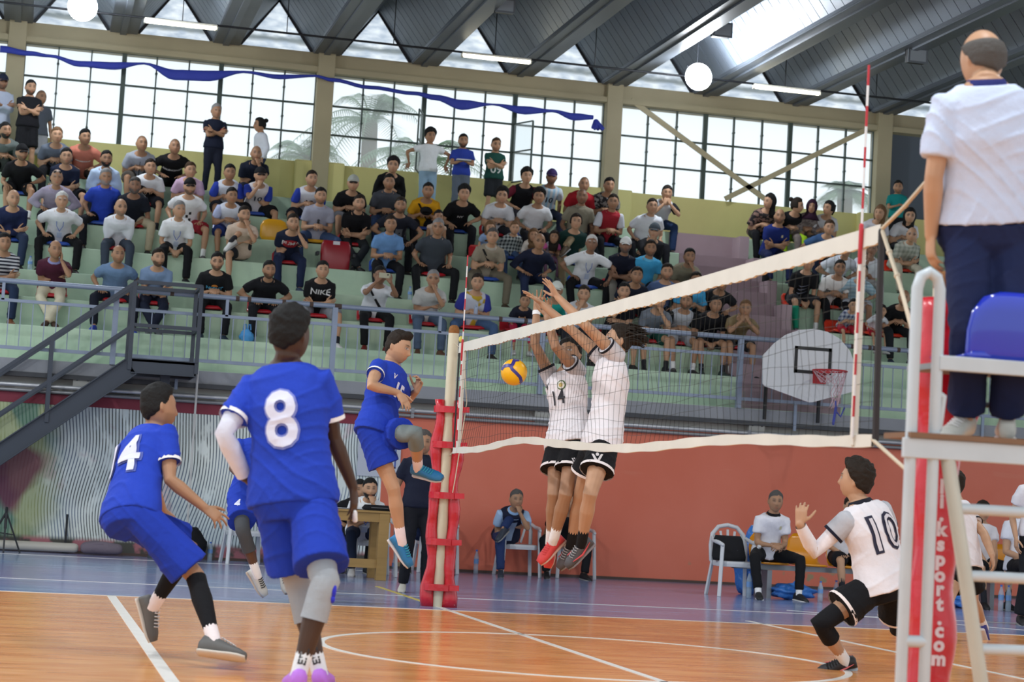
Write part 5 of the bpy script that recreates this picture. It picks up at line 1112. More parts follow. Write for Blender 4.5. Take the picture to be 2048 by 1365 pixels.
# held objects of the crowd
def rest_on(name, lab, cat, buf, m, loc, pn='body_shell', extra=()):
    t = thing(name, lab, cat, loc); part(pn, buf, m, t); [part(n, b2, m2, t) for n, b2, m2 in extra]; return t
def find(lab): return next((q for q in FIN if lab in q[0]['label']), None)
q = find('filming'); c = (q[1]['wrL']+q[1]['wrR'])/2+V(0, -.02, .09)
rest_on('phone', 'pale phone held up by the filming young man with the black strap', 'phone', BX((-.075, -.005, -.036), (.075, .004, .036)), mat('phone_gold', '#a8a58a', .3), c, 'case', [('lens', BX((.04, -.008, .0), (.06, -.005, .02)), bk)])
q = find('looking at a phone'); c = (q[1]['wrL']+q[1]['wrR'])/2+V(0, -.09, .02)
rest_on('phone', 'black phone in the hands of the bald man in a white shirt', 'phone', BX((-.04, -.03, -.006), (.04, .06, .006)), bk, c, 'case', [('screen', BX((-.035, -.025, .006), (.035, .055, .0075)), mat('screen_dark', '#20242c', .15))])
q = find('stout man'); c = (q[1]['wrL']+q[1]['wrR'])/2+V(0, -.09, .02); B = Buf(); B.lathe((0, 0, 0), [(.001, -.06), (.03, -.06), (.03, .03), (.012, .06), (.012, .08)], 12)
rest_on('bottle', 'small crumpled clear bottle in the hands of the stout man', 'bottle', B, mat('clear_plastic', '#a9bcd8', .1, alpha=.5), c, 'bottle_body')
q = find('mustard'); c = (q[1]['wrL']+q[1]['wrR'])/2+V(0, -.10, .03); B = Buf(); B.ball((0, 0, 0), (.10, .07, .07), 14, 10)
rest_on('cap', 'black cap held on the lap of the man in mustard yellow', 'cap', B, cloth('#16171a'), c, 'crown', [('brim', BX((-.08, -.13, -.03), (.08, -.05, -.02)), cloth('#16171a'))])
q = find('holding papers'); c = (q[1]['wrL']+q[1]['wrR'])/2+V(0, -.12, .0); rest_on('papers', 'white folded papers held by the bearded man in royal blue', 'paper', BX((-.14, -.05, -.01), (.10, .05, .01)), mat('paper', '#c3c6cc', .7), c, 'sheet')
def bottle_at(c, lab, h=.22, col='#b9cfe0', cap='#3a6ac0', grp=None):
    t = thing('water_bottle', lab, 'bottle', c, grp); B = Buf(); B.lathe((0, 0, 0), [(.02, 0), (.033, .005), (.033, h*.3), (.030, h*.35), (.033, h*.4), (.033, h*.68), (.014, h*.9), (.014, h*.95)], 14)
    part('bottle_body', B, mat('clear_plastic', col, .08, alpha=.42), t, True); B = Buf(); B.lathe((0, 0, 0), [(.0335, h*.42), (.0335, h*.62)], 14); part('bottle_label', B, mat('bottle_label', '#6f9ad0', .5), t)
    B = Buf(); B.lathe((0, 0, 0), [(.015, h*.93), (.015, h), (.002, h)], 10); part('bottle_cap', B, mat('bottle_cap', cap, .4), t); return t
for x, y, k, lab in ((59, 546, 2, 'clear water bottle standing on the step left of the maroon polo'), (819, 604, 2, 'clear bottle standing on the step right of the man filming')):
    c = at(x, y, Y=LY[k]+.1); bottle_at((c[0], LY[k]+.1, LZ[k]), lab, .2)
# empty seats: folded red one and the yellow one
c = at(668, 560, Y=LY[3]+.1); t = thing('stadium_seat', 'empty folded dark red tip-up seat above the black t-shirt with white lettering', 'seat', (c[0], LY[3]+.12, LZ[3]-.1), 'plastic seats on the stands')
B = Buf(); B.rings([(V(0, 0, z), V(1, 0, 0), V(0, 1, 0), w, d) for z, w, d in ((.05, .17, .05), (.10, .215, .07), (.35, .225, .07), (.47, .22, .05), (.53, .19, .03))], 18, p=4); part('seat_shell', B, mat('seat_dark_red', '#8e1b26', .35, noise=(4, .1)), t, True)
part('number_plate', BX((-.05, -.06, .47), (.05, -.045, .52)), mat('plate_white', '#c9ccd2', .5), t)
for sg in (-1, 1): part('armrest', BX((sg*.27-.02, -.08, .30), (sg*.27+.02, .10, .35)), bk, t)
c = at(548, 465, Y=LY[4]+.2); t = thing('stadium_seat', 'empty yellow seat back between the white number 12 shirt and the beige t-shirt', 'seat', (c[0], LY[4]+.25, LZ[4]), 'plastic seats on the stands')
B = Buf(); B.rings([(V(0, .0, z), V(1, 0, 0), V(0, 1, 0), w, d) for z, w, d in ((0, .16, .04), (.08, .21, .05), (.24, .21, .04), (.32, .17, .03), (.35, .1, .015))], 18, p=3); part('seat_shell', B, mat('seat_yellow', '#d59a1c', .3, noise=(5, .1)), t, True); part('bracket', BX((-.1, -.02, -.01), (.1, .1, .02)), bk, t)
c = at(490, 690, Y=LY[0]+.5); 
def bag(c, w, d, h, lab, col, nm='plastic_bag', alpha=None, handles=True, cat='bag'):
    t = thing(nm, lab, cat, c); B = Buf(); R = []
    for i in range(8):
        z = h*i/7; f = math.sin(math.pi*min(.93, .18+.75*i/7)); R.append((V(.01*math.sin(i*2.1), .01*math.cos(i*3), z), V(math.cos(.2*math.sin(i)), math.sin(.2*math.sin(i)), 0), V(-math.sin(.2*math.sin(i)), math.cos(.2*math.sin(i)), 0), w/2*f, d/2*f))
    B.rings(R, 18, p=2.8); vv = np.concatenate(B.v); vv += .012*np.sin(vv*60+np.roll(vv, 1, 1)*45); B.v = [vv]
    part('bag_body', B, mat('bag_film', col, .35, alpha=alpha) if alpha else cloth(col), t, True)
    if handles:
        for sg in (-1, 1): part('handle', TB([(sg*w*.25, 0, h*.9), (sg*w*.22, 0, h*1.25), (sg*w*.08, 0, h*1.25), (sg*w*.06, 0, h*.9)], .012, 6), mat('bag_film', col, .35), t, True)
    return t
bag((c[0], LY[0]+.35, LZ[0]), .2, .12, .2, 'light blue plastic bag standing beside the sneakers of the man with the sun print', '#4f93cc')
c = at(1508, 510, Y=LY[5]-.1); bag((c[0]+.05, LY[5]-.25, LZ[4]), .3, .2, .25, 'dark backpack lying beside the aisle below the women', '#20202a', 'backpack')
# ================================================================== PLAYERS AND OFFICIALS
CRh = V(cy, sy, 0); CFh = V(-sy, cy, 0)
def Dv(r, u, f): return nrm_(CRh*r+V(0, 0, u)+CFh*f)
def jt(par, px, L, sg):
    """the point at distance L from its parent joint that is seen at px; sg: +1 farther, -1 nearer"""
    d = ray(*px); d = d/np.linalg.norm(d); w = CP-par; b = w@d; c = w@w-L*L; q = b*b-c
    if q <= 0: P = CP-d*b; return par+nrm_(P-par)*L
    return CP+d*(-b+sg*math.sqrt(q))
def fg_person(lab, Y, s, face, hface, px, look, hands, tl=.52, al=1., hipf=None, raise_=0., group=None, fg=True, base=None, bend=.02, hu=None):
    pel = at(*px['pel'], Y=Y); nk = jt(pel, px['neck'][:2], tl*s, px['neck'][2]); up = nrm_(nk-pel)
    f = nrm_(face); R2 = nrm_(np.cross(f, up)); hf_ = nrm_(hipf if hipf is not None else face); RH = nrm_(np.cross(hf_, V(0, 0, 1)))
    J = {'s': s, 'pel': pel, 'neck': nk, 'bend': bend}
    for sd, g in (('R', 1), ('L', -1)):
        J['sh'+sd] = nk-up*(.070-raise_)*s+R2*g*(.172-raise_*.5)*s; J['hp'+sd] = pel+RH*g*.09*s
        e, w, k, a, t = [px[q+sd] for q in ('el', 'wr', 'kn', 'an', 'to')]
        J['el'+sd] = jt(J['sh'+sd], e[:2], .285*s*al, e[2]); J['wr'+sd] = jt(J['el'+sd], w[:2], .25*s*al, w[2])
        J['kn'+sd] = jt(J['hp'+sd], k[:2], .45*s, k[2]); J['an'+sd] = jt(J['kn'+sd], a[:2], .42*s, a[2]); J['to'+sd] = jt(J['an'+sd], t[:2], .20*s, t[2])
    J['head'] = jt(nk, px['head'][:2], .165*s, px['head'][2]); J['hf'] = nrm_(hface); J['hu'] = nrm_(hu) if hu is not None else nrm_(V(0, 0, 1)+.3*(up-V(0, 0, 1)))
    J['hand'] = {sd: (h[0], h[1], 1 if sd == 'L' else -1, h[2], h[3]) for sd, h in hands.items()}
    J['base'] = np.array((pel[0], pel[1], base if base is not None else 0.))
    pr = make_person('person', lab, 'person', J, look, group, fg=fg); return pr, J
TEAM_B, TEAM_W = 'blue team players', 'white team players'
blue, blk, wht = '#203ca8', '#121317', '#c9c6ca'
PR = {}
# --- number 8, back to the camera
PR['8'] = fg_person('player number 8 in blue seen from behind, white sleeve on his left arm', -3.7, 1.04, Dv(.12, 0, 1), Dv(.42, -.02, .9),
 dict(pel=(586, 992), neck=(572, 740, 1), head=(580, 664, 1), elR=(668, 878, 1), wrR=(706, 975, 1), elL=(448, 868, -1), wrL=(490, 955, 1), knR=(648, 1165, -1), anR=(596, 1355, 1), toR=(585, 1340, 1), knL=(598, 1170, 1), anL=(640, 1350, 1), toL=(650, 1335, 1)),
 dict(skin='b', hs=1.1, hair='short', hc='black', hp=(.030, .012, .005), beard=0, top=blue, slv=.66, cuff='#d6d9e4', collar=None, bot='#1c37a0', botlen=.82, bloose=.03, sock='#c6cbd0', sockh=.62, shoe='#b06ad0', sole='#a77ac0', lace='#8f5ac0', pad='#8f969c', padh=(.62, .42), padstripe='#3a4ec8', girth=1.12, leg=1.06, hem=-.12, loose=.022),
 {'R': (Dv(.12, -1, .1), Dv(.9, 0, -.3), .25, .06), 'L': (Dv(.5, -.6, .6), Dv(-.6, .2, -.5), .5, .05)}, tl=.60, group=TEAM_B)
# --- number 14
PR['14'] = fg_person('player number 14 in blue, crouching forward, black calf sleeves', -1.55, 1.05, Dv(.66, -.1, .75), Dv(.80, .02, .60),
 dict(pel=(262, 1030), neck=(300, 872, 1), head=(316, 816, 1), elR=(340, 960, -1), wrR=(420, 1025, 1), elL=(300, 955, 1), wrL=(325, 1020, 1), knR=(392, 1155, -1), anR=(428, 1282, -1), toR=(500, 1292, -1), knL=(378, 1096, 1), anL=(307, 1212, 1), toL=(330, 1290, -1)),
 dict(skin='m', hs=1.1, hair='short', hc='black', hp=(.022, .006, .003), beard=.25, top=blue, slv=.62, cuff='#d6d9e4', bot='#1c37a0', botlen=.88, bloose=.03, sock='#cfc6c6', sockh=.80, shoe='#5c5c5a', sole='#cfc7bb', lace='#dddddd', hem=-.10, pad=None),
 {'R': (Dv(.82, -.52, .1), Dv(.2, .6, -.7), (.25, .35, .45, .55), .22), 'L': (Dv(.6, -.5, .5), Dv(0, 1, 0), .4, .08)}, tl=.55, group=TEAM_B)
# --- number 15
PR['15'] = fg_person('player number 15 in blue, airborne beside the post with one knee raised', 2.3, 1.06, Dv(.86, 0, -.50), Dv(.93, -.22, -.30),
 dict(pel=(754, 866), neck=(783, 738, 1), head=(797, 688, 1), elR=(741, 772, -1), wrR=(796, 786, 1), elL=(812, 803, 1), wrL=(833, 783, -1), knR=(790, 985, -1), anR=(803, 1083, 1), toR=(845, 1143, -1), knL=(830, 868, -1), anL=(836, 936, 1), toL=(880, 945, -1)),
 dict(skin='l', hair='quiff', hc='dark', hp=(.022, .007, .004), beard=.15, top=blue, slv=.42, cuff='#d6d9e4', bot='#1c37a0', botlen=.60, bloose=.028, sock='#cfc2c6', sockh=.72, shoe='#2273a8', sole='#c9c4c4', lace='#2f9cb0', hem=-.12, pad='#6c7676', padh=(.55, .35), padon='L', flare=.10),
 {'R': (Dv(.55, -.65, -.2), Dv(.35, .4, -.6), .35, .05), 'L': (Dv(.25, .8, -.3), Dv(.6, .2, .6), .75, .10)}, tl=.53, group=TEAM_B)
# --- number 4
PR['4'] = fg_person('player number 4 in blue, mostly hidden behind number 8, dark grey knee pad', 4.9, 1.04, Dv(.3, 0, -.95), Dv(.6, 0, -.8),
 dict(pel=(498, 1000), neck=(520, 885, 1), head=(530, 845, 1), elR=(466, 938, -1), wrR=(495, 960, -1), elL=(560, 930, -1), wrL=(545, 960, -1), knR=(486, 1062, -1), anR=(514, 1150, 1), toR=(540, 1190, -1), knL=(555, 1070, -1), anL=(566, 1142, 1), toL=(574, 1178, -1)),
 dict(skin='x', hair='short', hc='black', top=blue, slv=.5, cuff='#d6d9e4', bot='#1c37a0', botlen=.7, bloose=.03, sock='#cfd0d2', sockh=.72, shoe='#c2c0b8', sole='#b9a798', lace='#1a1a1a', pad='#45484c', padh=(.62, .45)),
 {'R': (Dv(.6, -.3, -.5), Dv(0, 1, 0), .6, .05), 'L': (Dv(-.6, -.3, -.5), Dv(0, 1, 0), .6, .05)}, tl=.52, group=TEAM_B)
# --- blockers
PR['A'] = fg_person('left blocker in a white shirt facing the camera between his raised arms, coral shoes', 2.35, 1.08, Dv(-.72, 0, -.70), Dv(-.42, .22, -.90),
 dict(pel=(1137, 883), neck=(1130, 752, 1), head=(1141, 706, -1), elR=(1066, 681, -1), wrR=(1073, 622, 1), elL=(1111, 694, -1), wrL=(1094, 634, 1), knR=(1108, 990, -1), anR=(1101, 1085, 1), toR=(1090, 1150, -1), knL=(1131, 990, -1), anL=(1107, 1082, 1), toL=(1060, 1128, -1)),
 dict(skin='m', hair='short', hc='black', hp=(.026, .010, .004), beard=.4, top=wht, slv=.36, cuff='#1a1b26', slvc='#a4a3a8', bot=blk, botlen=.55, bloose=.03, bcuff='#cfcaca', sock='#d8d2d0', sockh=.70, shoe='#dc4a4c', sole='#d9b9a8', lace='#e05050', hem=-.12, flare=.10),
 {'R': (Dv(.1, 1, -.1), Dv(.3, -.1, .9), .12, .22), 'L': (Dv(.0, 1, -.1), Dv(.5, -.1, .9), .35, .18)}, tl=.52, al=1.08, raise_=.07, group=TEAM_W)
PR['B'] = fg_person('right blocker in a white shirt seen from the side, wild hair, dark grey shoes', 1.75, 1.09, Dv(-.94, 0, -.25), Dv(-.95, .22, .05),
 dict(pel=(1203, 884), neck=(1222, 726, 1), head=(1238, 684, -1), elL=(1172, 652, -1), wrL=(1115, 594, 1), elR=(1145, 662, 1), wrR=(1083, 608, 1), knL=(1180, 990, -1), anL=(1163, 1088, 1), toL=(1112, 1138, -1), knR=(1160, 992, 1), anR=(1142, 1090, 1), toR=(1095, 1146, -1)),
 dict(skin='l', hair='spiky', hc='dark', hp=(.022, .003, .006), beard=.2, top=wht, slv=.36, cuff='#1a1b26', slvc='#b0aeb2', bot=blk, botlen=.56, bloose=.03, bcuff='#cfcaca', sock='#17181b', sockh=.62, shoe='#4d4b4e', sole='#8a8488', lace='#9a9a9a', hem=-.14, flare=.08, swoosh='#d04a50'),
 {'L': (Dv(-.55, .8, 0), Dv(.6, .5, .3), .12, .2), 'R': (Dv(-.8, .55, 0), Dv(.4, .8, .1), .10, .2)}, tl=.585, al=1.2, raise_=.10, group=TEAM_W)
# --- number 10
PR['10'] = fg_person('player number 10 in white, crouching on the right with a raised hand', -.62, 1.06, Dv(-.62, 0, .78), Dv(-.88, .12, .42),
 dict(pel=(1770, 1172), neck=(1722, 1012, 1), head=(1712, 962, 1), elL=(1628, 1106, -1), wrL=(1599, 1048, -1), elR=(1785, 1090, 1), wrR=(1740, 1075, 1), knL=(1642, 1248, -1), anL=(1690, 1322, 1), toL=(1628, 1334, -1), knR=(1800, 1255, 1), anR=(1860, 1300, 1), toR=(1830, 1330, 1)),
 dict(skin='l', hair='mop', hc='dark', hp=(.030, .022, .009), beard=0, top=wht, slv=.42, cuff='#1a1b2c', slvc='#a4a6ac', bot=blk, botlen=.62, bloose=.035, bcuff='#d2c4c0', sock='#d6d2d4', sockh=.62, shoe='#26262a', sole='#b9c4cc', lace='#1a1a1a', hem=-.10, pad=blk, padh=(.70, .40), swoosh='#e07070', collar='#1a1b26', flare=.10, arm=1.05, girth=1.12, loose=.024),
 {'L': (Dv(.08, 1, 0), Dv(-.2, .0, -.9), .55, .10), 'R': (Dv(-.3, .8, .3), Dv(.5, .2, .3), .4, .1)}, tl=.53, group=TEAM_W)
# --- player beyond the umpire stand
PR['12'] = fg_person('white team player with taped wrist, partly hidden behind the white umpire stand', 2.95, 1.05, Dv(-.7, 0, .6), Dv(-.8, .1, .4),
 dict(pel=(1928, 1130), neck=(1912, 1008, 1), head=(1906, 965, 1), elL=(1855, 1052, -1), wrL=(1843, 1005, -1), elR=(1968, 1068, -1), wrR=(1984, 1112, -1), knL=(1896, 1200, -1), anL=(1885, 1270, 1), toL=(1850, 1285, -1), knR=(1945, 1200, 1), anR=(1968, 1255, 1), toR=(1976, 1285, 1)),
 dict(skin='l', hair='short', hc='dark', top=wht, slv=.5, cuff='#1a1b26', slvc='#b4b2b6', bot=blk, botlen=.6, bloose=.03, sock='#c9c4c2', sockh=.7, shoe='#2a2a78', sole='#c9c4c4'),
 {'L': (Dv(0, 1, 0), Dv(0, .1, -1), .6, .1), 'R': (Dv(.2, -1, 0), Dv(1, 0, -.2), .4, .05)}, tl=.52, group=TEAM_W)
# --- first referee on the stand
RY = -5.75; zf = at(1960, 888, Y=RY)[2]
PR['ref'] = fg_person('referee in a white polo and navy trousers standing on the umpire stand, seen from behind', RY, 1.02, Dv(-.15, 0, 1), Dv(-.40, -.12, 1),
 dict(pel=(1974, 462), neck=(1972, 178, 1), head=(1966, 118, 1), elL=(1868, 352, -1), wrL=(1862, 472, 1), elR=(2110, 350, -1), wrR=(2130, 470, 1), knL=(1940, 660, -1), anL=(1930, 838, 1), toL=(1893, 843, -1), knR=(2025, 662, -1), anR=(2014, 842, 1), toR=(2010, 836, 1)),
 dict(skin='l', hair='balding', hc='salt', hp=(.010, .012, .002), beard=0, top='#aeb9d0', slv=.74, bot='#1b2447', botlen=1.90, bloose=.04, shoe='#c9c9c2', sole='#cfcfcb', lace='#dddddd', leg=1.02, girth=1.18, collar='#1f2560', hem=-.02, arm=1.05, loose=.022),
 {'L': (Dv(.05, -1, .05), Dv(-.9, 0, -.2), .5, .04), 'R': (Dv(.05, -1, .05), Dv(.9, 0, -.2), .5, .04)}, tl=.58, base=zf)
# --- far officials and bench
def sit_at(x, y, Y, lab, arms, legs, look, seat_h=.44, hy=0., s=1., yaw=0., group=None, ex=None):
    hipz = seat_h+.09; J, s2 = place_seated(x, y, Y, hipz, 0., arms, legs, s, (hy, -.05), int(x)); J['base'] = np.array((J['pel'][0], Y, 0.))
    pr = make_person('person', lab, 'person', J, look, group); FIN.append((pr, J, ex or {}, s2)); return pr, J
def stand_at(x, y, Y, lab, arms, look, yaw=0., hy=0., group=None, foot=0.):
    tp = at(x, y, Y=Y); s = (tp[2]-foot)/1.80; J = pose((tp[0], Y, foot+.94*s), yaw=yaw, lean=.02, s=s, arms=arms, legs=.12, look_=(hy, -.05), foot=foot, stand=True); J['base'] = np.array((tp[0], Y, foot))
    pr = make_person('person', lab, 'person', J, look, group); FIN.append((pr, J, {}, s)); return pr, J
stand_at(848, 850, 7.35, 'second referee with a whistle, all in dark navy, standing behind the far post', 'down', dict(skin='m', hair='short', hc='salt', beard=.1, top='#191e30', slv=.62, bot='#14161d', botlen=2, shoe='#bdbab0', sole='#222222', collar='#191e30'), hy=-.1)
sit_at(742, 957, 10.9, 'bearded man in a white polo sitting at the scorers table, hand at his mouth', 'chinL', 'n', dict(skin='l', hair='short', hc='black', beard=1, top='#c9ccd2', slv=.6, bot='#1f2940', botlen=2, shoe='#c9c9c9', collar='#c9ccd2'), ex={'lan': 1})
sit_at(722, 960, 11.7, 'dark-haired man in a black t-shirt sitting behind the bearded man in white', 'thighs', 'n', dict(skin='m', hair='short', hc='black', beard=.5, top='#15161a', slv=.6, bot='#17181c', botlen=2))
sit_at(868, 975, 12.7, 'man in jeans sitting on a white chair behind the padded post', 'kneeR', 'w', dict(skin='d', hair='short', hc='dark', top='#23304a', slv=.6, bot='#1f2c4e', botlen=2))
q_ = sit_at(1035, 980, 12.75, 'man in a navy vest and light blue shirt sitting against the orange wall', 'chinL', 'x', dict(skin='m', hair='short', hc='salt', beard=.1, top='#1d2236', slv=.62, slvc='#8fa9c6', bot='#24355e', botlen=2, shoe='#2b3340', collar='#7fa0c4', topname='vest'), ex={'inner': '#9db2c6'})
sit_at(1142, 985, 13.0, 'man in black sitting at the orange wall, hidden behind the jumping blockers', 'between', 'w', dict(skin='m', hair='short', hc='black', top='#15171b', slv=.6, bot='#17181d', botlen=2, shoe='#17181a'))
q_ = sit_at(1553, 982, 9.9, 'coach in a white polo with black collar and black trousers on the orange bench', 'lap', 'w', dict(skin='m', hair='short', hc='salt', beard=.05, top='#c8c8ce', slv=.6, bot='#141518', botlen=1.9, shoe='#191a1c', sole='#d6d6d6', sock='#d0d0d0', collar='#15161a'), seat_h=.45, ex={'tri': 1}, hy=-.2)
sit_at(1704, 992, 10.2, 'white team substitute on the orange bench, seen behind player number 10', 'thighs', 'n', dict(skin='l', hair='short', hc='dark', top='#c8c6ca', slv=.6, bot='#16171b', botlen=.9, sock='#26282e', sockh=.3, shoe='#9a9da2'), seat_h=.45)
sit_at(1966, 1000, 10.0, 'white team substitute with black shoes sitting behind the umpire stand', 'between', 'n', dict(skin='l', hair='short', hc='dark', top='#c8c6ca', slv=.6, bot='#16171b', botlen=.95, sock='#26282e', sockh=.3, shoe='#141416'), seat_h=.45)
sit_at(2052, 985, 9.4, 'person in a plain white t-shirt sitting at the right edge', 'thighs', 'n', dict(skin='l', hair='short', hc='dark', top='#c4c6cf', slv=.55, bot='#17181c', botlen=2), seat_h=.45)
stand_at(2078, 900, 6.3, 'person in white top and wide black trousers standing at the right edge', 'down', dict(skin='l', hair='short', hc='dark', top='#c6c6cc', slv=.6, bot='#1d1e22', botlen=1.95, shoe='#1c1c1e', bloose=.05))
def fg_prints():
    """numbers and marks of the players"""
    def num(k, txt, size, h, back, col, out, colo='#8b93b4', dx=0., hgt=1.15, bold=.012, nm='number', obold=None):
        pr, J = PR[k]; up = nrm_(J['neck']-J['pel']); Ht = np.linalg.norm(J['neck']-J['pel']); la = nrm_(J['shR']-J['shL']); fw = nrm_(np.cross(up, la)); 
        if back: fw = -fw
        r, f, u = frame(-fw, up); P = J['pel']+up*Ht*h+r*dx
        if out: decal(pr, txt, size, P, fw, up, out, bold=obold or bold*2.1, name='number_outline', hgt=hgt, off=.006)
        decal(pr, txt, size, P, fw, up, col, bold=bold, name=nm, hgt=hgt, off=.014 if size > .2 else .009); return pr, J, P, fw, up, r
    num('8', '8', .33, .54, True, '#d6daee', '#7f8ad0', bold=.006, obold=.015)
    decal(PR['8'][0], '8', .30, PR['8'][1]['pel']*.44+PR['8'][1]['neck']*.56, Dv(-.12, 0, -1), (0, 0, 1), '#6d78b8', bold=-.004, name='number_inline', hgt=1.15, off=.0105) if 0 else None
    num('14', '14', .29, .54, True, '#d2d6ec', '#4b5aa8', bold=.006, obold=.014, dx=-.015)
    num('15', '15', .145, .62, False, '#d6d9ea', None, bold=.006)
    num('A', '14', .15, .60, False, '#23242e', None, bold=.001, dx=.02)
    pr, J, P, fw, up, r = num('10', '10', .30, .60, True, '#d0ccd2', '#20213a', bold=-.003, obold=.013, dx=-.03)
    for k, dx, h, sz, col in (('15', -.09, .80, .02, '#d6d9ea'), ('A', -.10, .84, .026, '#2a2c3c'),):
        pr, J = PR[k]; up = nrm_(J['neck']-J['pel']); Ht = np.linalg.norm(J['neck']-J['pel']); la = nrm_(J['shR']-J['shL']); fw = nrm_(np.cross(up, la)); r, f, u = frame(-fw, up); P = J['pel']+up*Ht*h+r*dx
        press(pr, poly_me([(-sz, sz), (-sz*.6, sz), (0, -sz*.2), (sz*.6, sz), (sz, sz), (.2*sz, -sz), (-.2*sz, -sz)]), P, fw, up, col, name='maker_mark')
    pr, J = PR['A']; up = nrm_(J['neck']-J['pel']); Ht = np.linalg.norm(J['neck']-J['pel']); la = nrm_(J['shR']-J['shL']); fw = nrm_(np.cross(up, la)); r, f, u = frame(-fw, up)
    c = [(.04*math.cos(a), .04*math.sin(a)) for a in np.linspace(0, 2*math.pi, 17)]; press(pr, poly_me(c[:-1]), J['pel']+up*Ht*.78+r*.07, fw, up, '#4f6a3c', name='club_crest'); press(pr, poly_me([(x*.78, y*.78) for x, y in c[:-1]]), J['pel']+up*Ht*.78+r*.07, fw, up, '#d9d7cf', name='club_crest', off=.007); press(pr, poly_me([(x*.45, y*.45) for x, y in c[:-1]]), J['pel']+up*Ht*.78+r*.07, fw, up, '#b7a25a', name='club_crest', off=.009)
    # marks on shorts
    for k, px, sz in (('B', (1191, 918), .045), ('A', (1146, 922), .022)):
        pr, J = PR[k]; c = at(*px, Y=J['pel'][1]); press(pr, poly_me([(-sz, sz*.7), (-sz*.6, sz*.7), (0, -sz*.3), (sz*.6, sz*.7), (sz, sz*.7), (.25*sz, -sz*.8), (-.25*sz, -sz*.8)]), c, -CFh, (0, 0, 1), '#cfcaca', on='_bo', name='maker_mark'); press(pr, poly_me([(sz*.3*math.cos(a), sz*.65+sz*.3*math.sin(a)) for a in np.linspace(0, 5.9, 9)]), c, -CFh, (0, 0, 1), '#cfcaca', on='_bo', name='maker_mark')
    pr, J = PR['4']; decal(pr, '4', .10, at(482, 1008, Y=J['pel'][1]), -CFh, (0, 0, 1), '#d6d9ea', on='_bo', bold=.004)
    pr, J = PR['8']
    # sock lettering, sleeves, tapes
    for sd in 'RL':
        kn, an = J['kn'+sd], J['an'+sd]; c = kn*.24+an*.76; d = nrm_(an-kn); o_ = np.array(pr.location); cu = bpy.data.curves.new('t', 'FONT'); cu.body = 'ELITE'; cu.size = .055; cu.align_x = 'CENTER'; cu.align_y = 'CENTER'; cu.offset = .0015
        to = bpy.data.objects.new('t', cu); me = bpy.data.meshes.new_from_object(to); bpy.data.objects.remove(to); v = getv(me); a = np.cross(d, CFh); a = nrm_(a); r_ = .043
        w = np.array([c-d*x+a*(r_*math.sin(y/r_))*1.0-nrm_(np.cross(a, d))*0+(-CFh)*(r_*math.cos(y/r_)) for x, y, z in v])-o_; me.vertices.foreach_set('co', w.ravel()); link('sock_lettering', me, mat('print', '#2a2d33', .7), pr)
def sleeve_tube(k, sd, col, a0, a1, r=(.050, .046, .040), nm='arm_sleeve'):
    pr, J = PR[k]; o_ = np.array(pr.location); sh, el, wr = J['sh'+sd]-o_, J['el'+sd]-o_, J['wr'+sd]-o_; B = Buf()
    s = J['s']; am = 1.06; B.tube([sh+(el-sh)*a0, sh+(el-sh)*.8, el, el+(wr-el)*.3, el+(wr-el)*a1], [x*s*am for x in (.052, .043, .041, .044, .034)], 16, cap=False); part(nm, B, cloth(col), pr, True)
sleeve_tube('8', 'L', '#b9bcc9', .55, .96); sleeve_tube('10', 'L', '#d0cbce', .3, .93)
def band(k, sd, f, w, col, nm, r=.034):
    pr, J = PR[k]; o_ = np.array(pr.location); el, wr = J['el'+sd]-o_, J['wr'+sd]-o_; p = el+(wr-el)*f; d = nrm_(wr-el); B = Buf(); B.tube([p-d*w/2, p+d*w/2], r*J['s'], 16, cap=False); part(nm, B, cloth(col), pr, True)
band('A', 'R', .93, .035, '#d8d4d2', 'wrist_tape', .031); band('12', 'L', .9, .04, '#c9b8b0', 'wrist_tape')
def calf(k, sd, col, f0, f1, nm='calf_sleeve'):
    pr, J = PR[k]; o_ = np.array(pr.location); kn, an = J['kn'+sd]-o_, J['an'+sd]-o_; s = J['s']; B = Buf(); P = lambda f: kn+(an-kn)*f
    R_ = lambda f: np.interp(f, [0, .12, .32, .62, .88, 1], [.053, .048, .055, .044, .034, .033])*s*1.07
    B.tube([P(f) for f in np.linspace(f0, f1, 6)], [R_(f) for f in np.linspace(f0, f1, 6)], 16, cap=False); part(nm, B, cloth(col), pr, True)
calf('14', 'R', '#15161a', .02, .84); calf('14', 'L', '#15161a', .30, .84)
pr, J = PR['8']; q = J['knR']-np.array(pr.location); B = Buf(); B.ball(q+CRh*.047-V(0, 0, .03)-CFh*.02, (.016, .03, .045), 12, 10); B.ball(q+CRh*.045-V(0, 0, .075)-CFh*.02, (.014, .026, .022), 12, 8); part('pad_patch', B, cloth('#2f35c0'), pr, True)
# taped fingers: small white caps
def tape(k, sd, d0, off, L=.045, r=.012):
    pr, J = PR[k]; o_ = np.array(pr.location); p = J['wr'+sd]-o_+np.array(off); d = nrm_(d0); B = Buf(); B.tube([p, p+d*L], r, 10); part('finger_tape', B, cloth('#d9d9dc'), pr, True)
d_, n_ = PR['8'][1]['hand']['R'][:2]; xr = np.cross(nrm_(d_), n_); tape('8', 'R', d_, nrm_(d_)*.125-xr*.0-0*n_, .04, .0125)
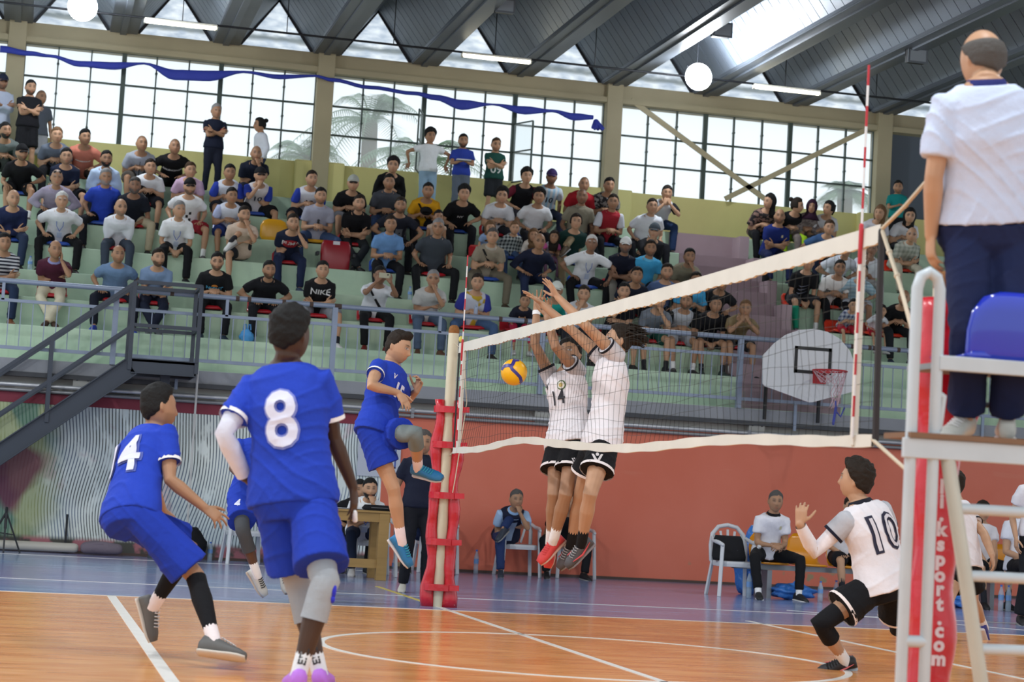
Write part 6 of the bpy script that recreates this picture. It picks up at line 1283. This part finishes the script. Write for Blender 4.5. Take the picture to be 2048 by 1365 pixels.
# ================================================================== BALL, NET, POSTS
m, nt, b, ob = newmat('volleyball_leather', .38)
sep = nt.nodes.new('ShaderNodeSeparateXYZ'); nt.links.new(ob, sep.inputs[0])
bump_ = noise_n(nt, ob, 180, 2); bp = nt.nodes.new('ShaderNodeBump'); bp.inputs['Strength'].default_value = .15; nt.links.new(bump_, bp.inputs['Height']); nt.links.new(bp.outputs[0], b.inputs['Normal'])
b.inputs['Base Color'].default_value = (*lin('#f0b414'), 1); yb = m; bb = mat('volleyball_blue', '#35307f', .4)
c = at(1028, 745, Y=2.2); t = thing('volleyball', 'yellow and blue volleyball in the air at the net', 'ball', c)
B = Buf(); B.ball((0, 0, 0), .106, 40, 28); part('ball_panel', B, yb, t, True)
def ball_strip(pts, w, nm):
    """strip on the ball given in camera-side angles (right, up)"""
    P = [np.array((x, y, 0.)) for x, y in pts]; q = []
    for i in range(len(P)-1):
        for u_ in np.linspace(0, 1, 7)[:-1]: q.append(P[i]*(1-u_)+P[i+1]*u_)
    q.append(P[-1]); L_, R_ = [], []; v = []
    for i, p in enumerate(q):
        d = q[min(i+1, len(q)-1)]-q[max(i-1, 0)]; d /= np.linalg.norm(d); n = V(-d[1], d[0], 0)
        for sg in (-1, 0, 1):
            e = p+n*sg*w/2; r2 = e[0]**2+e[1]**2; k = 1/math.sqrt(max(1e-6, 1)) ; 
            if r2 > .98: e = e/math.sqrt(r2)*.99; r2 = .98
            z = math.sqrt(1-r2); v.append((CRh*e[0]+V(0, 0, 1)*e[1]-CFh*z)*.1072)
    f = [(3*i+j, 3*i+j+1, 3*i+4+j, 3*i+3+j) for i in range(len(q)-1) for j in (0, 1)]; B = Buf(); B.add(v, f); part(nm, B, bb, t, True)
ball_strip([(-.98, .12), (-.80, .36), (-.48, .45), (-.22, .40), (-.10, .62), (.02, .99)], .26, 'blue_panel'); ball_strip([(-.30, .42), (-.14, .15), (.18, -.12), (.48, -.40), (.60, -.72), (.52, -.85)], .24, 'blue_panel')
ball_strip([(-.05, .80), (.15, .86), (.34, .90)], .16, 'blue_panel')
NY0, NY1, ZT, ZB = -4.72, 4.72, 2.43, 1.43
tapem = mat('net_tape', '#d6d5cb', .7, noise=(3, .16)); cord = mat('net_cord', '#20231f', .7)
net = thing('volleyball_net', 'volleyball net with white tapes strung across the court', 'net', (0, 0, 0))
def zb(y): return ZB+.085*math.exp(-((y-2.3)/1.1)**2)+.015*math.sin(y*1.7)
def zt_n(y): return ZT-.012*(1-(y/4.72)**2)
ys = np.linspace(NY0, NY1, 190)
B = Buf(); v = []
for i, y in enumerate(ys):
    h = .078+.010*abs(math.sin(i*1.15))+.004*math.sin(i*.37)
    for xx_, zz in ((-.006, zt_n(y)+.004), (-.009, zt_n(y)-h), (.009, zt_n(y)-h), (.006, zt_n(y)+.004)): v.append((xx_, y, zz))
B.add(v, [(4*i+k, 4*i+(k+1) % 4, 4*i+4+(k+1) % 4, 4*i+4+k) for i in range(len(ys)-1) for k in range(4)]); part('top_tape', B, tapem, net)
B = Buf(); v = []
for i, y in enumerate(ys):
    w = .028+.003*math.sin(i*.5); z0 = zb(y)
    for xx_, zz in ((-.006, z0+w), (-.008, z0-w), (.008, z0-w), (.006, z0+w)): v.append((xx_+.012*math.sin(y*1.3), y, zz))
B.add(v, [(4*i+k, 4*i+(k+1) % 4, 4*i+4+(k+1) % 4, 4*i+4+k) for i in range(len(ys)-1) for k in range(4)]); part('bottom_tape', B, tapem, net)
B = Buf(); r1 = random.Random(3)
for i in range(94):
    y = NY0+.06+.1*i; dy = .05*math.sin(i*.31)+r1.uniform(-.01, .01); 
    B.tube([(0, y, zt_n(y)-.07), (.02*math.sin(i*.5), y+dy*.5, 2.05), (.03*math.sin(i*.23), y+dy*.9-.25*math.exp(-((y-4.2)/.6)**2)*.3, 1.75), (.012*math.sin(y*1.3), y+dy*.3, zb(y))], .0013, 3, cap=False)
for j in range(9):
    pts = []
    for y in np.linspace(NY0, NY1, 64):
        z = zb(y)+(zt_n(y)-.07-zb(y))*(j+1)/10+.012*math.sin(y*2.1+j)+.006*math.sin(y*7+j*2); pts.append((.02*math.sin(y*1.1+j), y, z))
    B.tube(pts, .0013, 3, cap=False)
part('net_cords', B, cord, net)['kind'] = 'stuff'
for y, lab in ((4.5, 'far'), (-4.5, 'near')):
    part('side_band', BX((-.012, y-.02, zb(y)-.02), (.012, y+.02, ZT-.0)), tapem, net)
    t = thing('net_antenna', 'red and white striped antenna on the %s side band of the net' % lab, 'antenna', (0, y+(.02 if y > 0 else -.02), 1.43))
    for i in range(18): part('red_section' if i % 2 else 'white_section', TB([(-.016, 0, .1*i), (-.016, 0, .1*i+.1)], .0065, 8, cap=False), mat('antenna_red', '#b5202c', .4) if i % 2 else mat('antenna_white', '#dcdcdc', .4), t, True)
    part('clamp_sleeve', TB([(-.018, 0, .84), (-.018, 0, 1.02)], .011, 10), mat('antenna_red', '#b5202c', .4), t, True)
part('end_rod', TB([(0, NY0, ZT-.03), (0.01, NY0-.01, 1.42)], .017, 8), mat('black_wood', '#2b2a2c', .7), net); part('end_rod', TB([(0, NY1, ZT-.03), (0, NY1, 1.42)], .008, 8), mat('black_wood', '#2b2a2c', .7), net)
B = Buf(); c = at(922, 679, Y=4.75); B.ball(c, (.022, .02, .03), 10, 8); part('yellow_toggle', B, mat('toggle_yellow', '#cfc45a', .5), net, True)
def pole(y, zt, lab, pad0, pad1, padr, text=None):
    t = thing('net_post', lab, 'post', (0, y, 0)); mw = mat('post_cream', '#cfc8ae', .45, noise=(6, .10)); part('pole', TB([(0, 0, 0), (.0, 0, zt-.03)], .05, 24), mw, t, True)
    part('rusty_top', TB([(0, 0, zt-.05), (0, 0, zt-.02)], .051, 20), mat('rust_orange', '#8a5a2a', .8, noise=(40, .5)), t, True)
    r_ = random.Random(int(y*10)); pd = mat('pad_red', '#c21b2c', .25, noise=(3, .15), bump=(9, .4, .03), coat=.2)
    return t, mw, pd
PYF = 5.02
t, mw, pd = pole(PYF, 2.60, 'cream far net post with loose red padding tied around it', 0, 0, 0)
for sg, nm in ((-1, 'l'), (1, 'r')):   # padding open towards the camera: a left and a right wing
    B = Buf(); R = []
    for i, z in enumerate(np.linspace(.0, 1.92, 22)):
        a = CRh*sg; w = .085+.012*math.sin(i*1.3+sg)+(.03 if i < 3 else 0)*(3-i)/3; off = .060+.012*math.sin(i*.9); cx = a*(off+w*.35)+CFh*(.02)
        R.append((cx+V(0, 0, z), a, CFh, w*.62*(1 if i < 20 else .8), .075+.015*math.sin(i*2.1)))
    B.rings(R, 16, p=2.6); part('pad', B, pd, t, True)
for z in (.18, .60, 1.03, 1.5, 1.83):
    B = Buf(); B.rings([(V(0, 0, z-.03), CRh, CFh, .145, .11), (V(0, 0, z+.03), CRh, CFh, .145, .11)], 20, p=2.8); part('strap', B, pd, t)
    B = Buf(); q = -CFh*.10+CRh*.10+V(0, 0, z); B.bar(q, q+CRh*.09+V(0, 0, .004), .02, .05); part('strap_tail', B, pd, t)
B = Buf(); a_ = V(.03, -.1, 2.3); pts = [V(.08, -.13, 2.35), V(.14, -.1, 1.9), V(.10, -.12, 1.5), V(.07, -.12, 1.2), V(.05, -.1, 1.0)]; B.tube(pts, .005, 6); part('rope', B, mat('rope_pale', '#c9bda6', .8), t)
B = Buf(); B.tube([V(0, NY1-PYF, 1.44), V(0.02, -.05, 1.40)], .006, 6); B.tube([V(0, NY1-PYF, 2.40), V(0, -.05, 2.45)], .003, 5); part('tension_rope', B, mat('rope_pale', '#c9bda6', .8), t)
PYN = -5.42
t, mw, pd = pole(PYN, 2.12, 'near net post wrapped in glossy red padding with a vertical white web address', 0, 0, 0)
B = Buf(); R = []
for i, z in enumerate(np.linspace(.0, 2.02, 30)):
    k = 1+.05*math.sin(i*.9); bulge = .07*math.exp(-((z-1.75)/.14)**2)
    R.append((V(0, 0, z)+CRh*(.01*math.sin(i)+.0), CRh, CFh, (.098*k+bulge*.5), .100*k+bulge*.2))
B.rings(R, 24, p=2.3); part('pad', B, pd, t, True)
cx = at(1881, 1150, Y=PYN-.125)
for ch, py in zip('link.sport.com', (905, 960, 1005, 1040, 1075, 1108)): pass
chars = [('l', 880), ('i', 910), ('n', 940), ('k', 1058), ('s', 1088), ('p', 1120), ('o', 1152), ('r', 1180), ('t', 1210), ('.', 1240), ('c', 1263), ('o', 1291), ('m', 1320), ('l', 972), ('i', 1003), ('.', 1030)]
chars = [('l', 975), ('i', 1004), ('.', 1030), ('k', 1060), ('s', 1090), ('p', 1120), ('o', 1152), ('r', 1180), ('t', 1210), ('.', 1238), ('c', 1263), ('o', 1291), ('m', 1320)]
t['_sh'] = [c_ for c_ in t.children if c_.name.startswith('pad')][0].name; NEARPOST = t
def pad_letters():
    for ch, py in chars:
        P = at(1886-(py-975)*.02, py, Y=PYN-.12); decal(NEARPOST, ch, .082, P, -CFh, (0, 0, 1), '#d9ccd4', bold=.004, name='letter', hgt=1.0, off=.003, dist=.4)
rp = mat('rope_pale', '#c9bda6', .8)
P0 = V(0, NY0, ZT-.02); t2 = thing('net_rope', 'pale rope running from the near top corner of the net up to the right', 'rope', P0); e = at(1862, 352, Y=-5.30)-P0; part('rope', TB([(0, 0, 0), e*.5+V(0, 0, -.01), e], .009, 8), rp, t2, True)
t2 = thing('net_rope', 'slack pale rope hanging from the near top corner of the net to the umpire stand', 'rope', P0); e1 = at(1800, 570, Y=-5.0)-P0; e2 = at(1832, 690, Y=-5.4)-P0; part('rope', TB([(0, 0, 0), e1, e2], .010, 8), rp, t2, True)
for q in (.35, .7): B = Buf(); B.ball(e1*q*1.2, .016, 8, 6); part('knot', B, rp, t2, True)
P1 = V(0, NY0, 1.42); t2 = thing('net_rope', 'pale rope running from the near bottom corner of the net down to the padded post', 'rope', P1); e = at(1862, 985, Y=-5.3)-P1; part('rope', TB([(0, 0, 0), e], .009, 8), rp, t2, True); B = Buf(); B.ball(e*.97, .03, 10, 8); B.tube([e*.97, e*.97+V(.02, 0, -.12)], .02, 8); part('pink_knot', B, mat('pink_cloth', '#d98a9c', .8), t2, True)
q0 = np.array(NEARPOST.location); fp = [at(x_, y_, Y=PYN)-q0 for x_, y_ in ((1925, 745), (1945, 755), (1963, 808), (1947, 862), (1925, 855))]; B = Buf(); B.add([p-CFh*.03 for p in fp]+[p+CFh*.03 for p in fp], [(0, 1, 2, 3, 4), (9, 8, 7, 6, 5)]+[(i, i+5, (i+1) % 5+5, (i+1) % 5) for i in range(5)]); part('pad_flap', B, pd, t, bevel=.008)
part('tension_knob', TB([at(1955, 810, Y=PYN)-q0, at(1984, 811, Y=PYN)-q0], .012, 10), bk, t, True)
# ================================================================== UMPIRE STAND
SY = -5.98; wm = mat('stand_white', '#bcc6cc', .4, noise=(7, .1)); us = thing('umpire_stand', 'white tubular umpire stand with ladder on the right, blue seat on top', 'stand', (at(1867, 1000, Y=SY)[0], SY, 0)); o_ = np.array(us.location)
Q = lambda x, y, Y=SY: at(x, y, Y=Y)-o_
xl, xr = Q(1821, 900)[0], Q(1867, 900)[0]; ztop = Q(1860, 545)[2]; xe = xr+1.05
B = Buf(); r = .024; pts = [V(xl-.0, 0, 0), V(xl, 0, ztop-.07), V(xl+.015, 0, ztop-.02), V((xl+xr)/2, 0, ztop), V(xr-.015, 0, ztop-.02), V(xr, 0, ztop-.07), V(xr, 0, 0)]
B.tube(pts, r, 14); part('hoop_frame', B, wm, us, True)
z1 = Q(1990, 735)[2]; z2 = Q(1990, 905)[2]
part('seat_rail', BX((xr, -.03, z1-.03), (xe, .0, z1+.03)), wm, us, bevel=.004); part('seat_panel', BX((xr+.05, -.02, z1-.012), (xe, .4, z1+.012)), mat('grey_board', '#7d8388', .6), us)
part('platform_rail', BX((xl-.04, -.03, z2-.045), (xe, .0, z2+.035)), wm, us, bevel=.004)
part('platform_board', BX((xl-.02, -.04, z2+.035), (xe, .22, z2+.058)), mat('ply_brown', '#7a5c44', .7, noise=(4, .2)), us)
part('cross_tube', TB([(xl, 0, Q(1860, 1285)[2]), (xr, 0, Q(1860, 1285)[2])], .024, 12), wm, us, True)
la, lb = Q(1893, 900), Q(1962, 1365); d = (lb-la); lb2 = la+d*(la[2]/(la[2]-lb[2])); lb2[1] = -.0
part('slanted_leg', TB([la, lb2], .03, 14), mat('stand_cream', '#b9b9ad', .5, noise=(5, .12)), us, True)
for yy in (1022, 1155, 1300):
    z = Q(1990, yy)[2]; x_ = la[0]+(lb2[0]-la[0])*(la[2]-z)/la[2]; part('rung', TB([(x_, 0, z), (xe, 0, z)], .022, 12), wm, us, True)
part('grab_handle', TB([(xr+.02, -.0, Q(1895, 860)[2]), (xr+.035, 0, Q(1895, 795)[2]), (xr, 0, Q(1890, 785)[2])], .014, 8), wm, us, True)
for x_ in (xe,): part('back_leg', TB([(x_, .2, 0), (x_, .2, z2)], .022, 12), wm, us, True)
part('right_leg', TB([(xe, 0, 0), (xe, 0, z1+.0)], .024, 12), wm, us, True)
# blue seat
c = at(2040, 700, Y=SY-.0); t = thing('bucket_chair', 'glossy dark blue plastic bucket seat on top of the umpire stand', 'seat', (c[0], SY+.22, z1+.015)); B = Buf(); R = []
for z, w, y_, th in ((0, .22, -.20, .05), (.05, .225, -.21, .05), (.13, .23, -.225, .05), (.21, .215, -.235, .045), (.27, .17, -.24, .04), (.295, .10, -.24, .02)): R.append((V(0, y_+.03, z), V(1, 0, 0), V(0, 1, 0), w*.98, th))
B.rings(R, 28, p=2.6); part('backrest', B, mat('seat_glossy_blue', '#1e34b4', .12, coat=.6), t, True)
B = Buf(); R = [(V(0, y_, z), V(1, 0, 0), V(0, 0, 1), w, .02) for y_, z, w in ((-.22, .03, .23), (-.1, .02, .24), (.1, .02, .23), (.2, .04, .2))]; B.rings(R, 20, p=3); part('seat_pan', B, mat('seat_glossy_blue', '#1e34b4', .12, coat=.6), t, True)
# black knob behind the trousers
# ================================================================== BASKETBALL HOOP
BYY = 12.5; c = at(1620, 745, Y=BYY); t = thing('basketball_backboard', 'white fan-shaped basketball backboard with a red rim and frayed net', 'backboard', c); o_ = c.copy()
px = [(1526, 712), (1526, 768), (1530, 773), (1617, 805), (1625, 805), (1706, 784), (1712, 776), (1712, 735), (1700, 702), (1680, 678), (1655, 664), (1628, 658), (1600, 660), (1572, 670), (1548, 688)]
pts = [at(x, y, Y=BYY)-o_ for x, y in px]; B = Buf(); n = len(pts); v = pts+[p+V(0, .03, 0) for p in pts]; B.add(v, [tuple(range(n)), tuple(range(2*n-1, n-1, -1))]+[(i, i+n, (i+1) % n+n, (i+1) % n) for i in range(n)]); part('board', B, mat('board_white', '#cfd3d6', .5), t)
q = [at(x, y, Y=BYY)-o_ for x, y in ((1590, 692), (1664, 698), (1661, 751), (1588, 747))]; x0, x1, z0, z1_ = q[0][0], q[1][0], q[2][2], q[0][2]
B = Buf(); w = .045
for a, b2 in (((x0, z0), (x1, z0+w)), ((x0, z1_-w), (x1, z1_)), ((x0, z0), (x0+w, z1_)), ((x1-w, z0), (x1, z1_))): B.box((a[0], -.006, a[1]), (b2[0], 0, b2[1]))
part('target_frame', B, mat('black_paint', '#1c1e20', .6), t)
rc = V((x0+x1)/2+.1, -.38, z0+.03); B = Buf(); B.tube([rc+V(.23*math.cos(a), .23*math.sin(a), 0) for a in np.linspace(0, 2*math.pi, 29)], .012, 8, cap=False); part('rim', B, mat('rim_red', '#b0242c', .5), t, True)
part('rim_bracket', BX((rc[0]-.10, -.2, rc[2]-.02), (rc[0]+.10, 0, rc[2]+.02)), mat('rim_red', '#b0242c', .5), t); part('rim_plate', BX((rc[0]-.09, -.03, rc[2]-.16), (rc[0]+.09, 0, rc[2]+.03)), mat('rim_red', '#b0242c', .5), t)
B = Buf(); r1 = random.Random(5)
for i in range(12):
    a = 2*math.pi*i/12; p = rc+V(.23*math.cos(a), .23*math.sin(a), 0); ll = .5 if i in (9, 10, 11, 0, 1) else .16; k = [p]
    for j in range(1, 6): k.append(rc+V(.23*(1-.10*j)*math.cos(a+(.26 if j % 2 else 0)), .23*(1-.10*j)*math.sin(a+(.26 if j % 2 else 0)), -ll*j/5))
    B.tube(k, .006, 4); k2 = [p]+[rc+V(.23*(1-.10*j)*math.cos(a-(.26 if j % 2 else 0)), .23*(1-.10*j)*math.sin(a-(.26 if j % 2 else 0)), -ll*j/5) for j in range(1, 6)]; B.tube(k2, .006, 4)
part('rim_net', B, mat('net_white_pink', '#c7a9b0', .8), t)
B = Buf(); B.tube([rc+V(.02, -.2, -.42), rc+V(.03, -.2, -.55), rc+V(.10, -.2, -.62), rc+V(.15, -.2, -.50)], .012, 5); B.tube([rc+V(.03, -.2, -.5), rc+V(.0, -.2, -.72)], .02, 5); part('blue_net_tail', B, mat('net_blue', '#3f4aa0', .8), t)
B = Buf()
for x_ in (-.45, .35): B = Buf(); B.bar((x_, .03, -.1), (x_+.12, YW-BYY-.1, -.1), .05); B.bar((x_+.12, YW-BYY-.1, -.65), (x_+.12, YW-BYY-.1, .2), .04); part('support_arm', B, bk, t)
# ================================================================== CHAIRS, TABLE, BENCH, BAGS
pw_ = mat('plastic_white', '#c9cdd2', .35)
def monobloc(x, y, Y, lab, yaw=0.):
    c = at(x, y, Y=Y); t = thing('plastic_chair', lab, 'chair', (c[0], Y, 0), 'white plastic chairs'); t.rotation_euler = (0, 0, yaw)
    for sx in (-1, 1):
        B = Buf(); B.bar((sx*.26, -.24, 0), (sx*.23, -.20, .62), .045, .03); part('leg', B, pw_, t, bevel=.006)
        B = Buf(); B.bar((sx*.25, .27, 0), (sx*.21, .20, .42), .045, .03); part('leg', B, pw_, t, bevel=.006)
        B = Buf(); B.tube([(sx*.235, -.22, .62), (sx*.25, -.1, .645), (sx*.245, .1, .66), (sx*.22, .22, .70)], [.022, .026, .024, .02], 10, flat=1.0); part('armrest', B, pw_, t, True)
    B = Buf(); B.rings([(V(0, 0, z), V(1, 0, 0), V(0, 1, 0), w, d) for z, w, d in ((.36, .235, .225), (.40, .24, .23), (.425, .235, .225))], 20, p=4); part('seat', B, pw_, t, bevel=.004)
    # arched back with three openings between slats
    arch = [(-.22, .22, .42), (-.225, .25, .60), (-.20, .28, .74), (-.12, .30, .83), (0, .305, .855), (.12, .30, .83), (.20, .28, .74), (.225, .25, .60), (.22, .22, .42)]
    B = Buf(); B.tube(arch, .026, 10); part('back_frame', B, pw_, t, True)
    for k in range(5):
        xx_ = (k-2)*.075; B = Buf(); B.bar((xx_*.6, .235, .44), (xx_*1.25, .295, .80-.02*abs(k-2)), .03, .012, up=(0, 1, 0)); part('slat', B, pw_, t, bevel=.003)
    return t
monobloc(1466, 1180, 9.9, 'empty white plastic armchair with a black bag left of the coach')
monobloc(1033, 1150, 12.85, 'white plastic chair under the man in the navy vest')
monobloc(868, 1150, 12.8, 'white plastic chair behind the padded far post')
monobloc(742, 1150, 11.0, 'white plastic chair under the bearded scorer')
monobloc(487, 1130, 12.6, 'white plastic chair seen behind the knees of player number 4', .1)
monobloc(1142, 1160, 13.05, 'white plastic chair under the man in black at the orange wall')
c = at(1458, 1125, Y=9.85); t = thing('black_bag', 'black laptop bag leaning on the empty white armchair', 'bag', (c[0], 9.85, .43)); B = Buf(); B.rings([(V(.03*z, .0+.35*z, z), V(1, 0, 0), V(0, 1, 0), w, d) for z, w, d in ((.0, .20, .06), (.05, .21, .07), (.25, .18, .06), (.30, .16, .03))], 16, p=4); part('bag_body', B, cloth('#1a1b1f'), t, True); part('zip', BX((-.12, -.02, .12), (.1, -.0, .13)), mat('zip_grey', '#55585e', .4), t)
# bench
xs = at(1520, 1185, Y=9.95)[0]; t = thing('team_bench', 'long steel beam bench carrying orange shell seats by the orange wall', 'bench', (xs, 10.0, 0))
part('beam', BX((-.35, -.05, .34), (4.2, .05, .40)), mat('steel_grey', '#8c9094', .4, .6), t)
for x_ in (.05, 1.5, 3.0): part('leg', BX((x_-.03, -.22, 0), (x_+.03, .22, .34)), mat('steel_grey', '#8c9094', .4, .6), t)
for i, x_ in enumerate((.12, .62, 1.14, 1.68, 2.2, 2.75, 3.3)):
    B = Buf(); B.rings([(V(x_, y_, z), V(1, 0, 0), nrm_(V(0, -.6, 1)), w, .015) for y_, z, w in ((-.22, .42, .18), (-.1, .425, .215), (.08, .425, .21), (.16, .47, .20), (.21, .60, .20), (.23, .72, .18), (.235, .79, .12))], 16, p=3); part('shell_seat', B, mat('seat_orange', '#e0931c', .25) if i != 5 else mat('seat_yellow2', '#d6c21c', .3), t, True)
# scorers' table
wood = mat('raw_wood', '#9c7b45', .6, noise=(3, .25, 1, 1, 6)); c0, c1 = at(600, 1045, Y=9.75), at(783, 1045, Y=9.75); t = thing('scorers_table', 'raw wooden scorers table at the side of the court', 'table', (c0[0], 9.75, 0)); LL = c1[0]-c0[0]; ht = .80
part('tabletop', BX((0, -.05, ht-.025), (LL, .65, ht)), wood, t, bevel=.004); part('apron', BX((.02, -.03, ht-.13), (LL-.02, -.005, ht-.025)), wood, t); part('apron', BX((.02, .6, ht-.13), (LL-.02, .63, ht-.025)), wood, t)
for x_ in (.03, LL-.15):
    for y_ in (-.04, .5): part('leg', BX((x_, y_, 0), (x_+.12, y_+.11, ht-.025)), wood, t, bevel=.004)
part('stretcher', BX((.1, -.02, .14), (LL-.1, .03, .24)), wood, t); part('stretcher', BX((LL-.11, .0, .14), (LL-.07, .55, .22)), wood, t)
c = at(755, 1040, Y=9.95); t = thing('black_pouch', 'black pouch lying on the scorers table', 'bag', (c[0], 9.95, ht)); B = Buf(); B.rings([(V(0, 0, z), V(1, 0, 0), V(0, 1, 0), w, d) for z, w, d in ((0, .19, .10), (.03, .19, .10), (.065, .16, .08))], 16, p=3); part('pouch_body', B, cloth('#15161a'), t, True); part('zip', BX((-.1, -.105, .03), (.1, -.098, .038)), mat('zip_grey', '#55585e', .4), t)
c = at(700, 1042, Y=9.95); t = thing('score_sheets', 'white score sheets on a clipboard on the scorers table', 'papers', (c[0], 9.95, ht)); part('sheet', BX((-.15, -.1, .008), (.13, .12, .012)), mat('paper', '#c3c6cc', .7), t); part('clipboard', BX((-.16, -.12, 0), (.15, .14, .007)), mat('board_dark', '#2a2c34', .6), t)
# blue bags and bottles
def lump(c, w, d, h, lab, col, nm='plastic_bag', seed=1, alpha=None):
    t = thing(nm, lab, 'bag', c); bm = bmesh.new(); bmesh.ops.create_icosphere(bm, subdivisions=4, radius=1); r_ = np.random.default_rng(seed); ph = r_.uniform(0, 6, 9)
    for v_ in bm.verts:
        p = np.array(v_.co); n = 1+.13*math.sin(4*p[0]+ph[0])*math.sin(5*p[1]+ph[1])+.10*math.sin(9*p[2]+ph[2]+4*p[0])+.06*math.sin(14*p[1]+ph[3]+9*p[2]); p = p*n*V(w/2, d/2, h/2)+V(0, 0, h/2); p[2] = max(p[2], .0); v_.co = p
    me = bpy.data.meshes.new('bag_body'); bm.to_mesh(me); bm.free(); link('bag_body', me, mat('bag_film_blue', col, .3, alpha=alpha, bump=(14, .8, .03)), t, True); B = Buf(); B.tube([(0, 0, h*.85), (.03, 0, h*1.08), (.07, 0, h*1.1)], [.03, .02, .035], 8); part('tied_neck', B, mat('bag_film_blue', col, .3, bump=(14, .8, .03)), t, True); return t
c = at(1500, 1165, Y=10.6); lump((c[0]-.02, 10.6, 0), .40, .35, .78, 'tall blue rubbish bag standing behind the empty white armchair', '#3a78c8', 'rubbish_bag', 3)
c = at(1582, 1200, Y=9.8); lump((c[0], 9.75, 0), .55, .35, .20, 'crumpled blue plastic bag on the floor between the feet of the coach', '#3a78c8', seed=5)
c = at(1925, 1215, Y=9.6); lump((c[0]-.05, 9.6, 0), .25, .25, .2, 'crumpled blue bag on the floor behind the umpire stand', '#3a78c8', seed=8)
for x, y, Y, lab in ((1672, 1186, 10.0, 'bottle on the floor left of the grey sock of the substitute'), (1709, 1186, 10.1, 'bottle on the floor under the raised arm of player number 10'), (2001, 1222, 9.3, 'left one of two large bottles behind the umpire stand'), (2016, 1222, 9.25, 'right one of two large bottles behind the umpire stand'), (951, 1150, 13.0, 'clear empty bottle at the foot of the orange wall left of the vest man'), (787, 1165, 11.3, 'bottle on the floor right of the scorers table'), (419, 1122, 12.9, 'small bottle beside the black backpack'), (1497, 1195, 9.6, 'clear bottle lying near the leg of the empty armchair'), (1640, 1200, 9.5, 'clear bottle right of the sneaker of the coach')):
    c = at(x, y, Y=Y); bottle_at((c[0], Y, 0), lab, .32 if 'large' in lab or 'empty' in lab else .25)
c = at(384, 1110, Y=12.85); bag((c[0], 12.85, 0), .36, .25, .42, 'black backpack standing at the foot of the striped wall', '#15161a', 'backpack', handles=False)
c = at(203, 1105, Y=13.1); t = thing('grey_towel', 'grey towel rolled over the white pipe at the foot of the mural', 'towel', (c[0], 13.1, 0)); B = Buf(); B.tube([(-.2, 0, .09), (-.1, .01, .10), (.05, -.01, .095), (.2, 0, .09)], [.075, .085, .08, .07], 14); part('towel_roll', B, cloth('#6f6670'), t, True); part('towel_fold', TB([(-.18, -.03, .13), (.0, -.04, .15), (.17, -.02, .13)], [.03, .035, .03], 10), cloth('#6f6670'), t, True)
t = thing('floor_pipe', 'long white pipe lying on the floor at the foot of the striped wall', 'pipe', (-5.5, 13.2, 0)); part('pipe', TB([(-1, 0, .075), (2.4, 0, .075)], .06, 16), mat('white_pipe3', '#c3bfb4', .4, noise=(4, .1)), t, True); part('collar', TB([(-.2, 0, .075), (-.1, 0, .075)], .064, 16), conc, t, True)
c = at(60, 1080, Y=12.6); t = thing('tripod', 'black folding tripod legs at the left edge by the mural', 'stand', (at(8, 1090, Y=12.7)[0], 12.7, 0))
for p in ((.2, 0, 0), (-.25, .1, 0), (.0, -.2, 0)): B = Buf(); B.bar((0, 0, .50), p, .022); part('leg', B, bk, t)
part('column', TB([(0, 0, .3), (0, 0, .55)], .018, 8), bk, t); B = Buf(); B.bar((-.15, 0, .25), (.12, 0, .22), .015); part('brace', B, bk, t)
c = at(131, 1085, Y=13.25); t = thing('black_bar', 'black metal bar standing against the mural above the pipe', 'bar', (c[0], 13.28, 0)); part('bar', BX((-.015, 0, 0), (.015, .03, .50)), bk, t); part('bar_foot', BX((-.04, -.02, 0), (.04, .05, .012)), bk, t)
# paper sign
c = at(757, 915, Y=YW-.03); t = thing('paper_sign', 'white sheet sign with a blue frame on the wall behind player number 15', 'sign', (c[0], YW-.03, c[2])); part('sheet', BX((-.28, 0, -.26), (.30, .012, .26)), mat('sheet_white', '#b9c0cf', .6), t)
B = Buf()
for a, b2 in (((-.14, -.14), (.24, -.12)), ((-.14, .18), (.24, .2)), ((-.14, -.14), (-.12, .2)), ((.22, -.14), (.24, .2))): B.box((a[0], -.003, a[1]), (b2[0], .0, b2[1]))
part('blue_frame', B, mat('sign_blue', '#3a56a8', .6), t)
flush(); do_prints(); fg_prints(); pad_letters()
for o_ in list(bpy.data.objects):
    for k in ('_sh', '_bo'):
        if k in o_: del o_[k]
